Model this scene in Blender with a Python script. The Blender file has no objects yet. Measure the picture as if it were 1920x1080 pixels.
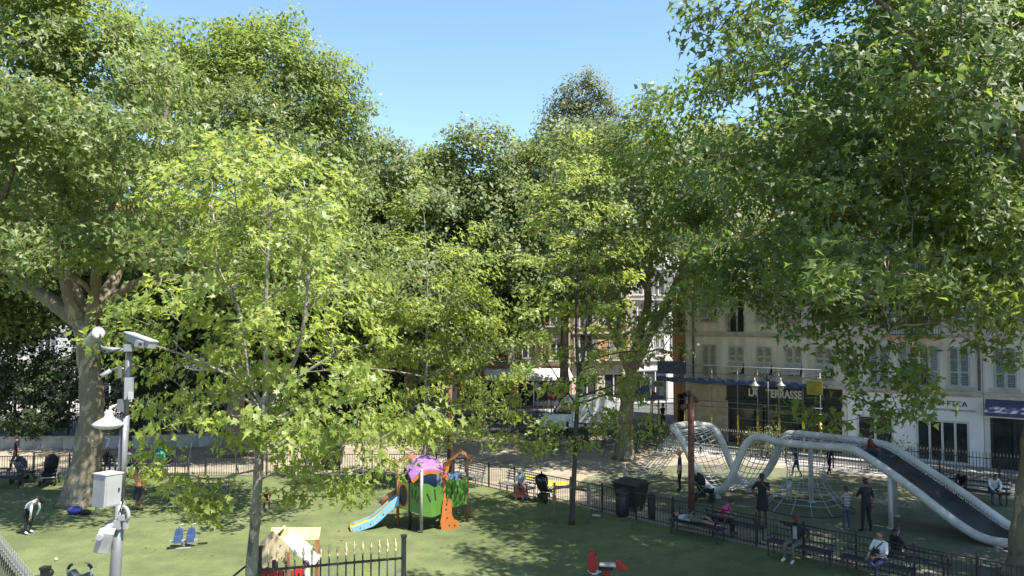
import bpy, math, random
import numpy as np
from mathutils import Vector, Matrix, Quaternion

scene = bpy.context.scene
COL = scene.collection
rad = math.radians

# ------------------------------------------------------------------ camera
FPX = 1400.0            # focal length in pixels of a 1920 wide picture
CAM_H = 7.4
PITCH = math.atan(60 / FPX)
cam_data = bpy.data.cameras.new('camera')
cam_data.sensor_width = 36.0
cam_data.lens = 36.0 * FPX / 1920.0
cam_data.clip_start = 0.1
cam_data.clip_end = 2000.0
cam = bpy.data.objects.new('camera', cam_data)
cam.location = (0, 0, CAM_H)
cam.rotation_euler = (math.pi / 2 + PITCH, 0, 0)
COL.objects.link(cam)
scene.camera = cam

# ------------------------------------------------------------------ sky and sun
SUN_EL = rad(60.0)
SUN_AZ = rad(-33.0)      # angle from +X towards +Y of the direction to the sun
SUN_DIR = Vector((math.cos(SUN_EL) * math.cos(SUN_AZ), math.cos(SUN_EL) * math.sin(SUN_AZ), math.sin(SUN_EL)))
world = bpy.data.worlds.new('World')
scene.world = world
world.use_nodes = True
wn = world.node_tree
wn.nodes.clear()
w_out = wn.nodes.new('ShaderNodeOutputWorld')
w_bg = wn.nodes.new('ShaderNodeBackground')
w_sky = wn.nodes.new('ShaderNodeTexSky')
w_sky.sky_type = 'NISHITA'
w_sky.sun_disc = False
w_sky.sun_elevation = SUN_EL
w_sky.sun_rotation = math.pi / 2 - SUN_AZ
w_sky.altitude = 20
w_sky.air_density = 1.15
w_sky.dust_density = 0.3
w_sky.ozone_density = 5.0
w_bg.inputs['Strength'].default_value = 0.117
wn.links.new(w_sky.outputs[0], w_bg.inputs['Color'])
wn.links.new(w_bg.outputs[0], w_out.inputs['Surface'])

sun_data = bpy.data.lights.new('sun', 'SUN')
sun_data.energy = 5.0
sun_data.angle = rad(0.53)
sun_data.color = (1.0, 0.955, 0.88)
sun = bpy.data.objects.new('sun', sun_data)
sun.rotation_euler = SUN_DIR.to_track_quat('Z', 'Y').to_euler()
sun.location = (30, -5, 60)
COL.objects.link(sun)

scene.view_settings.view_transform = 'Standard'
scene.view_settings.look = 'None'
scene.view_settings.exposure = 1.3
scene.view_settings.gamma = 1.0
scene.view_settings.use_curve_mapping = False
scene.render.engine = 'CYCLES'
scene.cycles.max_bounces = 5
scene.cycles.diffuse_bounces = 3
scene.cycles.glossy_bounces = 2
scene.cycles.transmission_bounces = 3
scene.cycles.transparent_max_bounces = 5
scene.cycles.caustics_reflective = False
scene.cycles.caustics_refractive = False
scene.cycles.use_denoising = True
scene.cycles.sample_clamp_indirect = 4.0

# ------------------------------------------------------------------ helpers
CP, SP = math.cos(PITCH), math.sin(PITCH)

def ray(px, py):
    x = (px - 960) / FPX
    y = (540 - py) / FPX
    return Vector((x, CP - y * SP, SP + y * CP))

def G(px, py, z=0.0):
    """ground point that photograph pixel shows"""
    r = ray(px, py)
    t = (z - CAM_H) / r.z
    return Vector((r.x * t, r.y * t, z))

def P(px, py, d):
    """point at depth d along a pixel's sight line"""
    r = ray(px, py)
    t = d / r.y
    return Vector((r.x * t, d, CAM_H + r.z * t))

def tag(o, label=None, cat=None, group=None, kind=None):
    if label: o['label'] = label
    if cat: o['category'] = cat
    if group: o['group'] = group
    if kind: o['kind'] = kind
    return o

def empty(name, loc, rz=0.0):
    o = bpy.data.objects.new(name, None)
    o.location = loc
    o.rotation_euler = (0, 0, rz)
    o.empty_display_size = 0.2
    COL.objects.link(o)
    return o

def thing(name, label, cat, loc=(0, 0, 0), rz=0.0, group=None):
    return tag(empty(name, loc, rz), label, cat, group)

def copy_tree(o, parent=None):
    c = o.copy()
    COL.objects.link(c)
    c.parent = parent
    for ch in list(o.children):
        copy_tree(ch, c)
    return c

def inst(name, mesh, parent=None, loc=(0, 0, 0), rot=(0, 0, 0), scale=(1, 1, 1)):
    o = bpy.data.objects.new(name, mesh)
    o.location = loc
    o.rotation_euler = rot
    o.scale = scale
    o.parent = parent
    COL.objects.link(o)
    return o

def perp(d):
    d = Vector(d).normalized()
    a = Vector((0, 0, 1)) if abs(d.z) < 0.9 else Vector((1, 0, 0))
    x = d.cross(a).normalized()
    return x, d.cross(x).normalized()

class MB:
    """collects simple shapes; build() links them as one mesh object"""
    def __init__(self):
        self.v, self.f, self.m, self.s = [], [], [], []
        self.cur = 0
    def add(self, vs, fs, smooth=False):
        n = len(self.v)
        self.v.extend([tuple(p) for p in vs])
        for f in fs:
            self.f.append([i + n for i in f]); self.m.append(self.cur); self.s.append(smooth)
        return self
    def box(self, c, s, rz=0.0, M=None):
        x, y, z = s[0] / 2, s[1] / 2, s[2] / 2
        vs = [Vector(p) for p in ((-x,-y,-z),(x,-y,-z),(x,y,-z),(-x,y,-z),(-x,-y,z),(x,-y,z),(x,y,z),(-x,y,z))]
        if M is not None: vs = [M @ p for p in vs]
        elif rz:
            R = Matrix.Rotation(rz, 3, 'Z'); vs = [R @ p for p in vs]
        c = Vector(c)
        return self.add([p + c for p in vs], [(0,3,2,1),(4,5,6,7),(0,1,5,4),(1,2,6,5),(2,3,7,6),(3,0,4,7)])
    def bar(self, a, b, w, h=None):
        """square bar from a to b, w wide, h high"""
        a, b = Vector(a), Vector(b)
        h = h or w
        d = (b - a).normalized()
        up = Vector((0, 0, 1)) if abs(d.z) < 0.95 else Vector((0, 1, 0))
        x = d.cross(up).normalized() * (w / 2)
        y = x.cross(d).normalized() * (h / 2)
        vs = [a-x-y, a+x-y, a+x+y, a-x+y, b-x-y, b+x-y, b+x+y, b-x+y]
        return self.add(vs, [(0,3,2,1),(4,5,6,7),(0,1,5,4),(1,2,6,5),(2,3,7,6),(3,0,4,7)][::1])
    def tube(self, path, r, n=8, cap=True, smooth=True, closed=False):
        path = [Vector(p) for p in path]
        if not hasattr(r, '__len__'): r = [r] * len(path)
        k = len(path)
        vs, fs = [], []
        x = None
        for i, p in enumerate(path):
            if closed: d = path[(i + 1) % k] - path[i - 1]
            else: d = path[min(i + 1, k - 1)] - path[max(i - 1, 0)]
            if d.length < 1e-9: d = Vector((0, 0, 1))
            d.normalize()
            if x is None: x, _ = perp(d)
            else:
                x = x - d * x.dot(d)
                if x.length < 1e-6: x, _ = perp(d)
                x.normalize()
            y = d.cross(x)
            for j in range(n):
                a = 2 * math.pi * j / n
                vs.append(p + (x * math.cos(a) + y * math.sin(a)) * r[i])
        kk = k if closed else k - 1
        for i in range(kk):
            i2 = (i + 1) % k
            for j in range(n):
                j2 = (j + 1) % n
                fs.append((i*n + j, i*n + j2, i2*n + j2, i2*n + j))
        self.add(vs, fs, smooth)
        if cap and not closed:
            m = len(self.v) - len(vs)
            self.f.append([m + j for j in range(n)][::-1]); self.m.append(self.cur); self.s.append(False)
            self.f.append([m + (k-1)*n + j for j in range(n)]); self.m.append(self.cur); self.s.append(False)
        return self
    def cyl(self, a, b, r, r2=None, n=10, smooth=True):
        return self.tube([a, b], [r, r if r2 is None else r2], n, True, smooth)
    def lathe(self, prof, n=16, c=(0, 0, 0), smooth=True, R=None):
        """profile of (r, z) about a vertical axis through c"""
        vs, fs = [], []
        c = Vector(c)
        for (r, z) in prof:
            for j in range(n):
                a = 2 * math.pi * j / n
                p = Vector((r * math.cos(a), r * math.sin(a), z))
                vs.append((R @ p if R is not None else p) + c)
        for i in range(len(prof) - 1):
            for j in range(n):
                j2 = (j + 1) % n
                fs.append((i*n + j, i*n + j2, (i+1)*n + j2, (i+1)*n + j))
        fs.append(list(range(n))[::-1])
        fs.append([(len(prof)-1)*n + j for j in range(n)])
        return self.add(vs, fs, smooth)
    def prism(self, poly, t, o=(0,0,0), ax=(1,0,0), ay=(0,0,1)):
        """flat outline (2D, in ax/ay) given thickness t along ax x ay, centred on o"""
        ax, ay, o = Vector(ax), Vector(ay), Vector(o)
        nz = ax.cross(ay).normalized() * (t / 2)
        n = len(poly)
        a = [o + ax * p[0] + ay * p[1] + nz for p in poly]
        b = [o + ax * p[0] + ay * p[1] - nz for p in poly]
        fs = [list(range(n)), [n + i for i in range(n)][::-1]]
        for i in range(n):
            j = (i + 1) % n
            fs.append((i, n + i, n + j, j))
        return self.add(a + b, fs)
    def ball(self, c, r, n=10, sc=(1,1,1)):
        prof = [(r * math.sin(math.pi * i / n) + 1e-4, -r * math.cos(math.pi * i / n)) for i in range(n + 1)]
        m = len(self.v)
        self.lathe(prof, n + 2, (0, 0, 0))
        c = Vector(c)
        for i in range(m, len(self.v)):
            p = self.v[i]
            self.v[i] = (p[0]*sc[0] + c.x, p[1]*sc[1] + c.y, p[2]*sc[2] + c.z)
        return self
    def mesh(self, name, mats):
        me = bpy.data.meshes.new(name)
        me.from_pydata(self.v, [], self.f)
        if not isinstance(mats, (list, tuple)): mats = [mats]
        for m in mats: me.materials.append(m)
        me.polygons.foreach_set('material_index', self.m)
        me.polygons.foreach_set('use_smooth', self.s)
        me.update()
        return me
    def build(self, name, mats, parent=None, loc=(0, 0, 0), rot=(0, 0, 0), bevel=0.0):
        o = inst(name, self.mesh(name, mats), parent, loc, rot)
        if bevel:
            b = o.modifiers.new('bevel', 'BEVEL'); b.width = bevel; b.segments = 2; b.limit_method = 'ANGLE'
        return o

def smooth_path(pts, sub=6):
    """Catmull-Rom through the points"""
    pts = [Vector(p) for p in pts]
    q = [pts[0] * 2 - pts[1]] + pts + [pts[-1] * 2 - pts[-2]]
    out = []
    for i in range(1, len(q) - 2):
        for k in range(sub):
            t = k / sub
            a, b, c, d = q[i-1], q[i], q[i+1], q[i+2]
            out.append(0.5 * ((2*b) + (c - a)*t + (2*a - 5*b + 4*c - d)*t*t + (3*b - a - 3*c + d)*t*t*t))
    out.append(pts[-1])
    return out

def fast_mesh(name, V, T, mat, smooth=False):
    """triangles from numpy arrays"""
    me = bpy.data.meshes.new(name)
    V = np.ascontiguousarray(V, dtype=np.float32); T = np.ascontiguousarray(T, dtype=np.int32)
    me.vertices.add(len(V)); me.vertices.foreach_set('co', V.ravel())
    me.loops.add(T.size); me.loops.foreach_set('vertex_index', T.ravel())
    me.polygons.add(len(T))
    me.polygons.foreach_set('loop_start', np.arange(0, T.size, 3, dtype=np.int32))
    me.polygons.foreach_set('loop_total', np.full(len(T), 3, dtype=np.int32))
    if smooth: me.polygons.foreach_set('use_smooth', np.ones(len(T), dtype=bool))
    me.update(calc_edges=True)
    me.materials.append(mat)
    return me

# ------------------------------------------------------------------ materials
MATS = {}
def nodes_of(m):
    m.use_nodes = True
    t = m.node_tree
    b = t.nodes['Principled BSDF']
    return t, t.nodes, t.links, b

def mat(name, col, rough=0.6, var=0.12, scale=6.0, bump=0.0, metal=0.0, spec=0.5, col2=None, detail=4.0, bscale=None, coat=0.0, streak=0.0):
    """plain surface with soft uneven colour, grime and fine relief"""
    if name in MATS: return MATS[name]
    m = bpy.data.materials.new(name)
    t, N, L, b = nodes_of(m)
    tc = N.new('ShaderNodeTexCoord')
    nz = N.new('ShaderNodeTexNoise'); nz.inputs['Scale'].default_value = scale; nz.inputs['Detail'].default_value = detail
    L.new(tc.outputs['Object'], nz.inputs['Vector'])
    mx = N.new('ShaderNodeMix'); mx.data_type = 'RGBA'
    c2 = col2 or tuple(c * (1 - var * 2.2) for c in col)
    c1 = col if col2 else tuple(min(1, c * (1 + var)) for c in col)
    mx.inputs[6].default_value = (*c1, 1); mx.inputs[7].default_value = (*c2, 1)
    rp = N.new('ShaderNodeMapRange'); rp.inputs['From Min'].default_value = 0.35; rp.inputs['From Max'].default_value = 0.68
    L.new(nz.outputs['Fac'], rp.inputs['Value']); L.new(rp.outputs[0], mx.inputs[0])
    outc = mx.outputs[2]
    if streak:      # rain streaks and grime running down
        mp = N.new('ShaderNodeMapping'); mp.inputs['Scale'].default_value = (2.6, 2.6, 0.22)
        L.new(tc.outputs['Object'], mp.inputs['Vector'])
        ns = N.new('ShaderNodeTexNoise'); ns.inputs['Scale'].default_value = 1.0; ns.inputs['Detail'].default_value = 7; ns.inputs['Roughness'].default_value = 0.65
        L.new(mp.outputs[0], ns.inputs['Vector'])
        r3 = N.new('ShaderNodeMapRange'); r3.inputs['From Min'].default_value = 0.36; r3.inputs['From Max'].default_value = 0.62; r3.inputs['To Min'].default_value = 1 - streak; r3.inputs['To Max'].default_value = 1.0
        L.new(ns.outputs['Fac'], r3.inputs['Value'])
        m2 = N.new('ShaderNodeMix'); m2.data_type = 'RGBA'; m2.blend_type = 'MULTIPLY'; m2.inputs[0].default_value = 1.0
        L.new(outc, m2.inputs[6]); L.new(r3.outputs[0], m2.inputs[7]); outc = m2.outputs[2]
    L.new(outc, b.inputs['Base Color'])
    b.inputs['Roughness'].default_value = rough
    b.inputs['Metallic'].default_value = metal
    b.inputs['Specular IOR Level'].default_value = spec
    if coat: b.inputs['Coat Weight'].default_value = coat
    if bump:
        n2 = N.new('ShaderNodeTexNoise'); n2.inputs['Scale'].default_value = bscale or scale * 8; n2.inputs['Detail'].default_value = 3
        L.new(tc.outputs['Object'], n2.inputs['Vector'])
        bp = N.new('ShaderNodeBump'); bp.inputs['Strength'].default_value = bump; bp.inputs['Distance'].default_value = 0.02
        L.new(n2.outputs['Fac'], bp.inputs['Height']); L.new(bp.outputs[0], b.inputs['Normal'])
    MATS[name] = m
    return m

def leaf_mat(name, col, trans, hue_var=0.5, spec=0.45, rough=0.42, tw=0.48):
    """leaf blade: glossy face, light shining through; colour differs from leaf to leaf"""
    m = bpy.data.materials.new(name)
    t, N, L, b = nodes_of(m)
    geo = N.new('ShaderNodeNewGeometry')
    tc = N.new('ShaderNodeTexCoord')
    nz = N.new('ShaderNodeTexNoise'); nz.inputs['Scale'].default_value = 0.75; nz.inputs['Detail'].default_value = 2      # shoots of different age; bright and dark clumps put into the colour
    L.new(tc.outputs['Object'], nz.inputs['Vector'])
    mr = N.new('ShaderNodeMapRange'); mr.inputs['From Min'].default_value = 0.3; mr.inputs['From Max'].default_value = 0.7; mr.inputs['To Min'].default_value = -0.25; mr.inputs['To Max'].default_value = 0.85
    L.new(nz.outputs['Fac'], mr.inputs['Value'])
    ad = N.new('ShaderNodeMath'); ad.operation = 'MULTIPLY_ADD'; ad.inputs[1].default_value = 0.55; ad.use_clamp = True
    L.new(geo.outputs['Random Per Island'], ad.inputs[0]); L.new(mr.outputs[0], ad.inputs[2])
    def shade(c, d):
        mx = N.new('ShaderNodeMix'); mx.data_type = 'RGBA'
        mx.inputs[6].default_value = (c[0]*(1-0.30*d), c[1]*(1-0.22*d), c[2]*(1-0.2*d), 1)
        mx.inputs[7].default_value = (c[0]*(1+0.55*d), c[1]*(1+0.35*d), c[2]*(1+0.15*d), 1)
        L.new(ad.outputs[0], mx.inputs[0])
        return mx.outputs[2]
    L.new(shade(col, hue_var), b.inputs['Base Color'])
    b.inputs['Roughness'].default_value = rough
    b.inputs['Specular IOR Level'].default_value = spec
    tr = N.new('ShaderNodeBsdfTranslucent')
    L.new(shade(trans, hue_var), tr.inputs['Color'])
    ms = N.new('ShaderNodeMixShader'); ms.inputs[0].default_value = tw
    L.new(b.outputs[0], ms.inputs[1]); L.new(tr.outputs[0], ms.inputs[2])
    L.new(ms.outputs[0], N['Material Output'].inputs['Surface'])
    MATS[name] = m
    return m

def bark_mat(name, base, patch, dark, scale=2.2):
    """plane tree bark: flaking pale and olive patches"""
    m = bpy.data.materials.new(name)
    t, N, L, b = nodes_of(m)
    tc = N.new('ShaderNodeTexCoord')
    mp = N.new('ShaderNodeMapping'); mp.inputs['Scale'].default_value = (1, 1, 0.55)
    L.new(tc.outputs['Object'], mp.inputs['Vector'])
    nz = N.new('ShaderNodeTexNoise'); nz.inputs['Scale'].default_value = scale; nz.inputs['Detail'].default_value = 8; nz.inputs['Roughness'].default_value = 0.6; nz.inputs['Distortion'].default_value = 0.9
    L.new(mp.outputs[0], nz.inputs['Vector'])
    cr = N.new('ShaderNodeValToRGB')
    e = cr.color_ramp.elements
    e[0].position = 0.38; e[0].color = (*dark, 1)
    e[1].position = 0.60; e[1].color = (*patch, 1)
    k = e.new(0.43); k.color = (*base, 1)
    k = e.new(0.555); k.color = (*base, 1)
    L.new(nz.outputs['Fac'], cr.inputs[0]); L.new(cr.outputs[0], b.inputs['Base Color'])
    b.inputs['Roughness'].default_value = 0.85
    n2 = N.new('ShaderNodeTexNoise'); n2.inputs['Scale'].default_value = scale * 7; n2.inputs['Detail'].default_value = 4
    L.new(mp.outputs[0], n2.inputs['Vector'])
    bp = N.new('ShaderNodeBump'); bp.inputs['Strength'].default_value = 0.8; bp.inputs['Distance'].default_value = 0.05
    L.new(n2.outputs['Fac'], bp.inputs['Height']); L.new(bp.outputs[0], b.inputs['Normal'])
    MATS[name] = m
    return m

M_STEEL = mat('galvanised_steel', (0.22, 0.22, 0.215), 0.45, 0.08, 3, metal=0.35, streak=0.25)
M_WHITE_PAINT = mat('white_paint', (0.50, 0.50, 0.48), 0.4, 0.05, 3, streak=0.15)
M_WHITE_BOX = mat('white_cabinet', (0.32, 0.32, 0.305), 0.45, 0.06, 4, streak=0.3)
M_BLACK = mat('black_metal', (0.018, 0.018, 0.02), 0.45, 0.15, 8)
M_BLACK_PLASTIC = mat('black_plastic', (0.016, 0.017, 0.018), 0.5, 0.2, 3)
M_GOLD = mat('gold_tip', (0.62, 0.50, 0.27), 0.4, 0.15, 20, metal=0.3)
M_GLASS = mat('window_glass', (0.03, 0.035, 0.04), 0.08, 0.3, 0.8, spec=0.8)
M_RUST = mat('rusty_steel', (0.15, 0.065, 0.042), 0.8, 0.25, 5, bump=0.3)
M_TUBE = mat('white_tube', (0.60, 0.585, 0.55), 0.45, 0.07, 1.3, col2=(0.47, 0.455, 0.42), streak=0.2)
M_ROPE = mat('pale_rope', (0.46, 0.46, 0.45), 0.8, 0.1, 10)
M_WOOD = mat('weathered_wood', (0.17, 0.135, 0.09), 0.8, 0.2, 7, bump=0.3)
M_RUBBER = mat('dark_rubber', (0.02, 0.02, 0.02), 0.8, 0.2, 10)
# ================================================================== the setting: ground sheets
def ground_mat(name, c1, c2, c3, scale, fine, rough=0.9, bump=0.25):
    m = bpy.data.materials.new(name)
    t, N, L, b = nodes_of(m)
    tc = N.new('ShaderNodeTexCoord')
    n1 = N.new('ShaderNodeTexNoise'); n1.inputs['Scale'].default_value = scale; n1.inputs['Detail'].default_value = 6
    n2 = N.new('ShaderNodeTexNoise'); n2.inputs['Scale'].default_value = fine; n2.inputs['Detail'].default_value = 3
    for n in (n1, n2): L.new(tc.outputs['Object'], n.inputs['Vector'])
    cr = N.new('ShaderNodeValToRGB')
    e = cr.color_ramp.elements
    e[0].position = 0.34; e[0].color = (*c2, 1)
    e[1].position = 0.66; e[1].color = (*c3, 1)
    k = e.new(0.5); k.color = (*c1, 1)
    L.new(n1.outputs['Fac'], cr.inputs[0])
    mx = N.new('ShaderNodeMix'); mx.data_type = 'RGBA'; mx.blend_type = 'MULTIPLY'
    mx.inputs[0].default_value = 0.55
    r2 = N.new('ShaderNodeMapRange'); r2.inputs['From Min'].default_value = 0.3; r2.inputs['From Max'].default_value = 0.7
    r2.inputs['To Min'].default_value = 0.72; r2.inputs['To Max'].default_value = 1.2
    L.new(n2.outputs['Fac'], r2.inputs['Value'])
    L.new(cr.outputs[0], mx.inputs[6]); L.new(r2.outputs[0], mx.inputs[7])
    n4 = N.new('ShaderNodeTexNoise'); n4.inputs['Scale'].default_value = 1.1; n4.inputs['Detail'].default_value = 9; n4.inputs['Roughness'].default_value = 0.62      # scuffs and dusty patches
    L.new(tc.outputs['Object'], n4.inputs['Vector'])
    r4 = N.new('ShaderNodeMapRange'); r4.inputs['From Min'].default_value = 0.34; r4.inputs['From Max'].default_value = 0.66; r4.inputs['To Min'].default_value = 0.80; r4.inputs['To Max'].default_value = 1.16
    L.new(n4.outputs['Fac'], r4.inputs['Value'])
    m4 = N.new('ShaderNodeMix'); m4.data_type = 'RGBA'; m4.blend_type = 'MULTIPLY'; m4.inputs[0].default_value = 1.0
    L.new(mx.outputs[2], m4.inputs[6]); L.new(r4.outputs[0], m4.inputs[7])
    L.new(m4.outputs[2], b.inputs['Base Color'])
    b.inputs['Roughness'].default_value = rough
    b.inputs['Specular IOR Level'].default_value = 0.25
    bp = N.new('ShaderNodeBump'); bp.inputs['Strength'].default_value = bump; bp.inputs['Distance'].default_value = 0.01
    L.new(n2.outputs['Fac'], bp.inputs['Height']); L.new(bp.outputs[0], b.inputs['Normal'])
    MATS[name] = m
    return m

M_ASPHALT = ground_mat('asphalt', (0.09, 0.09, 0.088), (0.065, 0.065, 0.065), (0.12, 0.118, 0.112), 0.6, 30)
M_PAVE = ground_mat('pavement_concrete', (0.32, 0.31, 0.285), (0.26, 0.25, 0.23), (0.37, 0.355, 0.33), 0.8, 25)
M_PATH = ground_mat('sandy_path', (0.285, 0.240, 0.172), (0.225, 0.195, 0.148), (0.335, 0.285, 0.208), 0.5, 22)
M_TURF = ground_mat('play_turf', (0.118, 0.136, 0.053), (0.090, 0.110, 0.044), (0.136, 0.151, 0.063), 0.22, 26)
M_SAFETY = ground_mat('safety_floor', (0.140, 0.149, 0.088), (0.113, 0.116, 0.082), (0.167, 0.175, 0.103), 0.16, 30)
M_YELLOW_MARK = mat('yellow_floor_paint', (0.55, 0.43, 0.05), 0.8, 0.15, 3)

def sheet(name, poly, z, m, kind='structure'):
    b = MB()
    b.add([(p[0], p[1], z) for p in poly], [list(range(len(poly)))])
    o = b.build(name, m)
    tag(o, kind=kind)
    return o

sheet('ground', [(-300, -60), (300, -60), (300, 400), (-300, 400)], 0.0, M_ASPHALT)

# facade line of the right hand houses: from FA away from the camera to FB near it
FA = Vector((10.8, 46.6, 0)); FB = Vector((30.3, 32.0, 0))
FU = (FB - FA).normalized()                    # along the facade, towards the camera
FN = Vector((FU.y, -FU.x, 0)) if FU.y * 0 - FU.x < 0 else Vector((-FU.y, FU.x, 0))
if FN.y > 0: FN = -FN                          # out of the wall, towards the park
def F(s, out=0.0, z=0.0):
    return FA + FU * s + FN * out + Vector((0, 0, z))

# raised park ground: sandy paths
def slab(name, poly, z0, z1, m):
    b = MB()
    n = len(poly)
    b.add([(p[0], p[1], z1) for p in poly] + [(p[0], p[1], z0) for p in poly],
          [list(range(n))] + [(i, n + i, n + (i+1) % n, (i+1) % n) for i in range(n)])
    o = b.build(name, m); tag(o, kind='structure'); return o

FENCE_SIDE = 4.1        # the tall park fence stands this far out from the facade
pA, pB = F(-3.5, FENCE_SIDE), F(26, FENCE_SIDE)
PARK = [(-60, 5), (pB.x + 4, 5), (pB.x, pB.y), (pA.x, pA.y), (6.0, 49.5), (-4, 49.5), (-20, 47.5), (-60, 46)]
sheet('path', PARK, 0.012, M_PATH)
# pavement in front of the houses with a real kerb
def strip(s0, s1, o0, o1):
    return [tuple(F(s0, o0)), tuple(F(s1, o0)), tuple(F(s1, o1)), tuple(F(s0, o1))]
slab('pavement', strip(-1.0, 27, -0.3, 1.7), 0.0, 0.13, M_PAVE)
sheet('pavement_strip', strip(-3.0, 26, FENCE_SIDE - 1.3, FENCE_SIDE + 0.75), 0.018, M_PAVE)
slab('pavement_far', [(-60, 60), (9.2, 58), (9.2, 80), (-60, 80)], 0.0, 0.12, M_PAVE)

# play turf in front of the diagonal fence
D0, D1 = Vector((-2.15, 34.6, 0)), Vector((13.6, 19.2, 0))
L_END = Vector((-30, 35.2, 0))
TURF = [(-45, 6), (24, 6), (14.4, 18.6), (D1.x, D1.y), (D0.x, D0.y), (-3.6, 35.9), (-16, 35.9), (-45, 35.2)]
sheet('play_turf', TURF, 0.020, M_TURF)
# safety floor of the climbing area, rounded outline
_saf = [(v.x, v.y) for v in smooth_path([Vector((p[0], p[1], 0)) for p in [(3.0, 33.2), (3.4, 35.2), (5.4, 36.9), (8.6, 38.4), (12.6, 38.0), (17.2, 34.6), (20.6, 30.8), (20.4, 26.6), (18.2, 20.5), (16.2, 19.4), (13.4, 21.4), (9.4, 25.4), (5.4, 29.6), (3.0, 33.2)]], 5)]
sheet('safety_floor', _saf[:-1], 0.019, M_SAFETY)
# yellow painted patch on the path beside the fence
c = G(1032, 906)
sheet('floor_marking', [(c.x - 0.9, c.y - 0.3), (c.x + 0.55, c.y - 0.95), (c.x + 1.0, c.y + 0.1), (c.x - 0.5, c.y + 0.75)], 0.017, M_YELLOW_MARK)
c = G(985, 893)
sheet('floor_marking', [(c.x - 0.7, c.y - 0.1), (c.x + 0.2, c.y - 0.7), (c.x + 0.7, c.y), (c.x - 0.2, c.y + 0.6)], 0.017, M_YELLOW_MARK)
# ================================================================== houses
M_WALL_BEIGE = mat('beige_render', (0.66, 0.63, 0.57), 0.9, 0.06, 0.7, bump=0.15, bscale=18, streak=0.28)
M_WALL_GREY = mat('pale_grey_render', (0.66, 0.645, 0.625), 0.9, 0.06, 0.7, bump=0.15, bscale=18, streak=0.28)
M_WALL_CREAM = mat('cream_render', (0.56, 0.49, 0.37), 0.9, 0.06, 0.6, bump=0.12, bscale=18, streak=0.28)
M_WALL_ORANGE = mat('orange_render', (0.55, 0.30, 0.16), 0.9, 0.07, 0.8, bump=0.12, bscale=18, streak=0.28)
M_WALL_WHITE = mat('white_render', (0.58, 0.565, 0.535), 0.9, 0.05, 0.6, streak=0.28)
M_STONE = mat('cornice_stone', (0.42, 0.39, 0.34), 0.85, 0.1, 2)
M_SHOP_WHITE = mat('white_shop_front', (0.70, 0.70, 0.725), 0.55, 0.04, 1.0)
M_SHOP_BLACK = mat('black_shop_front', (0.012, 0.012, 0.013), 0.45, 0.2, 2)
M_SHOP_GREEN = mat('dark_green_shop_front', (0.014, 0.02, 0.018), 0.45, 0.2, 2)
M_HOARD = mat('hoarding_board', (0.36, 0.31, 0.22), 0.85, 0.12, 2)
M_SHUT_GREY = mat('grey_shutter', (0.40, 0.39, 0.355), 0.7, 0.1, 5)
M_SHUT_BLUE = mat('blue_grey_shutter', (0.36, 0.43, 0.455), 0.7, 0.1, 5)
M_SHUT_BROWN = mat('ochre_shutter', (0.26, 0.20, 0.12), 0.7, 0.1, 5)
M_FRAME_W = mat('white_window_frame', (0.55, 0.54, 0.52), 0.6, 0.05, 5)
M_AWNING_BLUE = mat('blue_awning', (0.055, 0.072, 0.13), 0.8, 0.1, 2)
M_NET_BLUE = mat('blue_netting', (0.045, 0.075, 0.17), 0.85, 0.25, 3)
M_ROOF = mat('terracotta_tiles', (0.40, 0.19, 0.11), 0.85, 0.2, 3, bump=0.4)
M_YELLOW = mat('yellow_sleeve', (0.40, 0.34, 0.03), 0.6, 0.12, 5)
M_RED_SIGN = mat('red_sign', (0.45, 0.03, 0.025), 0.5, 0.08, 5)
M_PIPE = mat('zinc_pipe', (0.18, 0.18, 0.18), 0.5, 0.1, 4, metal=0.3)
M_SLAT_SHADE = mat('shutter_slat', (0.27, 0.32, 0.34), 0.7, 0.1, 5)

def text_mesh(body, size, m, parent, loc, rot, name='lettering', extrude=0.012, bold=0.0, align='CENTER', sx=1.0):
    cu = bpy.data.curves.new(name, 'FONT')
    cu.body = body; cu.size = size; cu.extrude = extrude; cu.offset = bold
    cu.align_x = align; cu.align_y = 'CENTER'; cu.resolution_u = 3
    tmp = bpy.data.objects.new('tmp', cu)
    COL.objects.link(tmp)
    dg = bpy.context.evaluated_depsgraph_get()
    me = bpy.data.meshes.new_from_object(tmp.evaluated_get(dg))
    bpy.data.objects.remove(tmp)
    me.materials.clear(); me.materials.append(m)
    o = inst(name, me, parent, loc, rot, (sx, 1, 1))
    return o

_shut_cache = {}
def shutter_mesh(w, h, m, slat_m):
    key = (round(w, 2), round(h, 2), m.name)
    if key not in _shut_cache:
        b = MB()
        fr = 0.07
        for x in (-w/2 + fr/2, w/2 - fr/2): b.box((x, 0, h/2), (fr, 0.05, h))
        for z in (fr/2, h*0.36, h - fr/2): b.box((0, 0, z), (w - 2*fr, 0.046, fr))
        n = max(6, int(h / 0.085))
        b.cur = 1
        T = Matrix.Rotation(rad(38), 3, 'X')
        for i in range(n):
            z = fr + (h - 2*fr) * (i + 0.5) / n
            b.box((0, 0, z), (w - 2*fr, 0.012, 0.075), M=T)
        _shut_cache[key] = b.mesh('shutter', [m, slat_m])
    return _shut_cache[key]

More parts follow.
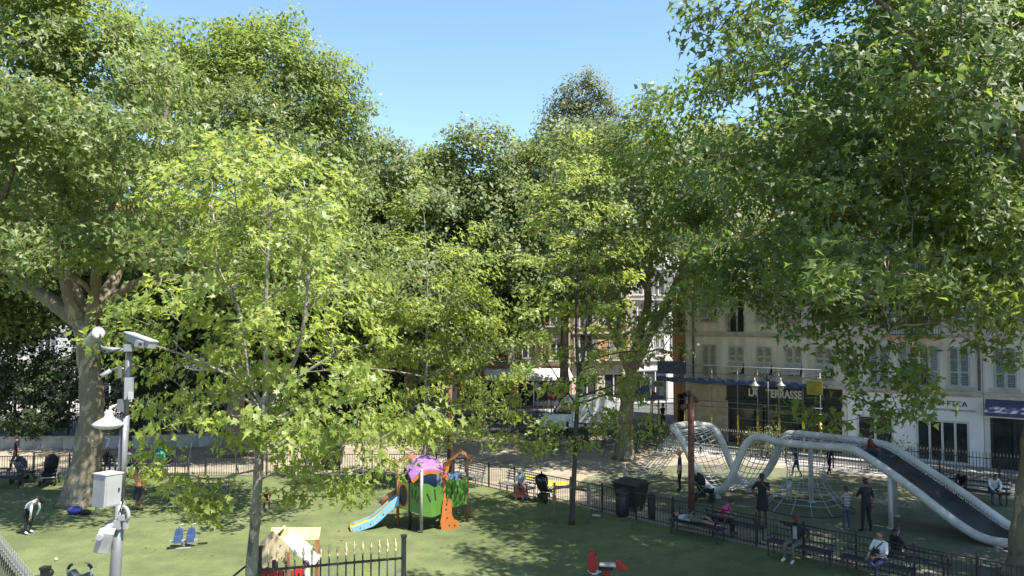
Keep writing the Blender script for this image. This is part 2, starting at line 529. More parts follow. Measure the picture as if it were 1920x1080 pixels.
_win_cache = {}
def add_window(parent, x, z, w, h, shut=None, state='open', french=False, rail=False, depth=0.18):
    """window in the local XZ plane of a facade whose outside is -Y"""
    key = (w, h)
    if key not in _win_cache:
        f = MB()
        t = 0.06
        for xx in (-w/2 + t/2, w/2 - t/2, -t/2 - 0.001, t/2 + 0.001): f.box((xx, 0, h/2), (t, 0.06, h))
        for zz in (t/2, h*0.68, h - t/2): f.box((0, 0.002, zz), (w - 0.02, 0.05, t))
        fm = f.mesh('window_frame', M_FRAME_W)
        p = MB(); p.box((0, 0, h/2), (w - 0.04, 0.012, h - 0.04))
        pm = p.mesh('pane', M_GLASS)
        s = MB(); s.box((0, -0.07, -0.045), (w + 0.24, 0.30, 0.09))
        sm = s.mesh('sill', M_STONE)
        _win_cache[key] = (fm, pm, sm)
    fm, pm, sm = _win_cache[key]
    win = inst('window', fm, parent, (x, depth, z))
    inst('pane', pm, win, (0, 0.03, 0))
    inst('sill', sm, win, (0, -depth + 0.05, 0))
    if shut:
        sw = w/2 - 0.012
        if state == 'open':
            me = shutter_mesh(sw, h, shut, M_SLAT_SHADE if shut is M_SHUT_BLUE else shut)
            for sgn in (-1, 1):
                inst('shutter', me, parent, (x + sgn * (w/2 + sw/2 + 0.03), -0.05, z), (0, 0, sgn * rad(-4)))
        elif state == 'closed':
            me = shutter_mesh(sw, h, shut, M_SLAT_SHADE if shut is M_SHUT_BLUE else shut)
            for sgn in (-1, 1):
                inst('shutter', me, parent, (x + sgn * (sw/2 + 0.006), -0.03, z))
        else:       # lower halves pushed out on their top hinge
            h2 = h * 0.46
            me = shutter_mesh(sw, h - h2, shut, shut); me2 = shutter_mesh(sw, h2, shut, shut)
            for sgn in (-1, 1):
                inst('shutter', me, parent, (x + sgn * (sw/2 + 0.006), -0.03, z + h2))
                a = rad(42 if sgn > 0 else 38)
                inst('shutter', me2, parent, (x + sgn * (sw/2 + 0.006), -0.03 - math.sin(a) * h2, z + h2 - math.cos(a) * h2), (-a, 0, 0))
    if rail:
        add_rail(parent, x, z, w + 0.1, 0.95, 0.12)
    return win

def add_rail(parent, x, z, w, h, out):
    b = MB()
    b.bar((-w/2, -out, h), (w/2, -out, h), 0.05, 0.035)
    b.bar((-w/2, -out, 0.06), (w/2, -out, 0.06), 0.03)
    n = int(w / 0.11)
    for i in range(n + 1):
        xx = -w/2 + w * i / n
        b.bar((xx, -out, 0.06), (xx, -out, h), 0.018)
        if i < n and i % 2 == 0:
            xm = xx + w / n
            b.tube([(xm + 0.075*math.cos(k), -out, h*0.5 + 0.12*math.sin(k)) for k in np.linspace(0, 6.28, 9)[:-1]], 0.009, 4, closed=True)
    for xx in (-w/2, w/2): b.bar((xx, -out, h), (xx, 0.0, h), 0.04)
    return b.build('railing', M_BLACK, parent, (x, 0, z))

def facade_wall(W, z0, z1, holes, t=0.35):
    """wall panel in local XZ with real openings; outside face at y = 0"""
    xs = sorted(set([0, W] + [v for h in holes for v in (h[0], h[1])]))
    zs = sorted(set([z0, z1] + [v for h in holes for v in (h[2], h[3])]))
    b = MB()
    for i in range(len(xs) - 1):
        for j in range(len(zs) - 1):
            xm, zm = (xs[i] + xs[i+1]) / 2, (zs[j] + zs[j+1]) / 2
            if any(h[0] < xm < h[1] and h[2] < zm < h[3] for h in holes): continue
            x0, x1, a0, a1 = xs[i], xs[i+1], zs[j], zs[j+1]
            b.add([(x0,0,a0),(x1,0,a0),(x1,0,a1),(x0,0,a1)], [(0,1,2,3)])
    for h in holes:
        x0, x1, a0, a1 = h
        b.add([(x0,0,a0),(x1,0,a0),(x1,t,a0),(x0,t,a0)], [(0,1,2,3)])
        b.add([(x0,0,a1),(x1,0,a1),(x1,t,a1),(x0,t,a1)], [(3,2,1,0)])
        b.add([(x0,0,a0),(x0,t,a0),(x0,t,a1),(x0,0,a1)], [(0,1,2,3)])
        b.add([(x1,0,a0),(x1,t,a0),(x1,t,a1),(x1,0,a1)], [(3,2,1,0)])
    return b

def house_shell(parent, W, D, H, wall_m, over=0.45):
    """sides, back, dark inside and roof"""
    b = MB()
    b.add([(0,0,0),(0,D,0),(0,D,H),(0,0,H),(W,0,0),(W,D,0),(W,D,H),(W,0,H)], [(3,2,1,0),(4,5,6,7),(1,2,6,5)])
    b.build('side_wall', wall_m, parent)
    c = MB(); c.box((W/2, 0.62, H/2), (W - 0.1, 0.02, H - 0.1)); c.build('dark_inside_sheet', M_SHOP_BLACK, parent)  # black sheet stands in for the darkness inside
    r = MB()
    zr = H + 0.28
    r.add([(-0.2, -over, zr), (W+0.2, -over, zr), (W+0.2, D/2, zr + 1.7), (-0.2, D/2, zr + 1.7), (W+0.2, D+over, zr), (-0.2, D+over, zr)],
          [(0,1,2,3), (3,2,4,5), (0,3,5), (1,4,2)])
    r.build('roof', M_ROOF, parent)
    e = MB(); e.box((W/2, -0.12, H + 0.1), (W + 0.3, 0.6, 0.22)); e.box((W/2, -0.06, H - 0.08), (W + 0.1, 0.36, 0.14))
    e.build('eaves_cornice', M_STONE, parent)

FANG = math.atan2(FU.y, FU.x)
FLOORS = [3.85, 6.55, 9.35, 12.15, 14.9]
HOUSE_H = 17.5

# ---------------------------------------------------------------- house with the black restaurant front
h1 = thing('corner_house', 'beige rendered house with tilted grey shutters above a black restaurant front', 'building', tuple(FA), FANG)
W1 = 9.35
holes = []
winspec = []
cols1 = [1.55, 3.22, 4.88, 6.55, 8.2]
for fi, fz in enumerate(FLOORS):
    hh = 1.72 if fi == 0 else 1.75
    zz = fz + (0.28 if fi == 0 else 0.75)
    for ci, cx in enumerate(cols1):
        w = 0.92
        z_, h_ = zz, hh
        if fi == 0 and ci == 0: z_, h_ = fz + 0.12, 1.95
        if fi == 1 and ci == 1: z_, h_ = fz + 0.12, 2.25
        holes.append((cx - w/2, cx + w/2, z_, z_ + h_))
        winspec.append((fi, ci, cx, z_, w, h_))
shop_holes = [(2.72, 4.7, 0.25, 2.72), (4.9, 6.75, 0.25, 2.72), (6.95, 9.0, 0.25, 2.72)]
wall = facade_wall(W1, 3.62, HOUSE_H, holes)
wall.build('wall', M_WALL_BEIGE, h1)
for (fi, ci, cx, z_, w, h_) in winspec:
    st = 'closed'
    if fi == 0: st = 'closed' if ci == 0 else 'tilt'
    elif (fi + ci) % 3 == 1: st = 'tilt'
    elif (fi * 2 + ci) % 5 == 0: st = 'open'
    if fi == 1 and ci == 1: st = 'open'
    balc = fi == 1 and ci == 1
    add_window(h1, cx, z_, w, h_, None if balc else M_SHUT_GREY, st, rail=balc)
for fz in FLOORS[1:]:
    b = MB(); b.box((W1/2, -0.05, fz + 0.02), (W1 - 0.02, 0.14, 0.16)); b.box((W1/2, -0.03, fz - 0.12), (W1 - 0.04, 0.08, 0.10))
    b.build('string_course', M_STONE, h1)
b = MB(); b.box((W1/2, -0.09, 3.72), (W1 - 0.02, 0.20, 0.18)); b.build('string_course', M_STONE, h1)
g1 = facade_wall(W1, 0.0, 3.62, [(2.66, 9.08, 0.12, 3.55)])
g1.build('wall', M_WALL_BEIGE, h1)
b = MB(); b.box((5.87, 0.02, 3.14), (6.5, 0.16, 0.86)); b.build('fascia', M_SHOP_BLACK, h1)
b = MB(); b.box((5.87, -0.10, 2.66), (6.5, 0.30, 0.10)); b.build('awning_box', M_SHOP_BLACK, h1)
text_mesh('LA', 0.62, M_FRAME_W, h1, (4.22, -0.085, 3.13), (math.pi/2, 0, 0), bold=0.022, extrude=0.02, sx=0.74)
text_mesh('TERRASSE', 0.62, M_FRAME_W, h1, (5.98, -0.085, 3.13), (math.pi/2, 0, 0), bold=0.022, extrude=0.02, sx=0.74)
for (x0, x1, a, c_) in shop_holes:
    b = MB()
    for xx in (x0, x1): b.box((xx, 0.10, 1.36), (0.12, 0.14, 2.5))
    b.box(((x0+x1)/2, 0.10, 2.56), (x1-x0, 0.12, 0.1)); b.box(((x0+x1)/2, 0.10, 0.3), (x1-x0, 0.12, 0.36))
    w_ = b.build('shop_window', M_SHOP_BLACK, h1)
    b = MB(); b.box(((x0+x1)/2, 0.16, 1.45), (x1-x0-0.1, 0.012, 2.2)); b.build('pane', M_GLASS, w_)
b = MB(); b.box((1.36, -0.03, 1.85), (2.5, 0.05, 3.3)); b.build('hoarding_panel', M_HOARD, h1)
b = MB(); b.tube([(0.55, -0.1, 3.9), (0.55, -0.1, HOUSE_H)], 0.06, 8); b.build('drainpipe', M_PIPE, h1)
house_shell(h1, W1, 11, HOUSE_H, M_WALL_CREAM)

FLOORS = FLOORS + [17.6]; HOUSE_H = 20.3
# ---------------------------------------------------------------- house with the white shop front
h2 = thing('row_house', 'pale grey house with blue shutters above a white shop front', 'building', tuple(F(9.37)), FANG)
W2 = 6.3
holes, winspec = [], []
cols2 = [1.6, 3.5, 5.32]
for fi, fz in enumerate(FLOORS):
    for cx in cols2:
        w = 0.92; h_ = 2.02 if fi == 0 else 1.85; z_ = fz + (0.18 if fi == 0 else 0.55)
        holes.append((cx - w/2, cx + w/2, z_, z_ + h_)); winspec.append((fi, cx, z_, w, h_))
facade_wall(W2, 3.62, HOUSE_H, holes).build('wall', M_WALL_GREY, h2)
for (fi, cx, z_, w, h_) in winspec:
    st = 'tilt' if (fi == 1 and cx > 5) or (fi == 3 and cx < 2) else ('closed' if (fi * 3 + int(cx)) % 4 == 1 else 'open')
    add_window(h2, cx, z_, w, h_, M_SHUT_BLUE, st)
    if st == 'open': add_rail(h2, cx, z_, w, 0.5, 0.08)
for fz in FLOORS[1:]:
    b = MB(); b.box((W2/2, -0.05, fz + 0.02), (W2 - 0.02, 0.14, 0.14)); b.build('string_course', M_STONE, h2)
b = MB(); b.box((W2/2, -0.10, 3.74), (W2 - 0.02, 0.26, 0.16)); b.box((W2/2, -0.05, 3.6), (W2 - 0.04, 0.14, 0.12)); b.build('string_course', M_STONE, h2)
# balcony with planters, the slab's orange light put into its colour
b = MB(); b.box((3.5, -0.42, 6.52), (2.3, 0.84, 0.14)); b.build('balcony', M_WALL_ORANGE, h2)
add_rail(h2, 3.5, 6.6, 2.3, 0.95, 0.8)
b = MB(); b.box((3.5, -0.42, 9.3), (2.3, 0.84, 0.14)); b.build('balcony', M_WALL_ORANGE, h2)
add_rail(h2, 3.5, 9.38, 2.3, 0.95, 0.8)
g2 = facade_wall(W2, 0.0, 3.62, [(0.45, 2.25, 0.3, 2.3), (3.3, 5.68, 0.14, 2.3)])
g2.build('shop_front', M_SHOP_WHITE, h2)
for (x0, x1, a, c_, posts) in ((0.45, 2.25, 0.3, 2.3, 2), (3.3, 5.68, 0.14, 2.3, 4)):
    b = MB()
    for k in range(posts + 1):
        b.box((x0 + 0.05 + (x1 - x0 - 0.1) * k / posts, 0.12, (a + c_)/2), (0.10, 0.10, c_ - a - 0.01))
    b.box(((x0+x1)/2, 0.122, c_ - 0.06), (x1 - x0 - 0.02, 0.08, 0.10)); b.box(((x0+x1)/2, 0.122, a + 0.05), (x1 - x0 - 0.02, 0.08, 0.10))
    w_ = b.build('shop_window', M_FRAME_W, h2)
    b = MB(); b.box(((x0+x1)/2, 0.17, (a + c_)/2), (x1 - x0 - 0.04, 0.012, c_ - a - 0.04)); b.build('pane', M_GLASS, w_)
M_LETTER_DARK = mat('dark_letters', (0.05, 0.045, 0.06), 0.5, 0.05, 5)
M_LETTER_GREY = mat('grey_blue_letters', (0.25, 0.27, 0.36), 0.5, 0.05, 5)
text_mesh('#TEAM FTCA', 0.37, M_LETTER_DARK, h2, (4.55, -0.02, 3.16), (math.pi/2, 0, 0), bold=0.004)
text_mesh('RENOVATION - RENOVATION', 0.14, M_LETTER_GREY, h2, (5.1, -0.02, 2.84), (math.pi/2, 0, 0), sx=0.9)
b = MB(); b.tube([(W2 - 0.12, -0.1, 3.9), (W2 - 0.12, -0.1, HOUSE_H)], 0.06, 8); b.build('drainpipe', M_PIPE, h2)
house_shell(h2, W2, 11, HOUSE_H, M_WALL_GREY)

# ---------------------------------------------------------------- house with the dark green shop and blue awning
h3 = thing('row_house', 'pale house over a dark green shop with small blue awning', 'building', tuple(F(15.69)), FANG)
W3 = 8.2
holes, winspec = [], []
for fi, fz in enumerate(FLOORS):
    for cx in (0.95, 2.9, 4.9, 6.9):
        w = 0.92; h_ = 2.02 if fi == 0 else 1.85; z_ = fz + (0.18 if fi == 0 else 0.55)
        holes.append((cx - w/2, cx + w/2, z_, z_ + h_)); winspec.append((fi, cx, z_, w, h_))
facade_wall(W3, 3.62, HOUSE_H, holes).build('wall', M_WALL_GREY, h3)
for (fi, cx, z_, w, h_) in winspec:
    add_window(h3, cx, z_, w, h_, M_SHUT_BLUE, 'open' if (fi + int(cx)) % 3 else 'closed')
for fz in FLOORS[1:] + [3.74]:
    b = MB(); b.box((W3/2, -0.06, fz + 0.02), (W3 - 0.02, 0.16, 0.14)); b.build('string_course', M_STONE, h3)
facade_wall(W3, 0.0, 3.62, [(0.25, 3.2, 0.12, 3.3), (3.7, 7.4, 0.12, 2.9)]).build('wall', M_WALL_GREY, h3)
for (x0, x1, z1) in ((0.25, 3.2, 3.3), (3.7, 7.4, 2.9)):
    b = MB()
    b.box(((x0+x1)/2, 0.04, z1 - 0.32), (x1-x0-0.01, 0.12, 0.62))
    for k in range(4): b.box((x0 + 0.06 + (x1-x0-0.12)*k/3, 0.08, (z1-0.6)/2 + 0.1), (0.12, 0.12, z1 - 0.7))
    b.box(((x0+x1)/2, 0.085, 0.36), (x1-x0-0.03, 0.1, 0.45))
    w_ = b.build('shop_window', M_SHOP_GREEN, h3)
    b = MB(); b.box(((x0+x1)/2, 0.15, 1.5), (x1-x0-0.1, 0.012, 2.4)); b.build('pane', M_GLASS, w_)
b = MB()
b.add([(0.1, -0.03, 3.5), (3.3, -0.03, 3.5), (3.3, -1.0, 2.95), (0.1, -1.0, 2.95), (0.1, -1.0, 2.78), (3.3, -1.0, 2.78), (0.1, -0.03, 3.42), (3.3, -0.03, 3.42), (0.1, -0.97, 2.78), (3.3, -0.97, 2.78)],
      [(0,3,2,1), (3,4,5,2), (6,7,9,8), (0,6,8,4,3), (1,2,5,9,7)])
b.build('awning', M_AWNING_BLUE, h3)
b = MB(); b.bar((0.15, -0.99, 2.74), (3.25, -0.99, 2.74), 0.05); b.build('awning_bar', M_FRAME_W, h3)
text_mesh('EN', 0.30, M_SLAT_SHADE, h3, (1.9, -0.03, 2.35), (math.pi/2, 0, 0))
house_shell(h3, W3, 11, HOUSE_H, M_WALL_GREY)

# ---------------------------------------------------------------- plainer builder for the houses across the street
def street_house(label, loc, rz, W, H, wall_m, shut_m, base_m, floors, ncol, awn=None, D=9, rails=(), roof_over=0.4, name='street_house'):
    h = thing(name, label, 'building', loc, rz)
    holes, ws = [], []
    for fi in range(floors):
        fz = 3.9 + fi * (H - 4.1) / floors
        for ci in range(ncol):
            cx = W * (ci + 0.5) / ncol; w, hh = 1.05, 2.0
            holes.append((cx - w/2, cx + w/2, fz + 0.3, fz + 0.3 + hh)); ws.append((fi, ci, cx, fz + 0.3, w, hh))
    facade_wall(W, 3.6, H, holes).build('wall', wall_m, h)
    for (fi, ci, cx, z_, w, hh) in ws:
        st = ('open', 'closed', 'open')[(fi * 2 + ci) % 3]
        add_window(h, cx, z_, w, hh, shut_m, st, depth=0.14)
        if fi in rails: add_rail(h, cx, z_ - 0.1, w + 0.9, 0.95, 0.4)
    for fi in range(floors):
        fz = 3.9 + fi * (H - 4.1) / floors
        b = MB(); b.box((W/2, -0.08, fz - 0.1), (W - 0.02, 0.22, 0.16)); b.build('string_course', M_STONE, h)
        if fi in rails:
            b = MB()
            for ci in range(ncol): b.box((W * (ci + 0.5) / ncol, -0.24, fz + 0.12), (2.1, 0.48, 0.12))
            b.build('balcony', M_STONE, h)
    facade_wall(W, 0.0, 3.6, [(0.5, W/2 - 0.3, 0.15, 2.9), (W/2 + 0.3, W - 0.5, 0.15, 2.9)]).build('wall', base_m, h)
    for (x0, x1) in ((0.5, W/2 - 0.3), (W/2 + 0.3, W - 0.5)):
        b = MB()
        n = max(2, int((x1 - x0) / 1.2))
        for k in range(n + 1): b.box((x0 + 0.05 + (x1-x0-0.1)*k/n, 0.12, 1.5), (0.09, 0.1, 2.7))
        b.box(((x0+x1)/2, 0.122, 2.84), (x1-x0-0.02, 0.09, 0.1))
        w_ = b.build('shop_window', M_FRAME_W, h)
        b = MB(); b.box(((x0+x1)/2, 0.17, 1.5), (x1-x0-0.05, 0.012, 2.7)); b.build('pane', M_GLASS, w_)
    if awn:
        b = MB()
        b.add([(0.2, -0.03, 3.45), (W-0.2, -0.03, 3.45), (W-0.2, -1.9, 2.75), (0.2, -1.9, 2.75), (0.2, -1.9, 2.5), (W-0.2, -1.9, 2.5), (0.2, -0.03, 3.38), (W-0.2, -0.03, 3.38), (0.2, -1.87, 2.5), (W-0.2, -1.87, 2.5)],
              [(0,3,2,1), (3,4,5,2), (6,7,9,8), (0,6,8,4,3), (1,2,5,9,7)])
        b.build('awning', awn, h)
    house_shell(h, W, D, H, wall_m, roof_over)
    return h

M_AWN_CREAM = mat('cream_awning', (0.62, 0.58, 0.50), 0.85, 0.08, 2)
# bright houses behind the street, turned towards the sun
street_house('sunlit cream house across the street behind the white van', (-4.5, 61.5, 0), rad(8), 9.5, 15.5, M_WALL_CREAM, M_SHUT_BROWN, M_WALL_ORANGE, 4, 4, M_AWN_CREAM, rails=(0, 1, 2))
street_house('orange house with balconies beside the cream street house', (5.0, 62.9, 0), rad(8), 5.0, 14.2, M_WALL_ORANGE, M_SHUT_GREY, M_WALL_CREAM, 4, 2, None, rails=(0,))
street_house('white sunlit house at the far end of the side street', (10.2, 66.0, 0), rad(24), 9.0, 15.0, M_WALL_WHITE, M_SHUT_GREY, M_WALL_WHITE, 4, 4, None)
street_house('pale tall house behind the plane trees at far left', (-52, 66, 0), rad(6), 26, 17.0, M_WALL_WHITE, M_SHUT_BLUE, M_STONE, 5, 9, None)
street_house('wide cream house mostly hidden behind the middle plane trees', (-25.5, 66, 0), rad(3), 20, 16.5, M_WALL_CREAM, M_SHUT_GREY, M_STONE, 5, 7, None, rails=(1,))
# orange gabled bay at the corner house's street side
bay = thing('corner_bay', 'orange rendered bay with ochre shutters on the corner of the beige house', 'building', tuple(F(-1.72, -1.9)), FANG)
facade_wall(1.68, 0.0, 9.0, [(0.35, 1.3, 3.95, 5.95), (0.35, 1.3, 6.9, 8.6), (0.3, 1.4, 0.2, 2.6)]).build('wall', M_WALL_ORANGE, bay)
add_window(bay, 0.825, 3.95, 0.95, 2.0, M_SHUT_BROWN, 'closed')
add_window(bay, 0.825, 6.9, 0.95, 1.7, M_SHUT_BROWN, 'closed')
b = MB(); b.box((0.75, -0.35, 6.55), (2.1, 0.7, 0.14)); b.build('balcony', M_STONE, bay)
add_rail(bay, 0.75, 6.62, 2.1, 0.95, 0.66)
b = MB(); b.box((0.84, 0.5, 3.0), (1.6, 0.02, 6)); b.build('dark_inside_sheet', M_SHOP_BLACK, bay)  # black sheet in place of the unlit interior
b = MB(); b.add([(0,0,0),(0,6,0),(0,6,9),(0,0,9)], [(3,2,1,0)]); b.build('side_wall', M_WALL_CREAM, bay)
b = MB(); b.box((0.7, 2.7, 9.12), (2.1, 6.2, 0.2)); b.build('roof', M_STONE, bay)

# ---------------------------------------------------------------- scaffold on the restaurant front
sc = thing('scaffold', 'light steel scaffold with blue netting and yellow pole sleeves on restaurant front', 'scaffold', tuple(F(0.2, 1.3)), FANG)
for x in (-1.4, 0.3, 2.0, 3.55, 4.7, 5.9, 7.2, 8.1):
    b = MB(); b.cyl((x, 0, 0.13), (x, 0, 5.0 if x < 2 else 4.6), 0.028, n=8)
    p = b.build('pole', M_PIPE, sc)
    b = MB(); b.cyl((x, 0, 0.14), (x, 0, 1.95), 0.065, n=8); b.build('sleeve', M_YELLOW, p)
for z, x0, x1 in ((2.62, -1.5, 8.2), (2.3, -1.5, 8.2), (1.75, 3.5, 8.2), (4.7, -1.5, 8.2), (4.25, -1.5, 8.2)):
    b = MB(); b.cyl((x0, -0.03, z), (x1, -0.03, z), 0.024, n=6); b.build('ledger', M_PIPE, sc)
b = MB(); b.box((3.4, 0.45, 3.76), (9.8, 0.95, 0.06)); b.build('platform', M_WOOD, sc)
b = MB()
n = 60
vs, fs = [], []
rngn = random.Random(5)
for i in range(n + 1):
    x = -1.5 + 9.7 * i / n
    k = 0.03 * math.sin(i * 1.7) + 0.02 * rngn.random()
    vs += [(x, -0.06 - k, 3.94 + 0.03*math.sin(i*0.9)), (x, -0.10 - k*1.5, 3.75), (x, -0.05 + k, 3.64 + 0.03 * math.sin(i * 0.6))]
for i in range(n):
    a = i * 3
    fs += [(a, a+1, a+4, a+3), (a+1, a+2, a+5, a+4)]
b.add(vs, fs, True); b.build('netting', M_NET_BLUE, sc)
b = MB(); b.box((-0.5, -0.08, 4.5), (1.9, 0.03, 0.75)); b.build('netting', M_AWNING_BLUE, sc)
b = MB(); b.box((7.9, -0.35, 3.75), (0.8, 0.05, 0.75)); p = b.build('banner', mat('dull_yellow_banner', (.24, .23, .03), .7, .15, 3), sc)
# hoarding tower on the street corner
tw = thing('site_hoarding', 'ochre and blue hoarding boards on poles beside the scaffold corner', 'hoarding', tuple(F(-2.6, 2.0)), FANG)
for x in (-1.2, 0.0, 1.2, 2.2):
    b = MB(); b.cyl((x, 0, 0), (x, 0, 3.9), 0.03, n=8); b.build('pole', M_PIPE, tw)
for z in (1.7, 2.2, 2.55):
    b = MB(); b.cyl((-1.3, -0.03, z), (2.3, -0.03, z), 0.02, n=6); b.build('ledger', M_PIPE, tw)
b = MB(); b.box((-0.6, -0.05, 3.4), (1.0, 0.04, 0.95)); b.build('board', mat('ochre_board', (0.50, 0.33, 0.07), 0.7, 0.1, 2), tw)
b = MB(); b.box((0.6, -0.05, 3.3), (1.0, 0.04, 1.15)); bb = b.build('board', M_AWNING_BLUE, tw)
text_mesh('P', 0.5, M_FRAME_W, bb, (0.6, -0.09, 3.35), (math.pi/2, 0, 0))
b = MB(); b.box((0.4, -0.02, 2.72), (3.4, 0.06, 0.2)); b.build('netting', M_NET_BLUE, tw)
# ================================================================== trees
M_BARK_PLANE = bark_mat('plane_bark', (0.155, 0.13, 0.085), (0.30, 0.26, 0.18), (0.085, 0.072, 0.05), 1.6)
M_BARK_YOUNG = bark_mat('young_plane_bark', (0.20, 0.18, 0.14), (0.32, 0.29, 0.23), (0.10, 0.085, 0.065), 4.0)
M_BARK_DARK = bark_mat('dark_bark', (0.06, 0.05, 0.04), (0.10, 0.09, 0.07), (0.035, 0.03, 0.025), 3.0)
M_LEAF_YOUNG = leaf_mat('young_plane_leaf', (0.195, 0.250, 0.060), (0.45, 0.55, 0.115), 0.6)
M_LEAF_MID = leaf_mat('mid_plane_leaf', (0.175, 0.23, 0.058), (0.40, 0.50, 0.105), 0.6)
M_LEAF_BIG = leaf_mat('plane_leaf', (0.148, 0.196, 0.062), (0.33, 0.43, 0.10), 0.6, spec=0.55, rough=0.46)
M_LEAF_RIGHT = leaf_mat('shaded_plane_leaf', (0.085, 0.128, 0.036), (0.23, 0.34, 0.055), 0.65, spec=0.5, rough=0.48)  # shade of the backlit right crown put into the leaf colour
M_LEAF_BACK = leaf_mat('back_plane_leaf', (0.138, 0.180, 0.068), (0.29, 0.37, 0.10), 0.6, spec=0.55, rough=0.48)
M_LEAF_GREY = leaf_mat('grey_green_leaf', (0.16, 0.185, 0.095), (0.26, 0.31, 0.12), 0.45)
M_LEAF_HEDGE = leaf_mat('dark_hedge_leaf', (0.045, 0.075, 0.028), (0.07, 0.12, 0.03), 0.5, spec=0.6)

SUN_H = np.array([SUN_DIR.x, SUN_DIR.y, 0.0]) / math.hypot(SUN_DIR.x, SUN_DIR.y)      # leaves turn a little to the light
LEAF_NEAR = (np.array([(0,.34,-.05),(0,0,0),(.46,.10,.04),(.25,.36,0),(.5,.64,.05),(.16,.60,0),(0,1,-.08),(-.16,.60,0),(-.5,.64,.05),(-.25,.36,0),(-.46,.10,.04)]),
             np.array([(0,i,i+1) for i in range(1,10)] + [(0,10,1)]))
LEAF_MID = (np.array([(0,.30,-.05),(.02,-.02,0),(.50,.22,.06),(.26,.62,.04),(0,1,-.06),(-.26,.62,.04),(-.50,.22,.06)]),
            np.array([(0,1,2),(0,2,3),(0,3,4),(0,4,5),(0,5,6),(0,6,1)]))
LEAF_LOBED = (np.array([(0,0,0),(.52,.16,.06),(.21,.44,.01),(.02,1,-.06),(-.21,.44,.01),(-.52,.16,.06)]), np.array([(0,1,2),(0,2,3),(0,3,4),(0,4,5)]))
LEAF_TRI = (np.array([(0,0,0),(.50,.38,.06),(.02,1,-.05),(-.50,.40,.06)]), np.array([(0,1,2),(0,2,3)]))

def leaves(rng, pos, out, size, tmpl, up=0.85, outw=0.5, rnd=0.5, droop=0.25, base=0.0):
    n = len(pos)
    nrm = np.zeros((n, 3)); nrm[:, 2] = up
    nrm += out * outw + rng.normal(0, rnd, (n, 3)) + base
    nrm /= np.linalg.norm(nrm, axis=1)[:, None] + 1e-9
    a = out * 0.7 + rng.normal(0, 0.8, (n, 3)); a[:, 2] -= droop
    a -= nrm * np.sum(a * nrm, axis=1)[:, None]
    a /= np.linalg.norm(a, axis=1)[:, None] + 1e-9
    b = np.cross(a, nrm)
    s = size * rng.uniform(0.5, 1.3, n)
    tv, tf = tmpl
    wx = rng.uniform(0.6, 1.1, n)[:, None, None]                  # broad or folded blade
    cu = rng.uniform(-1.5, 4.5, n)[:, None, None]                 # cupped or curled
    bend = rng.normal(0, 0.22, n)[:, None, None]                  # tip bent aside
    tx = tv[None, :, 0, None] * wx + bend * tv[None, :, 1, None] ** 2
    tz = tv[None, :, 2, None] * cu - 0.18 * (cu > 1.5) * tv[None, :, 1, None] ** 2
    V = pos[:, None, :] + s[:, None, None] * (tx * b[:, None, :] + tv[None, :, 1, None] * a[:, None, :] + tz * nrm[:, None, :])
    T = tf[None] + (np.arange(n) * len(tv))[:, None, None]
    return V.reshape(-1, 3), T.reshape(-1, 3)

def crown_clumps(rng, c, r, n, rc, shell=0.78, bottom=-0.85, flat=0.62):
    """leaf masses spread over an uneven ellipsoid"""
    out = []
    c = np.array(c); r = np.array(r)
    ga = math.pi * (3 - math.sqrt(5))
    for i in range(n):
        z = bottom + (0.90 - bottom) * ((i + 0.5) / n) ** 0.85
        rr = math.sqrt(max(0, 1 - z * z)); a = ga * i + rng.uniform(-0.35, 0.35)
        d = np.array([rr * math.cos(a), rr * math.sin(a), z])
        k = shell * rng.uniform(0.72, 1.14)
        s = rc * rng.uniform(0.7, 1.3)
        out.append((*(c + d * r * k), s * rng.uniform(0.9, 1.2), s * rng.uniform(0.9, 1.2), s * flat * rng.uniform(0.8, 1.1)))
    for i in range(n // 4):
        d = rng.normal(0, 0.33, 3)
        out.append((*(c + d * r), rc, rc, rc * flat))
    return out

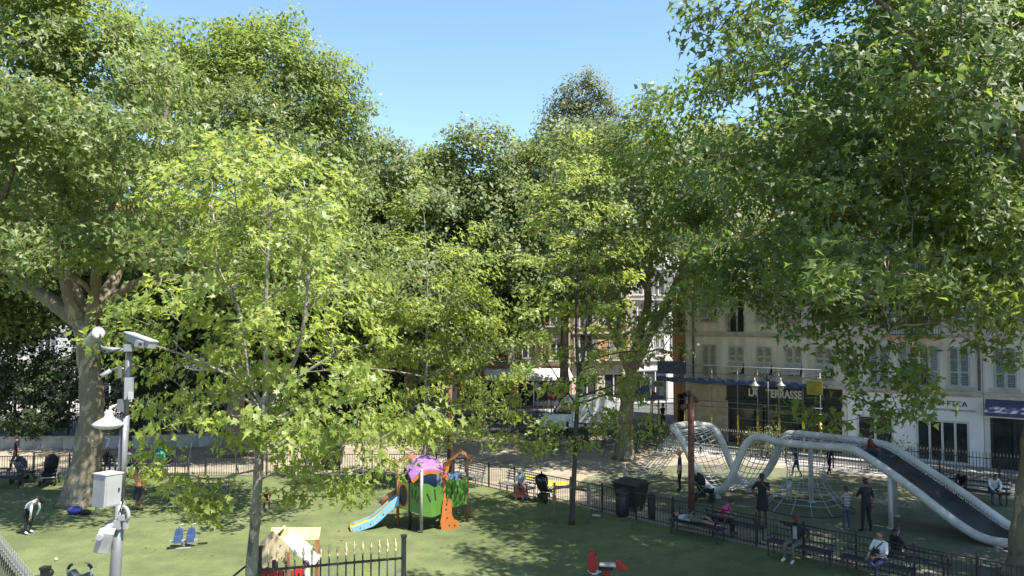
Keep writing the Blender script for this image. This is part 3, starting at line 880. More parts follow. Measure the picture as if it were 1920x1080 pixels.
def make_tree(name, label, base, trunk, trunk_r, clumps, leaf_m, bark_m, limbs=(), seed=1, spray_d=1.2, per_spray=34, spray_r=0.42,
              leaf=0.19, tmpl=LEAF_MID, group=None, flare=1.5, crown_c=None, taper=0.42, twig_r=0.012, shell_p=0.30, kinks=0.12, cat='tree', conn_lift=0.15, conn_from=0.45, up=0.7, outw=0.85, rnd=0.5):
    """clumps, trunk and limbs are in coordinates relative to base"""
    rng = np.random.default_rng(seed)
    root = thing(name, label, cat, tuple(base), 0, group)
    # trunk
    path = smooth_path([Vector(p) for p in trunk], 6)
    n = len(path)
    rs = []
    for i in range(n):
        t = i / (n - 1)
        r = trunk_r * (1 - taper * t)
        if flare: r *= 1 + (flare - 1) * math.exp(-path[i].z / (trunk_r * 1.6))
        rs.append(r * (1 + 0.05 * math.sin(i * 1.3 + seed)))
    tb = MB(); tb.tube(path, rs, 16 if trunk_r > 0.3 else 10)
    # knobs on the surface
    V = np.array(tb.v); V += rng.normal(0, trunk_r * 0.022, V.shape); tb.v = [tuple(v) for v in V]
    tb.build('trunk', bark_m, root)
    nodes = [(p, r) for p, r in zip(path[int(n * conn_from):], rs[int(n * conn_from):])]
    lb = MB()
    for (pts, r0, r1) in limbs:
        lp = smooth_path([Vector(p) for p in pts], 6)
        lr = [r0 + (r1 - r0) * i / (len(lp) - 1) for i in range(len(lp))]
        lb.tube(lp, lr, 10)
        nodes += list(zip(lp[2:], lr[2:]))
    top = path[-1]
    cl = sorted(clumps, key=lambda q: (Vector(q[:3]) - top).length)
    VV, TT, off = [], [], 0
    NP = [p for p, r in nodes]; NR = [r for p, r in nodes]
    cc = np.array(crown_c if crown_c is not None else np.mean(np.array([q[:3] for q in clumps]), axis=0))
    for q in cl:
        c = Vector(q[:3])
        arr = np.array(NP)
        dd = np.linalg.norm(arr - np.array(c), axis=1) + np.maximum(0, arr[:, 2] - c.z + 0.4) * 1.6
        j = int(np.argmin(dd))
        a, ra = NP[j], NR[j]
        L = (c - a).length
        if L > 0.25:
            r0 = min(ra * 0.72, 0.018 + 0.017 * L + 0.03 * min(q[3], 2.5) * (1 if trunk_r > 0.3 else 0.45))
            ctrl = a.lerp(c, 0.5) + Vector(rng.normal(0, kinks * L, 3)) + Vector((0, 0, conn_lift * L * (1 if c.z < a.z + L * 0.5 else -0.3)))
            m = max(4, int(L / 0.6))
            pp = [a * (1-t)**2 + ctrl * 2*t*(1-t) + c * t*t for t in [k / m for k in range(m + 1)]]
            rr = [r0 + (max(0.012, r0 * 0.35) - r0) * k / m for k in range(m + 1)]
            lb.tube(pp, rr, 6 if r0 > 0.05 else 5, cap=False)
            NP += pp[1:]; NR += rr[1:]
        # sprays of leaves
        vol = 4.19 * q[3] * q[4] * q[5]
        ns = max(3, int(spray_d * vol ** 0.88))
        d = rng.normal(0, 1, (ns, 3)); d /= np.linalg.norm(d, axis=1)[:, None]
        rr_ = rng.uniform(0, 1, ns) ** shell_p
        sp = np.array(c) + d * rr_[:, None] * np.array(q[3:6])
        cen = np.array(c)
        for k in range(ns):
            s = sp[k]
            if k % 2 == 0 or twig_r > 0.012:
                st = cen + (s - cen) * rng.uniform(0.05, 0.3)
                mid = (st + s) / 2 + rng.normal(0, 0.08, 3)
                lb.tube([st, mid, s], [twig_r * 1.6, twig_r * 1.1, twig_r * 0.5], 3, cap=False)
        nl = rng.poisson(per_spray, ns)
        pos = np.repeat(sp, nl, axis=0)
        pos = pos + np.clip(rng.normal(0, 1, pos.shape), -1.6, 1.6) * np.array([spray_r, spray_r, spray_r * 0.62])
        out = pos - cc
        out[:, 2] *= 0.5
        out = out + SUN_H * 0.25 * np.linalg.norm(out, axis=1)[:, None]
        out /= np.linalg.norm(out, axis=1)[:, None] + 1e-9
        nb = np.repeat(rng.normal(0, 0.42, (ns, 3)), nl, axis=0)       # leaves of one shoot face alike
        v, t = leaves(rng, pos, out, leaf, tmpl, up=up, outw=outw, rnd=rnd * 0.7, base=nb)
        VV.append(v); TT.append(t + off); off += len(v)
    lb.build('limbs', bark_m, root)
    me = fast_mesh('crown', np.concatenate(VV), np.concatenate(TT), leaf_m)
    o = inst('crown', me, root)
    o['kind'] = 'stuff'
    return root

def rel(pts, base):
    b = Vector(base)
    return [tuple(Vector(p) - b) for p in pts]

def px_clumps(base, rows):
    """rows of (px, py, depth, rx, ry, rz) -> clumps relative to base"""
    out = []
    for (px, py, d, rx, ry, rz) in rows:
        p = P(px, py, d) - Vector(base)
        out.append((p.x, p.y, p.z, rx, ry, rz))
    return out

# ---- big plane at the left
b0 = G(150, 946)
trunk = rel([b0, P(163, 860, b0.y), P(172, 760, b0.y), P(165, 670, b0.y), P(150, 590, b0.y)], b0)
limbs = [(rel([P(165, 600, b0.y), P(260, 530, b0.y - .5), P(400, 520, b0.y - 1.5), P(540, 510, b0.y - 2.5), P(640, 500, b0.y - 3)], b0), 0.22, 0.06),  # low right limb added to carry masses that shade the turf
         (rel([P(150, 600, b0.y), P(128, 520, b0.y), P(118, 440, b0.y + 0.3), P(128, 330, b0.y + 0.6), P(150, 180, b0.y)], b0), 0.42, 0.15),
         (rel([P(152, 605, b0.y), P(90, 560, b0.y + 0.2), P(30, 520, b0.y + 0.6), P(-40, 420, b0.y + 1)], b0), 0.36, 0.14),
         (rel([P(165, 600, b0.y), P(215, 520, b0.y + 1), P(250, 400, b0.y + 2), P(300, 250, b0.y + 2.5), P(330, 120, b0.y + 3)], b0), 0.30, 0.10),
         (rel([P(168, 620, b0.y), P(178, 540, b0.y - 0.6), P(190, 450, b0.y - 1.5), P(230, 330, b0.y - 2.5)], b0), 0.26, 0.09),
         (rel([P(30, 520, b0.y + 0.6), P(-10, 470, b0.y), P(5, 380, b0.y - 1), P(30, 300, b0.y - 1.5)], b0), 0.20, 0.08)]
rng = np.random.default_rng(11)
cl = []
for _ in range(150):                      # dome: masses near the top sit back, the middle bulges forward
    px = rng.uniform(-150, 470); py = rng.uniform(-130, 480)
    if px > 330 and py > 330: continue
    if px > 290 and py < 170: continue
    if px > 180 and py < 30 + (px - 180) * 0.3: continue
    rf = 6.2 * math.sqrt(max(0.05, 1 - ((330 - py) / 480) ** 2)) if py < 330 else 6.2
    d = b0.y + (rng.uniform(-1, -0.45) if rng.random() < 0.62 else rng.uniform(-0.45, 0.5)) * rf
    s = rng.uniform(0.9, 1.6)
    cl.append((px, py, d, s * 1.2, s * 1.2, s * 0.66))
cl += [(40, 440, 29, 1.6, 1.6, 1.0), (95, 400, 28, 1.5, 1.5, 1.0), (220, 470, 27.5, 1.5, 1.5, 0.9), (265, 430, 28, 1.4, 1.4, 0.9), (20, 520, 27, 1.2, 1.2, .8),
       (360, 400, 29, 1.8, 1.8, 1.2), (430, 440, 29, 1.8, 2, 1.2), (520, 400, 29, 1.9, 2, 1.2), (600, 430, 29, 1.8, 2, 1.1), (480, 500, 29, 1.6, 2, 1.0), (580, 520, 29, 1.5, 2, 0.9),
       (230, 60, 28, 1.5, 1.5, 1.0), (120, 60, 28, 1.8, 1.8, 1.2), (20, 90, 27, 1.8, 1.8, 1.2), (290, 160, 26.5, 1.7, 1.7, 1.1), (60, 220, 25.0, 1.6, 1.6, 1.0), (170, 250, 24.8, 1.6, 1.6, 1.0), (240, 320, 25, 1.5, 1.5, 0.9),
       (120, 150, 28, 1.7, 1.7, 1.1), (60, 140, 29, 1.7, 1.7, 1.1), (180, 130, 29, 1.7, 1.7, 1.1), (10, 20, 30, 1.6, 1.6, 1.1), (120, 0, 30, 1.6, 1.6, 1.1), (210, 20, 30, 1.3, 1.4, .9), (260, 100, 29, 1.5, 1.5, 1.0), (640, 470, 27, 1.8, 2, .8), (560, 470, 27.5, 1.8, 2, .8), (620, 540, 25.5, 1.7, 1.8, .7), (520, 560, 26.5, 1.6, 1.8, .7), (690, 520, 26.5, 1.5, 1.7, .7), (430, 540, 27, 1.5, 1.8, .7)]  # masses at the far right added for their shade on the turf
make_tree('plane_tree', 'huge old plane tree with thick forked trunk standing behind the camera pole', b0, trunk, 0.57, px_clumps(b0, cl), M_LEAF_BIG, M_BARK_PLANE,
          limbs, seed=3, spray_d=2.5, per_spray=28, spray_r=0.33, leaf=0.225, tmpl=LEAF_LOBED, group='old plane trees', flare=1.6, shell_p=0.4)

# ---- plane behind it whose crown ends against the sky
b1 = Vector((-15.2, 41.0, 0))
trunk = rel([b1, b1 + Vector((0.2, 0, 4)), b1 + Vector((0.6, 0, 8)), b1 + Vector((1.2, 0, 11))], b1)
limbs = [(rel([b1 + Vector((1.0, 0, 9)), P(380, 420, 41), P(430, 250, 41), P(470, 120, 41)], b1), 0.3, 0.1),
         (rel([b1 + Vector((1.0, 0, 8)), P(480, 400, 40), P(570, 280, 39), P(620, 180, 39)], b1), 0.28, 0.08),
         (rel([b1 + Vector((0.8, 0, 9)), P(250, 350, 42), P(190, 200, 42)], b1), 0.26, 0.08)]
cl = [(420, 105, 40, 2.1, 2, 1.7), (480, 75, 40, 1.9, 2, 1.6), (530, 95, 40, 2.2, 2, 1.8), (545, 45, 40, 0.9, .9, 0.8), (590, 110, 39, 2.0, 2, 1.7), (630, 130, 39, 1.6, 2, 1.4), (370, 120, 41, 2.2, 2, 1.8),
      (655, 185, 39, 1.4, 1.6, 1.2), (640, 240, 39, 1.7, 2, 1.3), (600, 200, 38, 2.2, 2, 1.6), (520, 190, 37, 2.2, 2, 1.6), (440, 190, 37, 2.2, 2, 1.6), (360, 200, 38, 2.2, 2, 1.6), (300, 120, 40, 2.0, 2, 1.6),
      (610, 300, 38, 2.0, 2, 1.5), (540, 280, 36, 2.2, 2, 1.6), (460, 280, 36, 2.2, 2, 1.6), (380, 290, 36, 2.0, 2, 1.5), (320, 300, 38, 1.8, 2, 1.5), (655, 275, 39, 0.9, 1.2, 0.8), (400, 65, 40, 1.0, 1, 0.9),
      (640, 350, 38, 1.8, 2, 1.4), (570, 370, 36, 2.2, 2, 1.5), (490, 370, 36, 2, 2, 1.5), (620, 430, 37, 2.0, 2, 1.5), (540, 450, 37, 2, 2, 1.4), (440, 430, 38, 1.8, 2, 1.3), (350, 480, 38, 1.5, 2, 1.0),
      (555, 12, 40, 0.45, .45, 0.5), (380, 150, 39, 2.0, 2, 1.4), (450, 140, 39, 2.0, 2, 1.4), (520, 145, 39, 2.0, 2, 1.4), (590, 160, 39, 1.9, 2, 1.4), (635, 200, 39, 1.4, 1.6, 1.1), (420, 235, 38, 2, 2, 1.4), (500, 235, 38, 2, 2, 1.4), (580, 250, 38, 2, 2, 1.4), (330, 160, 39, 1.8, 2, 1.3), (490, 45, 41, 1.4, 1.6, 1.1), (440, 60, 41, 1.4, 1.6, 1.1), (360, 48, 40, .7, .7, .6), (325, 40, 38, .8, 1, .6), (300, 60, 38, 1.2, 1.5, 1.0), (250, 180, 40, 2.0, 2, 1.6), (200, 260, 41, 2, 2, 1.5)]
cl = [(a_, b_ + 14, c_, d_, e_, f_ * .85) for a_, b_, c_, d_, e_, f_ in cl]
make_tree('plane_tree', 'tall plane tree whose rounded crown meets the sky left of centre', b1, trunk, 0.5, px_clumps(b1, cl), M_LEAF_BIG, M_BARK_PLANE,
          limbs, seed=5, spray_d=3.0, per_spray=33, spray_r=0.40, leaf=0.24, tmpl=LEAF_LOBED, group='old plane trees', shell_p=0.36)

# ---- large plane at the right edge
b2 = Vector((14.95, 21.6, 0))
tR = lambda x, y, z: tuple(Vector((x, y, z)))
trunk = [(0, 0, 0), (0.02, 0, 1.5), (0.15, 0, 3.2), (0.5, 0.1, 5.2), (0.75, 0.2, 7.2)]
limbs = [(rel([b2 + Vector((0.65, 0.1, 6.2)), P(1900, 500, 21.3), P(1850, 400, 20.6), P(1800, 300, 19.8), P(1740, 200, 19), P(1700, 60, 18)], b2), 0.26, 0.07),
         (rel([b2 + Vector((0.75, 0.2, 7.0)), P(1925, 300, 20.5), P(1850, 190, 19.5), P(1770, 110, 18.5), P(1690, 40, 17.5), P(1600, -40, 16.5)], b2), 0.16, 0.05),
         (rel([b2 + Vector((0.7, 0.1, 6.6)), P(1840, 470, 21.6), P(1750, 420, 22), P(1660, 410, 22.5), P(1560, 430, 23)], b2), 0.17, 0.04),
         (rel([b2 + Vector((0.7, 0.1, 6.4)), P(1850, 490, 21), P(1770, 540, 20), P(1690, 600, 19.6), P(1640, 650, 19.4)], b2), 0.11, 0.03),
         (rel([b2 + Vector((0.75, 0.2, 7.2)), P(1880, 330, 22), P(1800, 310, 23), P(1700, 290, 24), P(1600, 270, 24.5), P(1500, 280, 25)], b2), 0.2, 0.05),
         ([(0.75, 0.2, 7.2), (1.6, 0.5, 9.5), (2.4, 0.6, 13), (2.6, 0.5, 17)], 0.36, 0.1),
         ([(0.75, 0.2, 7.0), (2.6, 0.0, 8.8), (5.0, -0.3, 11)], 0.26, 0.08)]
rng = np.random.default_rng(21)
cl = []
for _ in range(330):
    px = rng.uniform(1290, 2000); py = rng.uniform(-330, 600)
    if px < 1330 + max(0, (130 - py)) * 1.1: continue
    if py > 520 and px > 1600: continue
    if py > 560 - (px - 1290) * 0.12: continue
    d = rng.uniform(16.5, 25.5)
    s = rng.uniform(0.55, 1.05)
    cl.append((px, py, d, s * 1.4, s * 1.4, s * 0.5))
for _ in range(70):
    px = rng.uniform(1480, 1930); py = rng.uniform(330, 600 - max(0, px - 1700) * 0.1)
    s = rng.uniform(0.45, 0.85)
    cl.append((px, py, rng.uniform(16.5, 22), s * 1.4, s * 1.4, s * 0.5))
for _ in range(26):
    px = rng.uniform(1660, 1930); py = rng.uniform(-40, 260)
    s = rng.uniform(0.4, 0.75)
    cl.append((px, py, rng.uniform(14.5, 17), s * 1.4, s * 1.4, s * 0.5))
# explicit masses: outline against the sky, low hanging sprays
cl += [(1300, 200, 24, .9, 1, .8), (1330, 160, 23.5, 1.0, 1, .8), (1250, 230, 25, .9, 1, .8), (1215, 260, 26, .8, 1, .8), (1390, 120, 22.5, .9, 1, .8), (1180, 300, 26, .8, 1, .9), (1240, 320, 25.5, 1, 1.2, .9), (1220, 190, 26, .35, .4, .4),
       (1310, 60, 17, .6, .7, .45), (1340, 20, 17, .7, .7, .45), (1390, 40, 16.5, .8, .8, .5), (1345, 95, 17, .45, .5, .3), (1420, -10, 16.5, .8, .8, .5), (1290, 15, 17.3, .35, .4, .3), (1450, 50, 17, .6, .7, .5), (1400, -60, 16, 1, 1, .7),
       (1270, 420, 25, 1.2, 1.2, .9), (1330, 480, 24, 1.1, 1.2, .8), (1290, 380, 25, 1.2, 1.2, .9), (1400, 520, 23, 1.2, 1.2, .8), (1480, 560, 22, 1.1, 1.2, .7), (1560, 560, 21, 1.0, 1.1, .7), (1350, 545, 24, 1.0, 1, .7),
       (1530, 640, 20, .8, .8, .5), (1600, 660, 19.8, .8, .8, .5), (1670, 640, 19.6, .75, .8, .45), (1580, 690, 19.8, .6, .6, .35), (1640, 700, 19.6, .7, .7, .4), (1700, 690, 19.5, .5, .6, .3),
       (1620, 745, 19.6, .7, .7, .28), (1690, 725, 19.6, .5, .5, .22), (1570, 795, 20, .5, .6, .2), (1640, 785, 20, .7, .7, .28), (1710, 770, 19.8, .45, .5, .22), (1500, 765, 20.4, .45, .5, .1), (1740, 745, 19.7, .3, .3, .15),
       (1760, 590, 20, .7, .7, .5), (1860, 560, 20.5, .8, .8, .5), (1900, 630, 20.5, .6, .7, .4), (1870, 610, 21, .6, .6, .4), (1800, 480, 21, .8, .8, .5), (1900, 490, 20, .7, .7, .5), (1910, 680, 20.5, .45, .5, .35), (1820, 640, 20, .45, .5, .3)]
base_cl = px_clumps(b2, cl)
for (x, y, z, r) in [(4, -3, 11, 2.2), (6, 0, 12, 2.3), (5, 3, 13, 2.4), (3, -4, 15, 2.2), (6, -2, 16, 2.4), (2, 3, 18, 2.3), (5, 2, 19, 2.2), (8, 1, 14, 2.2), (7, 4, 10, 2.2), (1, -2, 20, 2.2), (-3, 1, 20, 2), (-5, -1, 18, 2), (-2, -4, 19, 1.8), (3, 5, 9, 2), (9, -3, 11, 2), (1, 6, 12, 2), (4, 8, 12, 2.2), (0, 8, 15, 2.2), (6, 7, 15, 2.2), (3, 3, 15, 2.3), (-1, 5, 17, 2.2), (-3, 7, 15, 2.0), (2, -6, 13, 2), (5, -6, 14, 2.2), (3, 0, 12, 2), (7, -5, 12, 2.2), (9, 0, 17, 2.2), (10, 4, 13, 2.2), (8, 6, 18, 2.2), (4, -1, 20, 2.2), (1, -4, 17, 2), (-1, -5, 16, 1.8), (6, 3, 17, 2.2), (11, -4, 15, 2.2), (3, 7, 18, 2), (2, 1, 10.5, 1.8)]:  # outer masses, many added to shade the ground and limbs
    base_cl.append((x, y, z, r, r, r * 0.8))
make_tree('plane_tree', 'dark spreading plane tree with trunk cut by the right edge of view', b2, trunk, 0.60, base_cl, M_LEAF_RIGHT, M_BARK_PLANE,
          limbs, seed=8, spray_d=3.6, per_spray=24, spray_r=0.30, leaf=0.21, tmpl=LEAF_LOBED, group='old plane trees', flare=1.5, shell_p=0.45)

# ---- plane in the middle distance on the path
b3 = G(1170, 861)
trunk = rel([b3, P(1172, 800, b3.y), P(1178, 740, b3.y), P(1186, 680, b3.y)], b3)
limbs = [(rel([P(1186, 690, b3.y), P(1215, 630, b3.y), P(1250, 570, b3.y), P(1290, 480, b3.y), P(1330, 380, b3.y)], b3), 0.34, 0.1),
         (rel([P(1186, 690, b3.y), P(1200, 620, b3.y + .3), P(1215, 560, b3.y + 0.6), P(1200, 430, b3.y + 1), P(1200, 300, b3.y + 1)], b3), 0.32, 0.1),
         (rel([P(1184, 700, b3.y), P(1150, 620, b3.y), P(1120, 520, b3.y + 1), P(1080, 400, b3.y + 1.5)], b3), 0.3, 0.1)]
rng = np.random.default_rng(31)
cl = crown_clumps(rng, (1.9, -0.6, 13.2), (7.2, 7.6, 7.0), 56, 1.7, bottom=-0.75)
cl += px_clumps(b3, [(1235, 590, 39, 1.2, 1.2, .7), (1160, 600, 38.5, 1.3, 1.3, .8), (1280, 560, 39, 1.2, 1.2, .7), (1130, 560, 38, 1.3, 1.3, .8), (1255, 660, 39, .8, .9, .5), (1200, 660, 38, .8, .9, .5), (1110, 640, 38, 1.0, 1.0, .6), (1270, 620, 39.5, .9, .9, .6)])
make_tree('plane_tree', 'plane tree on the sandy path with pale trunk beside the rope tower', b3, trunk, 0.46, cl, M_LEAF_BACK, M_BARK_PLANE,
          limbs, seed=9, spray_d=2.0, per_spray=24, spray_r=0.42, leaf=0.24, tmpl=LEAF_TRI, group='old plane trees', shell_p=0.4)

# ---- planes of the back row
def back_tree(label, base, top_z, rx, rz_, seed, lean=0.0, leafm=None, n=52, leaf=0.27, dens=2.7):
    rng = np.random.default_rng(seed)
    cz = top_z - rz_
    tr = [(0, 0, 0), (0.1, 0, 2.5), (lean * 0.5, 0, 5.0), (lean, 0, cz - rz_ * 0.35)]
    cl = crown_clumps(rng, (lean, 0, cz), (rx, rx * 0.9, rz_), n, 1.85, bottom=-0.92)
    return make_tree('plane_tree', label, base, tr, 0.42, cl, leafm or M_LEAF_BACK, M_BARK_PLANE, (), seed=seed, spray_d=dens, per_spray=30, spray_r=0.46,
                     leaf=leaf, tmpl=LEAF_TRI, group='back row of plane trees', shell_p=0.4)
back_tree('back row plane tree just right of the tall left crown', (-9.0, 50.0, 0), 20.6, 7.2, 8.2, 41, 0.4)
back_tree('back row plane tree in the middle under the open sky', (-2.2, 52.0, 0), 21.6, 6.2, 8.6, 42, -0.3)
back_tree('back row plane tree right of centre behind the young tree', (3.6, 53.0, 0), 23.0, 6.0, 9.2, 43, 0.2)
back_tree('back row plane tree far left behind the huge plane', (-31.0, 43.0, 0), 21.5, 8.0, 8.6, 45, 0.5)
back_tree('back row plane tree behind the young tree at left', (-15.0, 54.0, 0), 17.8, 6.5, 7.2, 46, 0.5)
back_tree('lower plane tree behind the huge plane trunk at left', (-23.5, 47.5, 0), 14.5, 5.0, 5.6, 146, 0.2, n=34)
back_tree('lower plane tree in the row behind the front young tree', (-16.5, 48.5, 0), 13.5, 5.0, 5.4, 147, 0.2, n=34)
back_tree('lower plane tree behind the play tower on the far path', (-6.5, 47.0, 0), 12.5, 4.6, 4.8, 148, 0.2, n=30)
rng = np.random.default_rng(47)
bR = Vector((27.5, 27.0, 0))  # tree mostly out of view, added to shade the right play area
make_tree('plane_tree', 'plane tree added beyond the right edge to shade the climbing area', bR, [(0, 0, 0), (0.1, 0, 3), (0.3, 0, 6), (0.2, 0, 9)], 0.45, crown_clumps(rng, (-.5, -.5, 14.0), (7.2, 7.5, 6.3), 40, 1.8, bottom=-0.8), M_LEAF_RIGHT, M_BARK_PLANE, (),
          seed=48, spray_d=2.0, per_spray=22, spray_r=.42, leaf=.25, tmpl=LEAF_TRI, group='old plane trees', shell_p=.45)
# tall grey-green tree rising above the row
rng = np.random.default_rng(51)
bt = Vector((6.3, 64.0, 0))
cl = px_clumps(bt, [(1095, 160, 64, 1.7, 1.7, 1.3), (1060, 185, 64, 1.5, 1.5, 1.2), (1125, 180, 64, 1.5, 1.5, 1.2), (1090, 205, 64, 2.0, 1.8, 1.4), (1045, 215, 64, 1.3, 1.4, 1.1), (1140, 215, 64, 1.4, 1.4, 1.2),
                    (1080, 250, 64, 2.2, 2, 1.5), (1120, 260, 64, 2.2, 2, 1.5), (1100, 138, 64, .7, .7, .6), (1160, 240, 64, 1.3, 1.4, 1), (1030, 250, 64, 1.4, 1.4, 1.2)])
make_tree('ash_tree', 'airy grey-green tree rising above the back row against the sky', bt, [(0, 0, 0), (0.2, 0, 8), (0, 0, 15), (0.1, 0, 20)], 0.3, cl, M_LEAF_GREY, M_BARK_DARK, (), seed=52,
          spray_d=2.8, per_spray=30, spray_r=0.45, leaf=0.24, tmpl=LEAF_TRI, twig_r=0.02, shell_p=0.5)

# ---- young planes in the playground
def young_tree(label, base, trunk, trunk_r, limbs, cl, seed, leafm, leaf=0.16, spray_d=8.5, per=24, tmpl=LEAF_NEAR, spray_r=0.2, bark=None):
    return make_tree('young_plane_tree', label, base, trunk, trunk_r, cl, leafm, bark or M_BARK_YOUNG, limbs, seed=seed, spray_d=spray_d, per_spray=per, spray_r=spray_r, leaf=leaf,
                     tmpl=tmpl, group='young plane trees', flare=1.25, twig_r=0.009, taper=0.93, shell_p=0.5, kinks=0.06, conn_lift=0.02, conn_from=0.3, up=0.75, outw=0.8, rnd=0.48)

D4 = 15.0
b4 = Vector((P(470, 1080, D4).x - 0.12, D4, 0))
trunk = rel([b4, P(471, 1075, D4), P(480, 960, D4), P(486, 860, D4), P(493, 770, D4), P(500, 720, D4), P(497, 640, D4), P(500, 520, D4), P(505, 400, D4), P(500, 300, D4)], b4)
limbs = [(rel([P(497, 760, D4), P(540, 700, D4 - 0.3), P(560, 650, D4 - 0.5), P(575, 560, D4 - 0.6), P(578, 440, D4 - .5), P(570, 340, D4 - .4)], b4), 0.055, 0.012),
         (rel([P(495, 765, D4), P(470, 715, D4 + 0.2), P(455, 620, D4 + 0.3), P(440, 560, D4 + 0.3), P(410, 500, D4 + .3), P(400, 400, D4 + .3)], b4), 0.05, 0.012),
         (rel([P(493, 775, D4), P(450, 720, D4), P(400, 690, D4 - 0.2), P(330, 660, D4 - .4), P(260, 640, D4 - .5)], b4), 0.04, 0.01),
         (rel([P(496, 760, D4), P(570, 700, D4 + .3), P(640, 660, D4 + .5), P(720, 640, D4 + .6)], b4), 0.04, 0.01),
         (rel([P(485, 880, D4), P(440, 890, D4 - .1), P(400, 900, D4 - .2), P(340, 890, D4 - .3), P(290, 905, D4 - .4)], b4), 0.022, 0.007),
         (rel([P(485, 900, D4), P(540, 880, D4 - .2), P(600, 890, D4 - .4), P(680, 890, D4 - .4)], b4), 0.022, 0.007)]
rows = []
rng = np.random.default_rng(61)
outline = [(300, 245, 330), (360, 300, 600), (420, 330, 640), (480, 310, 660), (540, 280, 690), (600, 240, 700), (660, 200, 740), (720, 215, 745), (780, 240, 740), (820, 300, 740)]
for (py, x0, x1) in [(290, 370, 410), (285, 450, 520), (330, 335, 420), (335, 440, 640), (385, 320, 650), (435, 335, 650), (490, 350, 665), (540, 300, 690), (590, 250, 700), (640, 215, 720), (690, 235, 740), (740, 270, 760), (790, 300, 770), (825, 480, 770)]:
    x = x0
    while x < x1:
        s = rng.uniform(0.34, 0.58)
        rows.append((x + rng.uniform(-15, 15), py + rng.uniform(-18, 18), D4 + rng.uniform(-1.6, 2.2), s * 1.3, s * 1.3, s * 0.42))
        x += rng.uniform(48, 74)
rows += [(470, 262, D4, .16, .16, .3), (395, 268, D4, .14, .14, .28), (560, 300, D4, .2, .2, .35), (330, 320, D4, .2, .2, .3), (210, 580, D4, .35, .4, .25), (200, 640, D4, .3, .4, .2), (640, 350, D4, .35, .35, .3),
         (285, 885, D4 - .4, .35, .3, .15), (330, 905, D4 - .4, .4, .3, .15), (395, 925, D4 - .3, .42, .3, .16), (370, 940, D4 - .5, .3, .3, .12), (400, 955, D4 - .5, .1, .1, .12), 
         (300, 840, D4, .2, .3, .08), (560, 880, D4 - .3, .45, .4, .2), (610, 900, D4 - .4, .4, .3, .17), (680, 905, D4 - .4, .4, .35, .16), (550, 930, D4 - .4, .28, .2, .15), (640, 930, D4 - .4, .35, .3, .12),
         (720, 880, D4 - .3, .4, .3, .15), (690, 845, D4, .5, .4, .2), (620, 840, D4, .55, .5, .22), (745, 805, D4 + .2, .4, .4, .16), (800, 778, D4 + .4, .4, .4, .18), (560, 840, D4, .45, .4, .2), (440, 835, D4, .4, .4, .2), (785, 808, D4 + .3, .25, .3, .1), (832, 790, D4 + .5, .22, .2, .1)]
young_tree('bright green young plane tree in front with wide low branches', b4, trunk, 0.125, limbs, px_clumps(b4, rows), 62, M_LEAF_YOUNG)

D5 = 33.0
b5 = Vector((P(797, 900, D5).x, D5, 0))
trunk = rel([b5, P(797, 850, D5), P(798, 760, D5), P(800, 650, D5), P(800, 520, D5), P(795, 400, D5)], b5)
rows = []
rng = np.random.default_rng(71)
for (py, x0, x1) in [(370, 775, 800), (400, 740, 810), (440, 720, 830), (450, 885, 900), (480, 710, 920), (520, 700, 925), (560, 690, 935), (600, 690, 945), (640, 690, 950), (680, 690, 950), (720, 690, 945), (760, 700, 930), (800, 720, 900), (820, 740, 850)]:
    x = x0
    while x < x1 + 1:
        s = rng.uniform(0.5, 0.85)
        rows.append((x + rng.uniform(-10, 10), py + rng.uniform(-14, 14), D5 + rng.uniform(-1.8, 1.8), s * 1.2, s * 1.2, s * 0.5))
        x += rng.uniform(30, 46)
rows += [(895, 430, D5, .25, .25, .5), (780, 345, D5, .25, .25, .5), (745, 375, D5, .25, .25, .4)]
young_tree('young plane tree behind the play tower with dense light leaves', b5, trunk, 0.13, (), px_clumps(b5, rows), 72, M_LEAF_YOUNG, leaf=0.21, spray_d=4.6, per=30, tmpl=LEAF_LOBED, spray_r=0.27)

b6 = G(1072, 984)
D6 = b6.y
trunk = rel([b6, P(1077, 880, D6), P(1082, 760, D6), P(1084, 690, D6), P(1080, 620, D6), P(1082, 500, D6), P(1090, 380, D6), P(1092, 290, D6)], b6)
limbs = [(rel([P(1083, 700, D6), P(1096, 660, D6), P(1099, 600, D6), P(1102, 520, D6)], b6), 0.06, 0.02),
         (rel([P(1081, 760, D6), P(1040, 700, D6 - .3), P(1010, 650, D6 - .5)], b6), 0.035, 0.012)]
rows = []
rng = np.random.default_rng(81)
for (py, x0, x1) in [(290, 1080, 1110), (320, 1060, 1120), (355, 1030, 1130), (400, 1015, 1150), (440, 1000, 1190), (485, 985, 1200), (530, 980, 1200), (575, 975, 1205), (620, 970, 1215), (665, 950, 1215), (710, 935, 1225), (750, 930, 1200), (790, 900, 1180), (830, 930, 1110)]:
    x = x0
    while x < x1 + 1:
        s = rng.uniform(0.4, 0.7)
        if not (py > 640 and 1010 < x < 1070 and rng.random() < 0.3):
            rows.append((x + rng.uniform(-10, 10), py + rng.uniform(-14, 14), D6 + rng.uniform(-1.7, 1.7), s * 1.25, s * 1.25, s * 0.45))
        x += rng.uniform(36, 54) * (1.08 if py > 640 else 1.0)
rows += [(1098, 260, D6, .22, .22, .4), (1030, 380, D6, .25, .25, .4), (970, 380, D6, .2, .2, .3), (1175, 400, D6, .3, .3, .4), (1180, 810, D6, .5, .5, .25), (1130, 805, D6, .5, .5, .25), (1225, 790, D6, .4, .4, .22)]
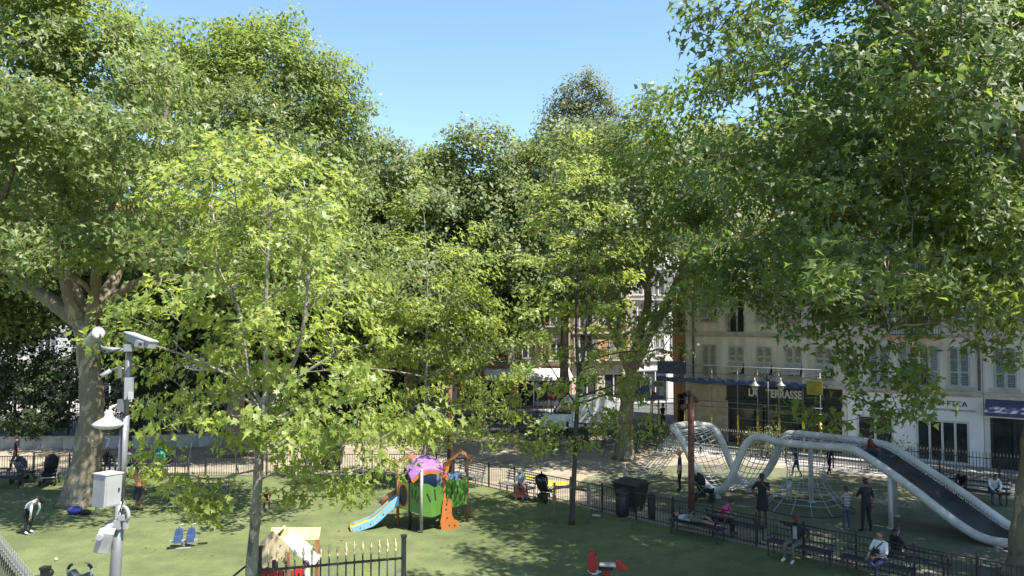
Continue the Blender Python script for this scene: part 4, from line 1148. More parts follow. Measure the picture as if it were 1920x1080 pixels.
young_tree('young plane tree tied to a wooden stake frame right of centre', b6, trunk, 0.10, limbs, px_clumps(b6, [(1085 + (r_[0] - 1085) * (.9 if r_[1] < 600 else 1.02),) + tuple(r_[1:]) for r_ in rows]), 82, M_LEAF_YOUNG, leaf=0.19, spray_d=4.8, per=28, tmpl=LEAF_LOBED, spray_r=0.24, bark=M_BARK_DARK)  # dark bark puts the shade on this trunk into its colour

# ---- shrubs and hedge trees behind the low wall
def shrub(label, base, h, r, seed, leafm=None, leaf=0.2, dens=2.6, name='shrub', n=14, per=32, group='dark shrubs behind the low wall'):
    rng = np.random.default_rng(seed)
    cl = []
    for i in range(n):
        z = h * (0.18 + 0.75 * (i + 0.5) / n)
        a = i * 2.4 + rng.uniform(-.5, .5)
        k = r * (0.75 - 0.55 * abs((i + 0.5) / n - 0.4))
        s = r * rng.uniform(0.38, 0.6)
        cl.append((k * math.cos(a), k * math.sin(a), z, s, s, s * 0.9))
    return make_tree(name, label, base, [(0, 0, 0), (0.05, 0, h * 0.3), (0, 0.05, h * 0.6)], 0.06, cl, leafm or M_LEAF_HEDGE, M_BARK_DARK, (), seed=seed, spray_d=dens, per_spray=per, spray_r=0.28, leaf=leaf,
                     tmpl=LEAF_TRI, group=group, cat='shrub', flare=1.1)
spots = [(-33.5, 45.5, 7.5, 2.6), (-29.5, 44.5, 8.0, 2.7), (-26.0, 44.0, 6.5, 2.4), (-22.8, 46.0, 6.0, 2.5), (-19.0, 47.2, 4.6, 2.3), (-15.2, 47.8, 4.8, 2.4), (-11.6, 48.4, 4.4, 2.3), (-8.0, 48.8, 4.2, 2.2)]
words = ['leftmost tall dark shrub behind the spiked fence', 'tallest dark shrub left of the huge plane trunk', 'dark shrub directly behind the huge plane trunk', 'dark shrub right of the huge plane trunk behind the wall',
         'dark shrub behind the low wall under the young tree', 'dark shrub behind the low wall left of the waste container', 'dark shrub behind the low wall near the middle', 'last dark shrub of the row before the street']
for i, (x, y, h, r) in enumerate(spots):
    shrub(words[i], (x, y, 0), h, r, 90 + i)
c = F(5.65, 3.0)
shrub('small round sunlit bush behind the wave tubes', (c.x, c.y, 0), 1.65, 1.15, 120, leafm=leaf_mat('pale_bush_leaf', (0.17, 0.20, 0.07), (0.2, 0.26, 0.06), 0.4), leaf=0.10, dens=6, n=9, per=30, group='bushes along the street fence')
c = F(12.2, 3.3)
shrub('dark green bush behind the top of the slide', (c.x, c.y, 0), 1.6, 1.0, 121, leaf=0.10, dens=5, n=8, per=30, group='bushes along the street fence')
for i, (px, py, h) in enumerate([(1010, 842, 1.3), (1100, 838, 1.4), (1230, 846, 1.2)]):
    c = G(px, py)
    shrub(['low dark hedge bush left of the white van', 'low dark hedge bush in front of the white van', 'low dark hedge bush right of the middle plane trunk'][i], (c.x, c.y, 0), h, 1.5, 130 + i, leaf=0.1, dens=4, n=9, per=26, group='low hedge bushes by the street')
# ================================================================== fences and walls
def bar_fence(name, label, pts, height=1.0, spacing=0.115, bar=0.016, post_every=1.6, post=0.05, group=None, spear=False, base_z=0.02, top_over=0.0, second_rail=None):
    """iron fence along a polyline: posts, rails and thin bars"""
    pts = [Vector(p) for p in pts]
    o0 = pts[0]
    root = thing(name, label, 'fence', tuple(o0), 0, group)
    pm = MB(); pm.box((0, 0, (height + 0.06) / 2), (post, post, height + 0.06)); pm.lathe([(post*0.7, 0), (post*0.75, 0.03), (0.004, 0.07)], 8, (0, 0, height + 0.06))
    pmesh = pm.mesh('post', M_BLACK)
    bars = MB(); tips = MB()
    rails = {}
    for a, b in zip(pts[:-1], pts[1:]):
        L = (b - a).length; d = (b - a) / L
        n = max(1, round(L / post_every))
        for i in range(n + (1 if b is pts[-1] else 0)):
            p = a + d * (L * i / n) - o0
            inst('post', pmesh, root, (p.x, p.y, base_z), (0, 0, math.atan2(d.y, d.x)))
        for z, w, h in ((height - 0.02, 0.035, 0.03), (0.12, 0.03, 0.025)) + (((second_rail, 0.03, 0.025),) if second_rail else ()):
            rails.setdefault(z, MB()).bar(a - o0 + Vector((0, 0, base_z + z)), b - o0 + Vector((0, 0, base_z + z)), w, h)
        m = int(L / spacing)
        for i in range(1, m):
            p = a + d * (L * i / m) - o0
            zt = base_z + height + top_over
            bars.bar((p.x, p.y, base_z + 0.05), (p.x, p.y, zt), bar)
            if spear:
                tips.lathe([(bar*0.7, 0), (bar*1.5, 0.03), (bar*1.1, 0.06), (0.003, 0.15)], 5, (p.x, p.y, zt), smooth=False)
    for z, mb in rails.items():
        mb.build('rail', M_BLACK, root)
    tag(bars.build('bars', M_BLACK, root), kind='stuff')
    if spear: tag(tips.build('spear_tips', mat('dull_gold_tip', (0.24, 0.22, 0.17), 0.5, 0.1, 20), root), kind='stuff')
    return root

bar_fence('low_fence', 'low black bar fence running diagonally between the two play areas', [D0, D1], 1.0)
bar_fence('low_fence', 'low black bar fence closing the back of the play turf at left', [Vector((-29, 35.1, 0)), Vector((-16, 35.8, 0)), Vector((-10.2, 35.8, 0))], 1.0)
bar_fence('low_fence', 'short low black fence between the waste container and the play tower', [Vector((-8.2, 35.9, 0)), Vector((-3.6, 35.9, 0)), Vector((-2.15, 34.65, 0))], 1.0)
bar_fence('street_fence', 'tall spiked fence between the climbing area and the shop street', [F(-2.0, FENCE_SIDE), F(23.5, FENCE_SIDE)], 1.22, 0.13, 0.02, 2.4, 0.07, spear=True, top_over=0.12)
bar_fence('street_fence', 'spiked black fence along the street in front of the white van', [Vector((-3.0, 48.6, 0)), Vector((6.2, 48.6, 0)), F(-2.4, FENCE_SIDE)], 1.4, 0.14, 0.02, 2.2, 0.07, spear=True, top_over=0.12)
bar_fence('park_fence', 'tall dark spiked fence on the low wall at far left', [Vector((-38, 43.3, 0)), Vector((-24.5, 43.6, 0))], 1.55, 0.14, 0.022, 2.2, 0.08, spear=True, base_z=0.75, top_over=0.15)
bar_fence('park_fence', 'tall dark spiked fence on the low wall behind the young trees', [Vector((-23.5, 43.7, 0)), Vector((-4.2, 46.8, 0))], 1.55, 0.14, 0.022, 2.2, 0.08, spear=True, base_z=0.75, top_over=0.15)

# low concrete wall made of blocks
M_CONC = mat('weathered_concrete', (0.34, 0.325, 0.29), 0.9, 0.18, 1.6, bump=0.4)
def block_wall(label, a, b, h=0.72, t=0.35, n=12):
    a, b = Vector(a), Vector(b)
    root = thing('low_wall', label, 'wall', tuple(a), math.atan2(b.y - a.y, b.x - a.x))
    L = (b - a).length; w = L / n
    bm = MB(); bm.box((0, 0, h/2 - 0.05), (w - 0.02, t, h - 0.1)); me = bm.mesh('block', M_CONC)
    for i in range(n): inst('block', me, root, (w * (i + 0.5), 0, 0.0))
    c = MB(); c.box((L/2, 0, h - 0.045), (L + 0.04, t + 0.07, 0.1)); c.build('coping', M_CONC, root)
    return root
w1 = block_wall('low concrete wall with white paint marks at far left', (-38, 43.2, 0), (-22.2, 43.5, 0), n=13)
w2 = block_wall('low concrete wall running behind the sandy path', (-21.9, 43.5, 0), (-4.2, 46.5, 0), n=15)
# white painted scrawl on the wall left of the trunk
M_SCRAWL = mat('white_scrawl', (0.66, 0.66, 0.63), 0.8, 0.2, 9)
b = MB()
x0 = 13.0
for k, (dx, pts) in enumerate([(0.0, [(0.25, .55), (0.05, .5), (0.2, .34), (0.0, .2), (0.22, .12)]), (0.62, [(0, .6), (0.02, .1)]), (0.62, [(0, .58), (0.22, .57), (0.2, .12)]), (1.1, [(0.02, .55), (0, .15), (.2, .12), (.24, .5), (.02, .57)]), (1.6, [(0, .6), (.25, .57), (.06, .12)]), (2.3, [(.3, .6), (.15, .4), (0.02, .1)])]):
    for p, q in zip(pts[:-1], pts[1:]):
        b.bar((x0 + dx + p[0], -0.182, p[1]), (x0 + dx + q[0], -0.182, q[1]), 0.006, 0.07)
b.build('painted_marks', M_SCRAWL, w1)

# spear fence close to the camera: every bar with its gilt tip is its own part
def spear_panel(label, a, b, n, top, rail_z, r=0.017, post_w=0.10, post_top=None, lower=0.35, posts=(True, True), name='gate_fence', tip_m=None):
    a, b = Vector(a), Vector(b)
    L = (b - a).length
    root = thing(name, label, 'fence', (a.x, a.y, 0), math.atan2(b.y - a.y, b.x - a.x))
    bm = MB(); bm.cyl((0, 0, 0.15), (0, 0, top - 0.30), r, n=8); bme = bm.mesh('bar', M_BLACK)
    tm = MB(); tm.lathe([(r*0.9, -0.30), (r*1.6, -0.28), (r*1.6, -0.25), (r*0.8, -0.235), (r*1.9, -0.18), (r*2.1, -0.14), (r*1.2, -0.09), (r*0.8, -0.06), (0.003, 0.0)], 8)
    tme = tm.mesh('spear_tip', tip_m or M_GOLD)
    for i in range(n):
        x = L * (i + 1) / (n + 1)
        o = inst('bar', bme, root, (x, 0, 0))
        inst('spear_tip', tme, o, (0, 0, top))
    for z in (rail_z, lower):
        m = MB(); m.box((L/2, 0, z), (L, 0.045, 0.045)); m.build('rail', M_BLACK, root)
    for k, x in enumerate((0, L)):
        if not posts[k]: continue
        m = MB(); pt = post_top or top
        m.box((x, 0, pt/2), (post_w, post_w, pt)); m.box((x, 0, pt + 0.02), (post_w + 0.03, post_w + 0.03, 0.04))
        m.build('post', M_BLACK, root)
    return root
pL = P(487, 1019, 16.1); pR = P(757, 1006, 16.95)
spear_panel('black gate fence with gilt spear tips in front of the play house', (pL.x, pL.y, 0), (pR.x, pR.y, 0), 16, 2.53, 2.08, post_top=2.55)
# fence at the left corner, coming towards the camera
q0, q1 = P(-60, 925, 18.3), P(68, 1072, 12.6)
qa = Vector((q0.x, q0.y, 0)); qb = Vector((q1.x, q1.y, 0))
spear_panel('black spear fence running towards the camera in the lower left corner', qa, qb, 36, 3.15, 2.72, r=0.013, post_w=0.08, post_top=3.1, tip_m=mat('pale_tip', (.20, .195, .18), .5))
# posts beside it
for i, (px, py, d, r) in enumerate([(74, 1067, 13.2, 0.06)]):
    t = P(px, py, d)
    po = thing('bollard', 'black square post at the end of the corner spear fence', 'post', (t.x + 0.1, t.y, 0))
    m = MB(); m.box((0, 0, t.z/2), (0.11, 0.11, t.z)); m.build('shaft', M_BLACK, po)
    m = MB(); m.box((0, 0, t.z + 0.02), (0.14, 0.14, 0.04)); m.build('cap', M_BLACK, po)
t = P(91, 1072, 13.3)
po = thing('bollard', 'black round topped post right of the square corner post', 'post', (t.x, t.y, 0))
m = MB(); m.cyl((0, 0, 0), (0, 0, t.z - 0.08), 0.045, n=10); m.build('shaft', M_BLACK, po)
m = MB(); m.ball((0, 0, t.z - 0.02), 0.085, 10); m.build('cap', M_BLACK, po)
# ================================================================== wave-shaped climbing frame with slide
U2 = Vector((0.7314, -0.6820, 0)); W2v = Vector((0.6820, 0.7314, 0))
O_F = Vector((8.493, 31.392, 0))
FRONT = [(-2.05, 2.66), (-1.85, 2.58), (-1.62, 2.25), (-1.30, 1.72), (-1.0, 1.16), (-0.66, 0.66), (-0.16, 0.32), (0.30, 0.42), (0.68, 0.94), (1.02, 1.72), (1.36, 2.40), (1.72, 2.68), (2.2, 2.70), (2.81, 2.62), (3.85, 2.62), (4.8, 2.66), (5.45, 2.66), (5.95, 2.45), (6.60, 2.07), (7.46, 1.52), (8.27, 0.95), (9.05, 0.44), (9.61, 0.22), (10.25, 0.20), (10.9, 0.22)]
BACK = [(-1.55, 2.66), (-1.3, 2.64), (-1.0, 2.48), (-0.68, 1.95), (-0.30, 1.10), (0.0, 0.66), (0.36, 0.36), (0.80, 0.42), (1.28, 0.90), (1.63, 1.46), (1.87, 2.0), (2.15, 2.55), (2.56, 2.70), (3.65, 2.72), (4.88, 2.70), (5.57, 2.68), (6.14, 2.62), (6.51, 2.46), (6.97, 2.19), (7.84, 1.68), (8.68, 1.17), (9.48, 0.64), (10.0, 0.32), (10.5, 0.22), (11.1, 0.22)]
wave = thing('wave_climber', 'white wave shaped tube climbing frame with rope nets and a long slide', 'climbing frame', tuple(O_F), math.atan2(U2.y, U2.x))
SPAN = 1.93
fpath = smooth_path([Vector((s, 0, z)) for s, z in FRONT], 5)
bpath = smooth_path([Vector((s, SPAN, z)) for s, z in BACK], 5)
TR = 0.15
m = MB(); m.tube(fpath, TR, 16); m.build('tube', M_TUBE, wave)
m = MB(); m.tube(bpath, TR, 16); m.build('tube', M_TUBE, wave)
# rounded head joining both tubes
head = smooth_path([Vector((-2.0, 0.0, 2.66)), Vector((-2.12, 0.25, 2.72)), Vector((-2.02, 1.0, 2.74)), Vector((-1.82, 1.6, 2.72)), Vector((-1.5, SPAN, 2.67))], 5)
m = MB(); m.tube(head, TR * 0.97, 14); m.build('tube', M_TUBE, wave)
for (s, y, h) in [(0.05, 0.0, 0.25), (0.5, SPAN, 0.28), (6.75, 0.0, 1.98), (6.35, SPAN, 2.5), (3.2, SPAN, 2.6), (10.0, 0.0, 0.2), (10.3, SPAN, 0.22)]:
    m = MB(); m.cyl((s, y, 0.0), (s, y, h), 0.085, n=14); m.cyl((s, y, 0.02), (s, y, 0.06), 0.15, n=14); m.build('support_post', M_TUBE, wave)
# rope net between the tubes
def lerp_path(path, t):
    x = t * (len(path) - 1); i = min(int(x), len(path) - 2)
    return path[i].lerp(path[i + 1], x - i)
net = MB()
nf = [p for p in fpath if p.x < 5.3]; nb = [p for p in bpath if p.x < 5.5]
NC = 46
for i in range(NC + 1):
    a, c = lerp_path(nf, i / NC), lerp_path(nb, i / NC)
    pts = [a.lerp(c, k / 6) + Vector((0, 0, -0.10 * math.sin(math.pi * k / 6))) for k in range(7)]
    net.tube(pts, 0.016, 4, cap=False)
for k in range(1, 7):
    pts = []
    for i in range(NC + 1):
        a, c = lerp_path(nf, i / NC), lerp_path(nb, i / NC)
        pts.append(a.lerp(c, k / 7) + Vector((0, 0, -0.10 * math.sin(math.pi * k / 7))))
    net.tube(pts, 0.016, 4, cap=False)
o = net.build('rope_net', M_ROPE, wave); o['kind'] = 'stuff'
# slide bed with dark rubber mesh and side ropes
bed = MB()
sf = [p for p in fpath if p.x > 5.3]; sb = [p for p in bpath if p.x > 5.5]
vs, fs = [], []
NB = 40; NK = 8
for i in range(NB + 1):
    a, c = lerp_path(sf, i / NB), lerp_path(sb, i / NB)
    for k in range(NK + 1):
        t = 0.17 + 0.66 * k / NK
        vs.append(a.lerp(c, t) + Vector((0, 0, -0.05 - 0.20 * math.sin(math.pi * k / NK) ** 0.5)))
for i in range(NB):
    for k in range(NK):
        q = i * (NK + 1) + k
        fs.append((q, q + 1, q + NK + 2, q + NK + 1))
bed.add(vs, fs, True)
o = bed.build('slide_bed', mat('slate_slide', (0.035, 0.038, 0.042), 0.42, 0.2, 1.5, metal=0.2), wave)
sol = o.modifiers.new('solid', 'SOLIDIFY'); sol.thickness = 0.02
lace = MB()
for side in (0, 1):
    prev = None
    for i in range(NB * 3 + 1):
        a, c = lerp_path(sf, i / (NB * 3)), lerp_path(sb, i / (NB * 3))
        t = (0.03 if i % 2 else 0.20)
        if side: t = 1 - t
        p = a.lerp(c, t) + Vector((0, 0, 0.03 if i % 2 else -0.10))
        if prev is not None: lace.bar(prev, p, 0.018)
        prev = p
o = lace.build('rope_lacing', M_ROPE, wave); o['kind'] = 'stuff'

# ---- slanting rope net from the head of the frame down to the ground at the left
def Wl(s, y, z): return O_F + U2 * s + W2v * y + Vector((0, 0, z))
fan = thing('climbing_net', 'slanting rope net stretched from the wave head to the ground at left', 'climbing net', tuple(Wl(-2.1, 0.9, 0)), math.atan2(U2.y, U2.x))
fn = MB()
topA, topB = Vector((0.0, -0.75, 2.5)), Vector((0.1, 0.85, 2.6))
ga, gb = G(1163, 912), G(1240, 888)
R_ = Matrix.Rotation(-math.atan2(U2.y, U2.x), 3, 'Z')
ga = R_ @ (ga - Wl(-2.1, 0.9, 0)); gb = R_ @ (gb - Wl(-2.1, 0.9, 0))
for k in range(8):
    fn.tube([topA.lerp(topB, k/7), topA.lerp(topB, k/7).lerp(ga.lerp(gb, k/7), .5) - Vector((0,0,.05)), ga.lerp(gb, k/7)], 0.014, 5, cap=False)
for i in range(1, 12):
    t = i / 12
    pts = [topA.lerp(topB, k/7).lerp(ga.lerp(gb, k/7), t) + Vector((0, 0, -0.03 - 0.05 * math.sin(math.pi * k / 7) - 0.02 * (k % 2))) for k in range(8)]
    fn.tube(pts, 0.013, 5, cap=False)
o = fn.build('ropes', M_ROPE, fan); o['kind'] = 'stuff'
m = MB()
for p in (ga, ga.lerp(gb, .5), gb): m.cyl((p.x, p.y, 0), (p.x, p.y, 0.12), 0.06, n=8)
m.build('anchors', M_BLACK, fan)

# ---- rope funnel hanging under the deck
fu = thing('climbing_net', 'rope funnel net spreading to the ground under the wave deck', 'climbing net', tuple(Wl(3.4, 0.9, 0)), 0)
m = MB()
rng = random.Random(4)
NR = 14
prof = [(0.95, 2.55), (0.82, 2.0), (0.70, 1.5), (0.75, 1.1), (1.0, 0.7), (1.35, 0.35), (1.75, 0.02)]
for k in range(NR):
    a = 2 * math.pi * k / NR
    m.tube([(r * math.cos(a), r * math.sin(a) * 0.9, z) for r, z in prof], 0.012, 4, cap=False)
for r, z in prof[1:-1] + [(0.88, 2.28), (0.72, 1.3), (1.16, 0.52), (0.76, 1.75)]:
    m.tube([(r * math.cos(2*math.pi*k/28), r * math.sin(2*math.pi*k/28) * 0.9, z + 0.02 * math.cos(k)) for k in range(28)], 0.012, 4, closed=True)
o = m.build('ropes', M_ROPE, fu); o['kind'] = 'stuff'
m = MB(); m.tube([(1.75 * math.cos(2*math.pi*k/28), 1.58 * math.sin(2*math.pi*k/28), 0.03) for k in range(28)], 0.03, 6, closed=True); m.build('ground_ring', M_BLACK, fu)
# small hanging basket net on the slide post
bk = thing('basket_net', 'small basket net hung between the slide posts', 'climbing net', tuple(Wl(6.5, 1.1, 0)), math.atan2(U2.y, U2.x))
m = MB()
for k in range(9):
    x = -0.7 + 1.4 * k / 8
    m.tube([(x, -0.5, 0.75), (x, 0, 0.62), (x, 0.5, 0.75)], 0.012, 4, cap=False)
for k in range(6):
    y = -0.5 + k / 5
    m.tube([(-0.7, y, 0.75 - 0.13*math.cos(y*3)), (0, y, 0.72 - .13*math.cos(y*3)), (0.7, y, 0.75 - .13*math.cos(y*3))], 0.012, 4, cap=False)
for s in (-1, 1): m.tube([(s*0.7, -0.5, 0.75), (s*0.75, 0.0, 0.8), (s*0.7, 0.5, 0.75)], 0.03, 6)
o = m.build('ropes', M_ROPE, bk); o['kind'] = 'stuff'

# ================================================================== play tower with small slide
M_GREEN_P = mat('green_play_panel', (0.085, 0.20, 0.03), 0.45, 0.06, 2, streak=0.22)
M_PURPLE = mat('purple_play_roof', (0.34, 0.155, 0.38), 0.4, 0.06, 2, streak=0.22)
M_ORANGE = mat('orange_play_panel', (0.50, 0.155, 0.03), 0.45, 0.06, 2, streak=0.22)
M_YELLOW_P = mat('yellow_play_slide', (0.60, 0.43, 0.06), 0.4, 0.05, 2, streak=0.22)
M_BLUE_P = mat('light_blue_play_panel', (0.22, 0.42, 0.62), 0.4, 0.05, 2, streak=0.22)
M_RED_P = mat('red_play_panel', (0.40, 0.025, 0.025), 0.4, 0.06, 2, streak=0.22)
M_BROWN_P = mat('brown_play_wood', (0.26, 0.11, 0.05), 0.6, 0.15, 5)
M_POST_P = mat('grey_play_post', (0.30, 0.28, 0.24), 0.5, 0.1, 6)

base = G(790, 1000)
pt = thing('play_tower', 'colourful play tower with purple roof, green panels and yellow slide', 'play tower', tuple(base), rad(0))
# local frame: x right, y away from camera
def post(x, y, h, m_=M_POST_P, r=0.055): 
    q = MB(); q.cyl((x, y, 0), (x, y, h), r, n=10); q.ball((x, y, h), r * 1.05, 8); q.build('post', m_, pt)
post(0.0, 0.0, 2.15); post(-0.46, 0.42, 2.1, M_BLACK); post(.74, 0.52, 2.25, M_ORANGE); post(0.55, 1.3, 2.2); post(-0.95, 0.85, 2.3, M_BROWN_P); post(-0.6, 1.5, 2.25, M_BROWN_P); post(1.5, 1.5, 2.3, M_BROWN_P); post(0.95, 2.0, 2.2)
m = MB(); dk = [(0.0, .04), (.68, .5), (.55, 1.28), (-.58, 1.46), (-.9, .86), (-.44, .46)]; m.prism(dk, .06, (0, 0, .95), (1, 0, 0), (0, 1, 0)); m.build('deck', M_BLACK_PLASTIC, pt)
# wavy green panels with slots
def wavy_panel(a, b, z0, z1, m_, slots=(), wav=0.1, t=0.04, low=0.0):
    a, b = Vector(a), Vector(b)
    L = (b - a).length; ax = (b - a) / L
    n = 14
    poly = [(L * i / n, z0 + low * math.sin(math.pi * i / n)) for i in range(n + 1)] + [(L * i / n, z1 + wav * math.sin(2 * math.pi * i / n + 0.6)) for i in range(n, -1, -1)]
    q = MB(); q.prism(poly, t, a, ax, (0, 0, 1)); o = q.build('panel', m_, pt)
    for (u, z, h, tilt) in slots:
        s = MB(); c = a + ax * u
        nrm = ax.cross(Vector((0, 0, 1)))
        Rm = Matrix.Rotation(tilt, 3, nrm)
        M3 = Matrix((ax, -nrm, Vector((0, 0, 1)))).transposed()
        s.box(c + Vector((0, 0, z)), (0.055, t + 0.012, h), M=Rm @ M3)
        s.build('slot', M_BLACK, o)
    return o
wavy_panel((-0.46, 0.40, 0), (0.0, -0.02, 0), 0.66, 1.62, M_GREEN_P, [(0.16, 1.3, .32, .1), (0.32, 1.28, .34, -.15), (0.46, 1.15, .24, -.5)], .05)
wavy_panel((0.03, -0.02, 0), (0.72, 0.50, 0), 0.62, 1.60, M_GREEN_P, [(0.24, 1.2, .34, .45), (0.5, 1.26, .4, .08)], .09, low=-0.12)
wavy_panel((.8, 0.6, 0), (1.5, 1.25, 0), 0.7, 1.66, M_GREEN_P, [(0.25, 1.3, .3, 0), (0.5, 1.3, .3, 0)], .05)
wavy_panel((-0.95, 0.88, 0), (-0.66, 1.5, 0), 0.9, 1.75, M_GREEN_P, [(0.3, 1.35, .25, 0)], .03)
wavy_panel((-0.1, 1.5, 0), (0.5, 1.5, 0), 1.0, 1.78, M_BLUE_P, (), .03)
wavy_panel((0.55, 1.5, 0), (1.2, 1.6, 0), 1.0, 1.75, M_BLUE_P, [(.2, 1.5, .3, .4), (.45, 1.5, .3, -.4)], .03)
wavy_panel((-0.93, 0.84, 0), (-0.48, 0.43, 0), 0.66, 1.62, mat('lime_play_panel', (.36, .42, .05), .45, .06, 2), (), .03)
# purple curved roof on orange arches
def arch_roof(cx, cy, ang, w, depth, z, rise, m_, edge_m, parent, pitch=0.0):
    q = MB(); n = 12
    ax = Vector((math.cos(ang), math.sin(ang), 0)); ay = Vector((-math.sin(ang), math.cos(ang), 0))
    vs, fs = [], []
    for s in (-1, 1):
        for lay in (0, -0.07):
            for i in range(n + 1):
                u = -1 + 2 * i / n
                zz = z + rise * (1 - u * u) + lay + s * pitch * depth / 2
                vs.append(Vector((cx, cy, 0)) + ax * (u * w / 2) + ay * (s * depth / 2) + Vector((0, 0, zz)))
    k = n + 1
    for i in range(n):
        fs += [(i, i+1, 2*k+i+1, 2*k+i), (k+i, 3*k+i, 3*k+i+1, k+i+1), (i, k+i, k+i+1, i+1), (2*k+i, 2*k+i+1, 3*k+i+1, 3*k+i)]
    fs += [(0, 2*k, 3*k, k), (n, k+n, 3*k+n, 2*k+n)]
    q.add(vs, fs, True)
    o = q.build('roof', m_, parent)
    e = o.modifiers.new('edge', 'EDGE_SPLIT'); e.split_angle = rad(40)
    for s in (-1, 1):
        q = MB()
        pts = [(Vector((cx, cy, 0)) + ax * (u * w / 2 * 0.96) + ay * (s * depth / 2 * 0.98) + Vector((0, 0, z - 0.10 + rise * (1 - u * u) + s * pitch * depth / 2))) for u in np.linspace(-1, 1, 11)]
        for a_, b_ in zip(pts[:-1], pts[1:]): q.bar(a_, b_, 0.045, 0.12)
        q.build('roof_arch', edge_m, o)
    return o
arch_roof(0.1, 0.68, rad(20), 1.35, 1.1, 2.02, 0.30, M_PURPLE, M_ORANGE, pt, 0.26)
m = MB(); m.prism([(-.10, 1.72), (.10, 1.72), (.16, 2.1), (.28, 2.4), (.1, 2.45), (-.04, 2.15)], 0.05, (.76, 0.44, 0), (0.86, 0.5, 0), (0, 0, 1)); m.build('roof_bracket', M_ORANGE, pt)
# tunnel mouth with yellow and orange surround
m = MB()
ring = [Vector((math.cos(a) * 0.36, 0, math.sin(a) * 0.36)) for a in np.linspace(0, 2 * math.pi, 19)[:-1]]
axd = Vector((0.55, -0.45, 0)).normalized(); up_ = Vector((0, 0, 1)); cc = Vector((-0.62, 0.62, 1.24))
cc = Vector((-0.70, 0.635, 1.16)); axd = Vector((.74, -.67, 0)).normalized()
outer = [(0.29 * math.cos(a), 0.46 * math.sin(a)) for a in np.linspace(0, 2 * math.pi, 25)[:-1]]
m.prism(outer, 0.06, cc, axd, up_); m.build('tunnel_surround', M_YELLOW_P, pt)
m = MB(); m.prism([(0.26 * math.cos(a), 0.42 * math.sin(a)) for a in np.linspace(0, 2 * math.pi, 25)[:-1]], 0.08, cc, axd, up_); m.build('tunnel_rim', M_ORANGE, pt)
m = MB(); m.prism([(0.215 * math.cos(a), 0.36 * math.sin(a)) for a in np.linspace(0, 2 * math.pi, 25)[:-1]], 0.10, cc, axd, up_); m.build('tunnel', M_BLACK_PLASTIC, pt)
# slide
st_ = Vector((-0.98, 0.92, 0.95)); en = Vector((-2.5, 0.38, 0.0))
dx = (en - st_); dx.z = 0; sl = dx.length; dx.normalize(); ny = Vector((-dx.y, dx.x, 0))
prof = [(0.0, 0.95), (0.12, 0.92), (0.35, 0.74), (0.65, 0.47), (0.9, 0.30), (1.2, 0.22), (1.45, 0.17), (sl, 0.14)]
q = MB(); vs, fs = [], []
for (s, z) in prof:
    for w_ in (-0.22, 0.22):
        vs.append(Vector((st_.x, st_.y, 0)) + dx * s + ny * w_ + Vector((0, 0, z)))
for i in range(len(prof) - 1):
    a = i * 2; fs.append((a, a+1, a+3, a+2))
q.add(vs, fs, True); o = q.build('slide_bed', M_YELLOW_P, pt); s_ = o.modifiers.new('solid', 'SOLIDIFY'); s_.thickness = 0.03
for sgn in (-1, 1):
    top = [(s, z + 0.17 - 0.02 * i) for i, (s, z) in enumerate(prof)]
    bot = [(s, max(0.0, z - 0.16)) for (s, z) in prof]
    q = MB(); q.prism(top + bot[::-1], 0.05, Vector((st_.x, st_.y, 0)) + ny * (0.25 * sgn), dx, (0, 0, 1)); o = q.build('slide_side', M_BLUE_P, pt)
    for (s, z) in ((0.55, 0.5), (1.0, 0.2), (1.35, 0.1)):
        q = MB(); c = Vector((st_.x, st_.y, 0)) + ny * (0.25 * sgn) + dx * s + Vector((0, 0, z + 0.03))
        q.cyl(c - ny * 0.035, c + ny * 0.035, 0.022, n=8); q.build('bolt', M_BLACK, o)
q = MB(); c = Vector((st_.x, st_.y, 0)) + dx * sl; q.tube([c - ny * 0.26 + Vector((0, 0, .1)), c + ny * 0.26 + Vector((0, 0, .1))], 0.075, 10); q.build('slide_lip', M_YELLOW_P, pt)
q = MB(); q.tube([st_ + Vector((0.1, 0.35, 0.3)), st_ + Vector((-.3, .22, .1)), st_ + Vector((-.62, .1, -.2))], 0.10, 10); q.build('slide_hood', M_BROWN_P, pt)
# orange climbing leg at the right
m = MB()
m.prism([(0, 0), (0.62, 0), (0.64, .16), (0.58, .28), (.46, .34), (.38, .5), (.36, .9), (.33, 1.05), (.2, 1.12), (.06, 1.05), (.02, .85), (.0, .5), (-.05, .3)], 0.06, (.66, 0.40, 0), (0.95, 0.3, 0), (0, 0, 1))
leg = m.build('climbing_leg', M_ORANGE, pt)
for (u, z) in ((.18, .9), (.16, .72), (.2, .42), (.28, .16), (.48, .14)):
    m = MB(); c = Vector((.66, 0.40, 0)) + Vector((0.95, 0.3, 0)).normalized() * u + Vector((0, 0, z)); n_ = Vector((0.3, -0.95, 0)).normalized()
    m.cyl(c - n_ * 0.02, c + n_ * 0.045, 0.026, n=8); m.build('hole', M_BLACK, leg)
# brown pitched roof of the rear tower and slats
for sgn in (-1, 1):
    m = MB(); m.box((1.25 + sgn * 0.24, 1.9, 2.32), (0.58, 0.9, 0.05), M=Matrix.Rotation(sgn * rad(38), 3, 'Y')); m.build('roof', M_BROWN_P, pt)
for sgn in (-1, 1):
    m = MB(); m.box((-0.62 + sgn * 0.22, 1.4, 2.3), (0.5, 0.8, 0.05), M=Matrix.Rotation(sgn * rad(28), 3, 'Y')); m.build('roof', M_BROWN_P, pt)
m = MB(); m.box((0.4, 1.65, 0.62), (0.04, 0.8, 0.9)); m.build('panel', M_BLACK_PLASTIC, pt)

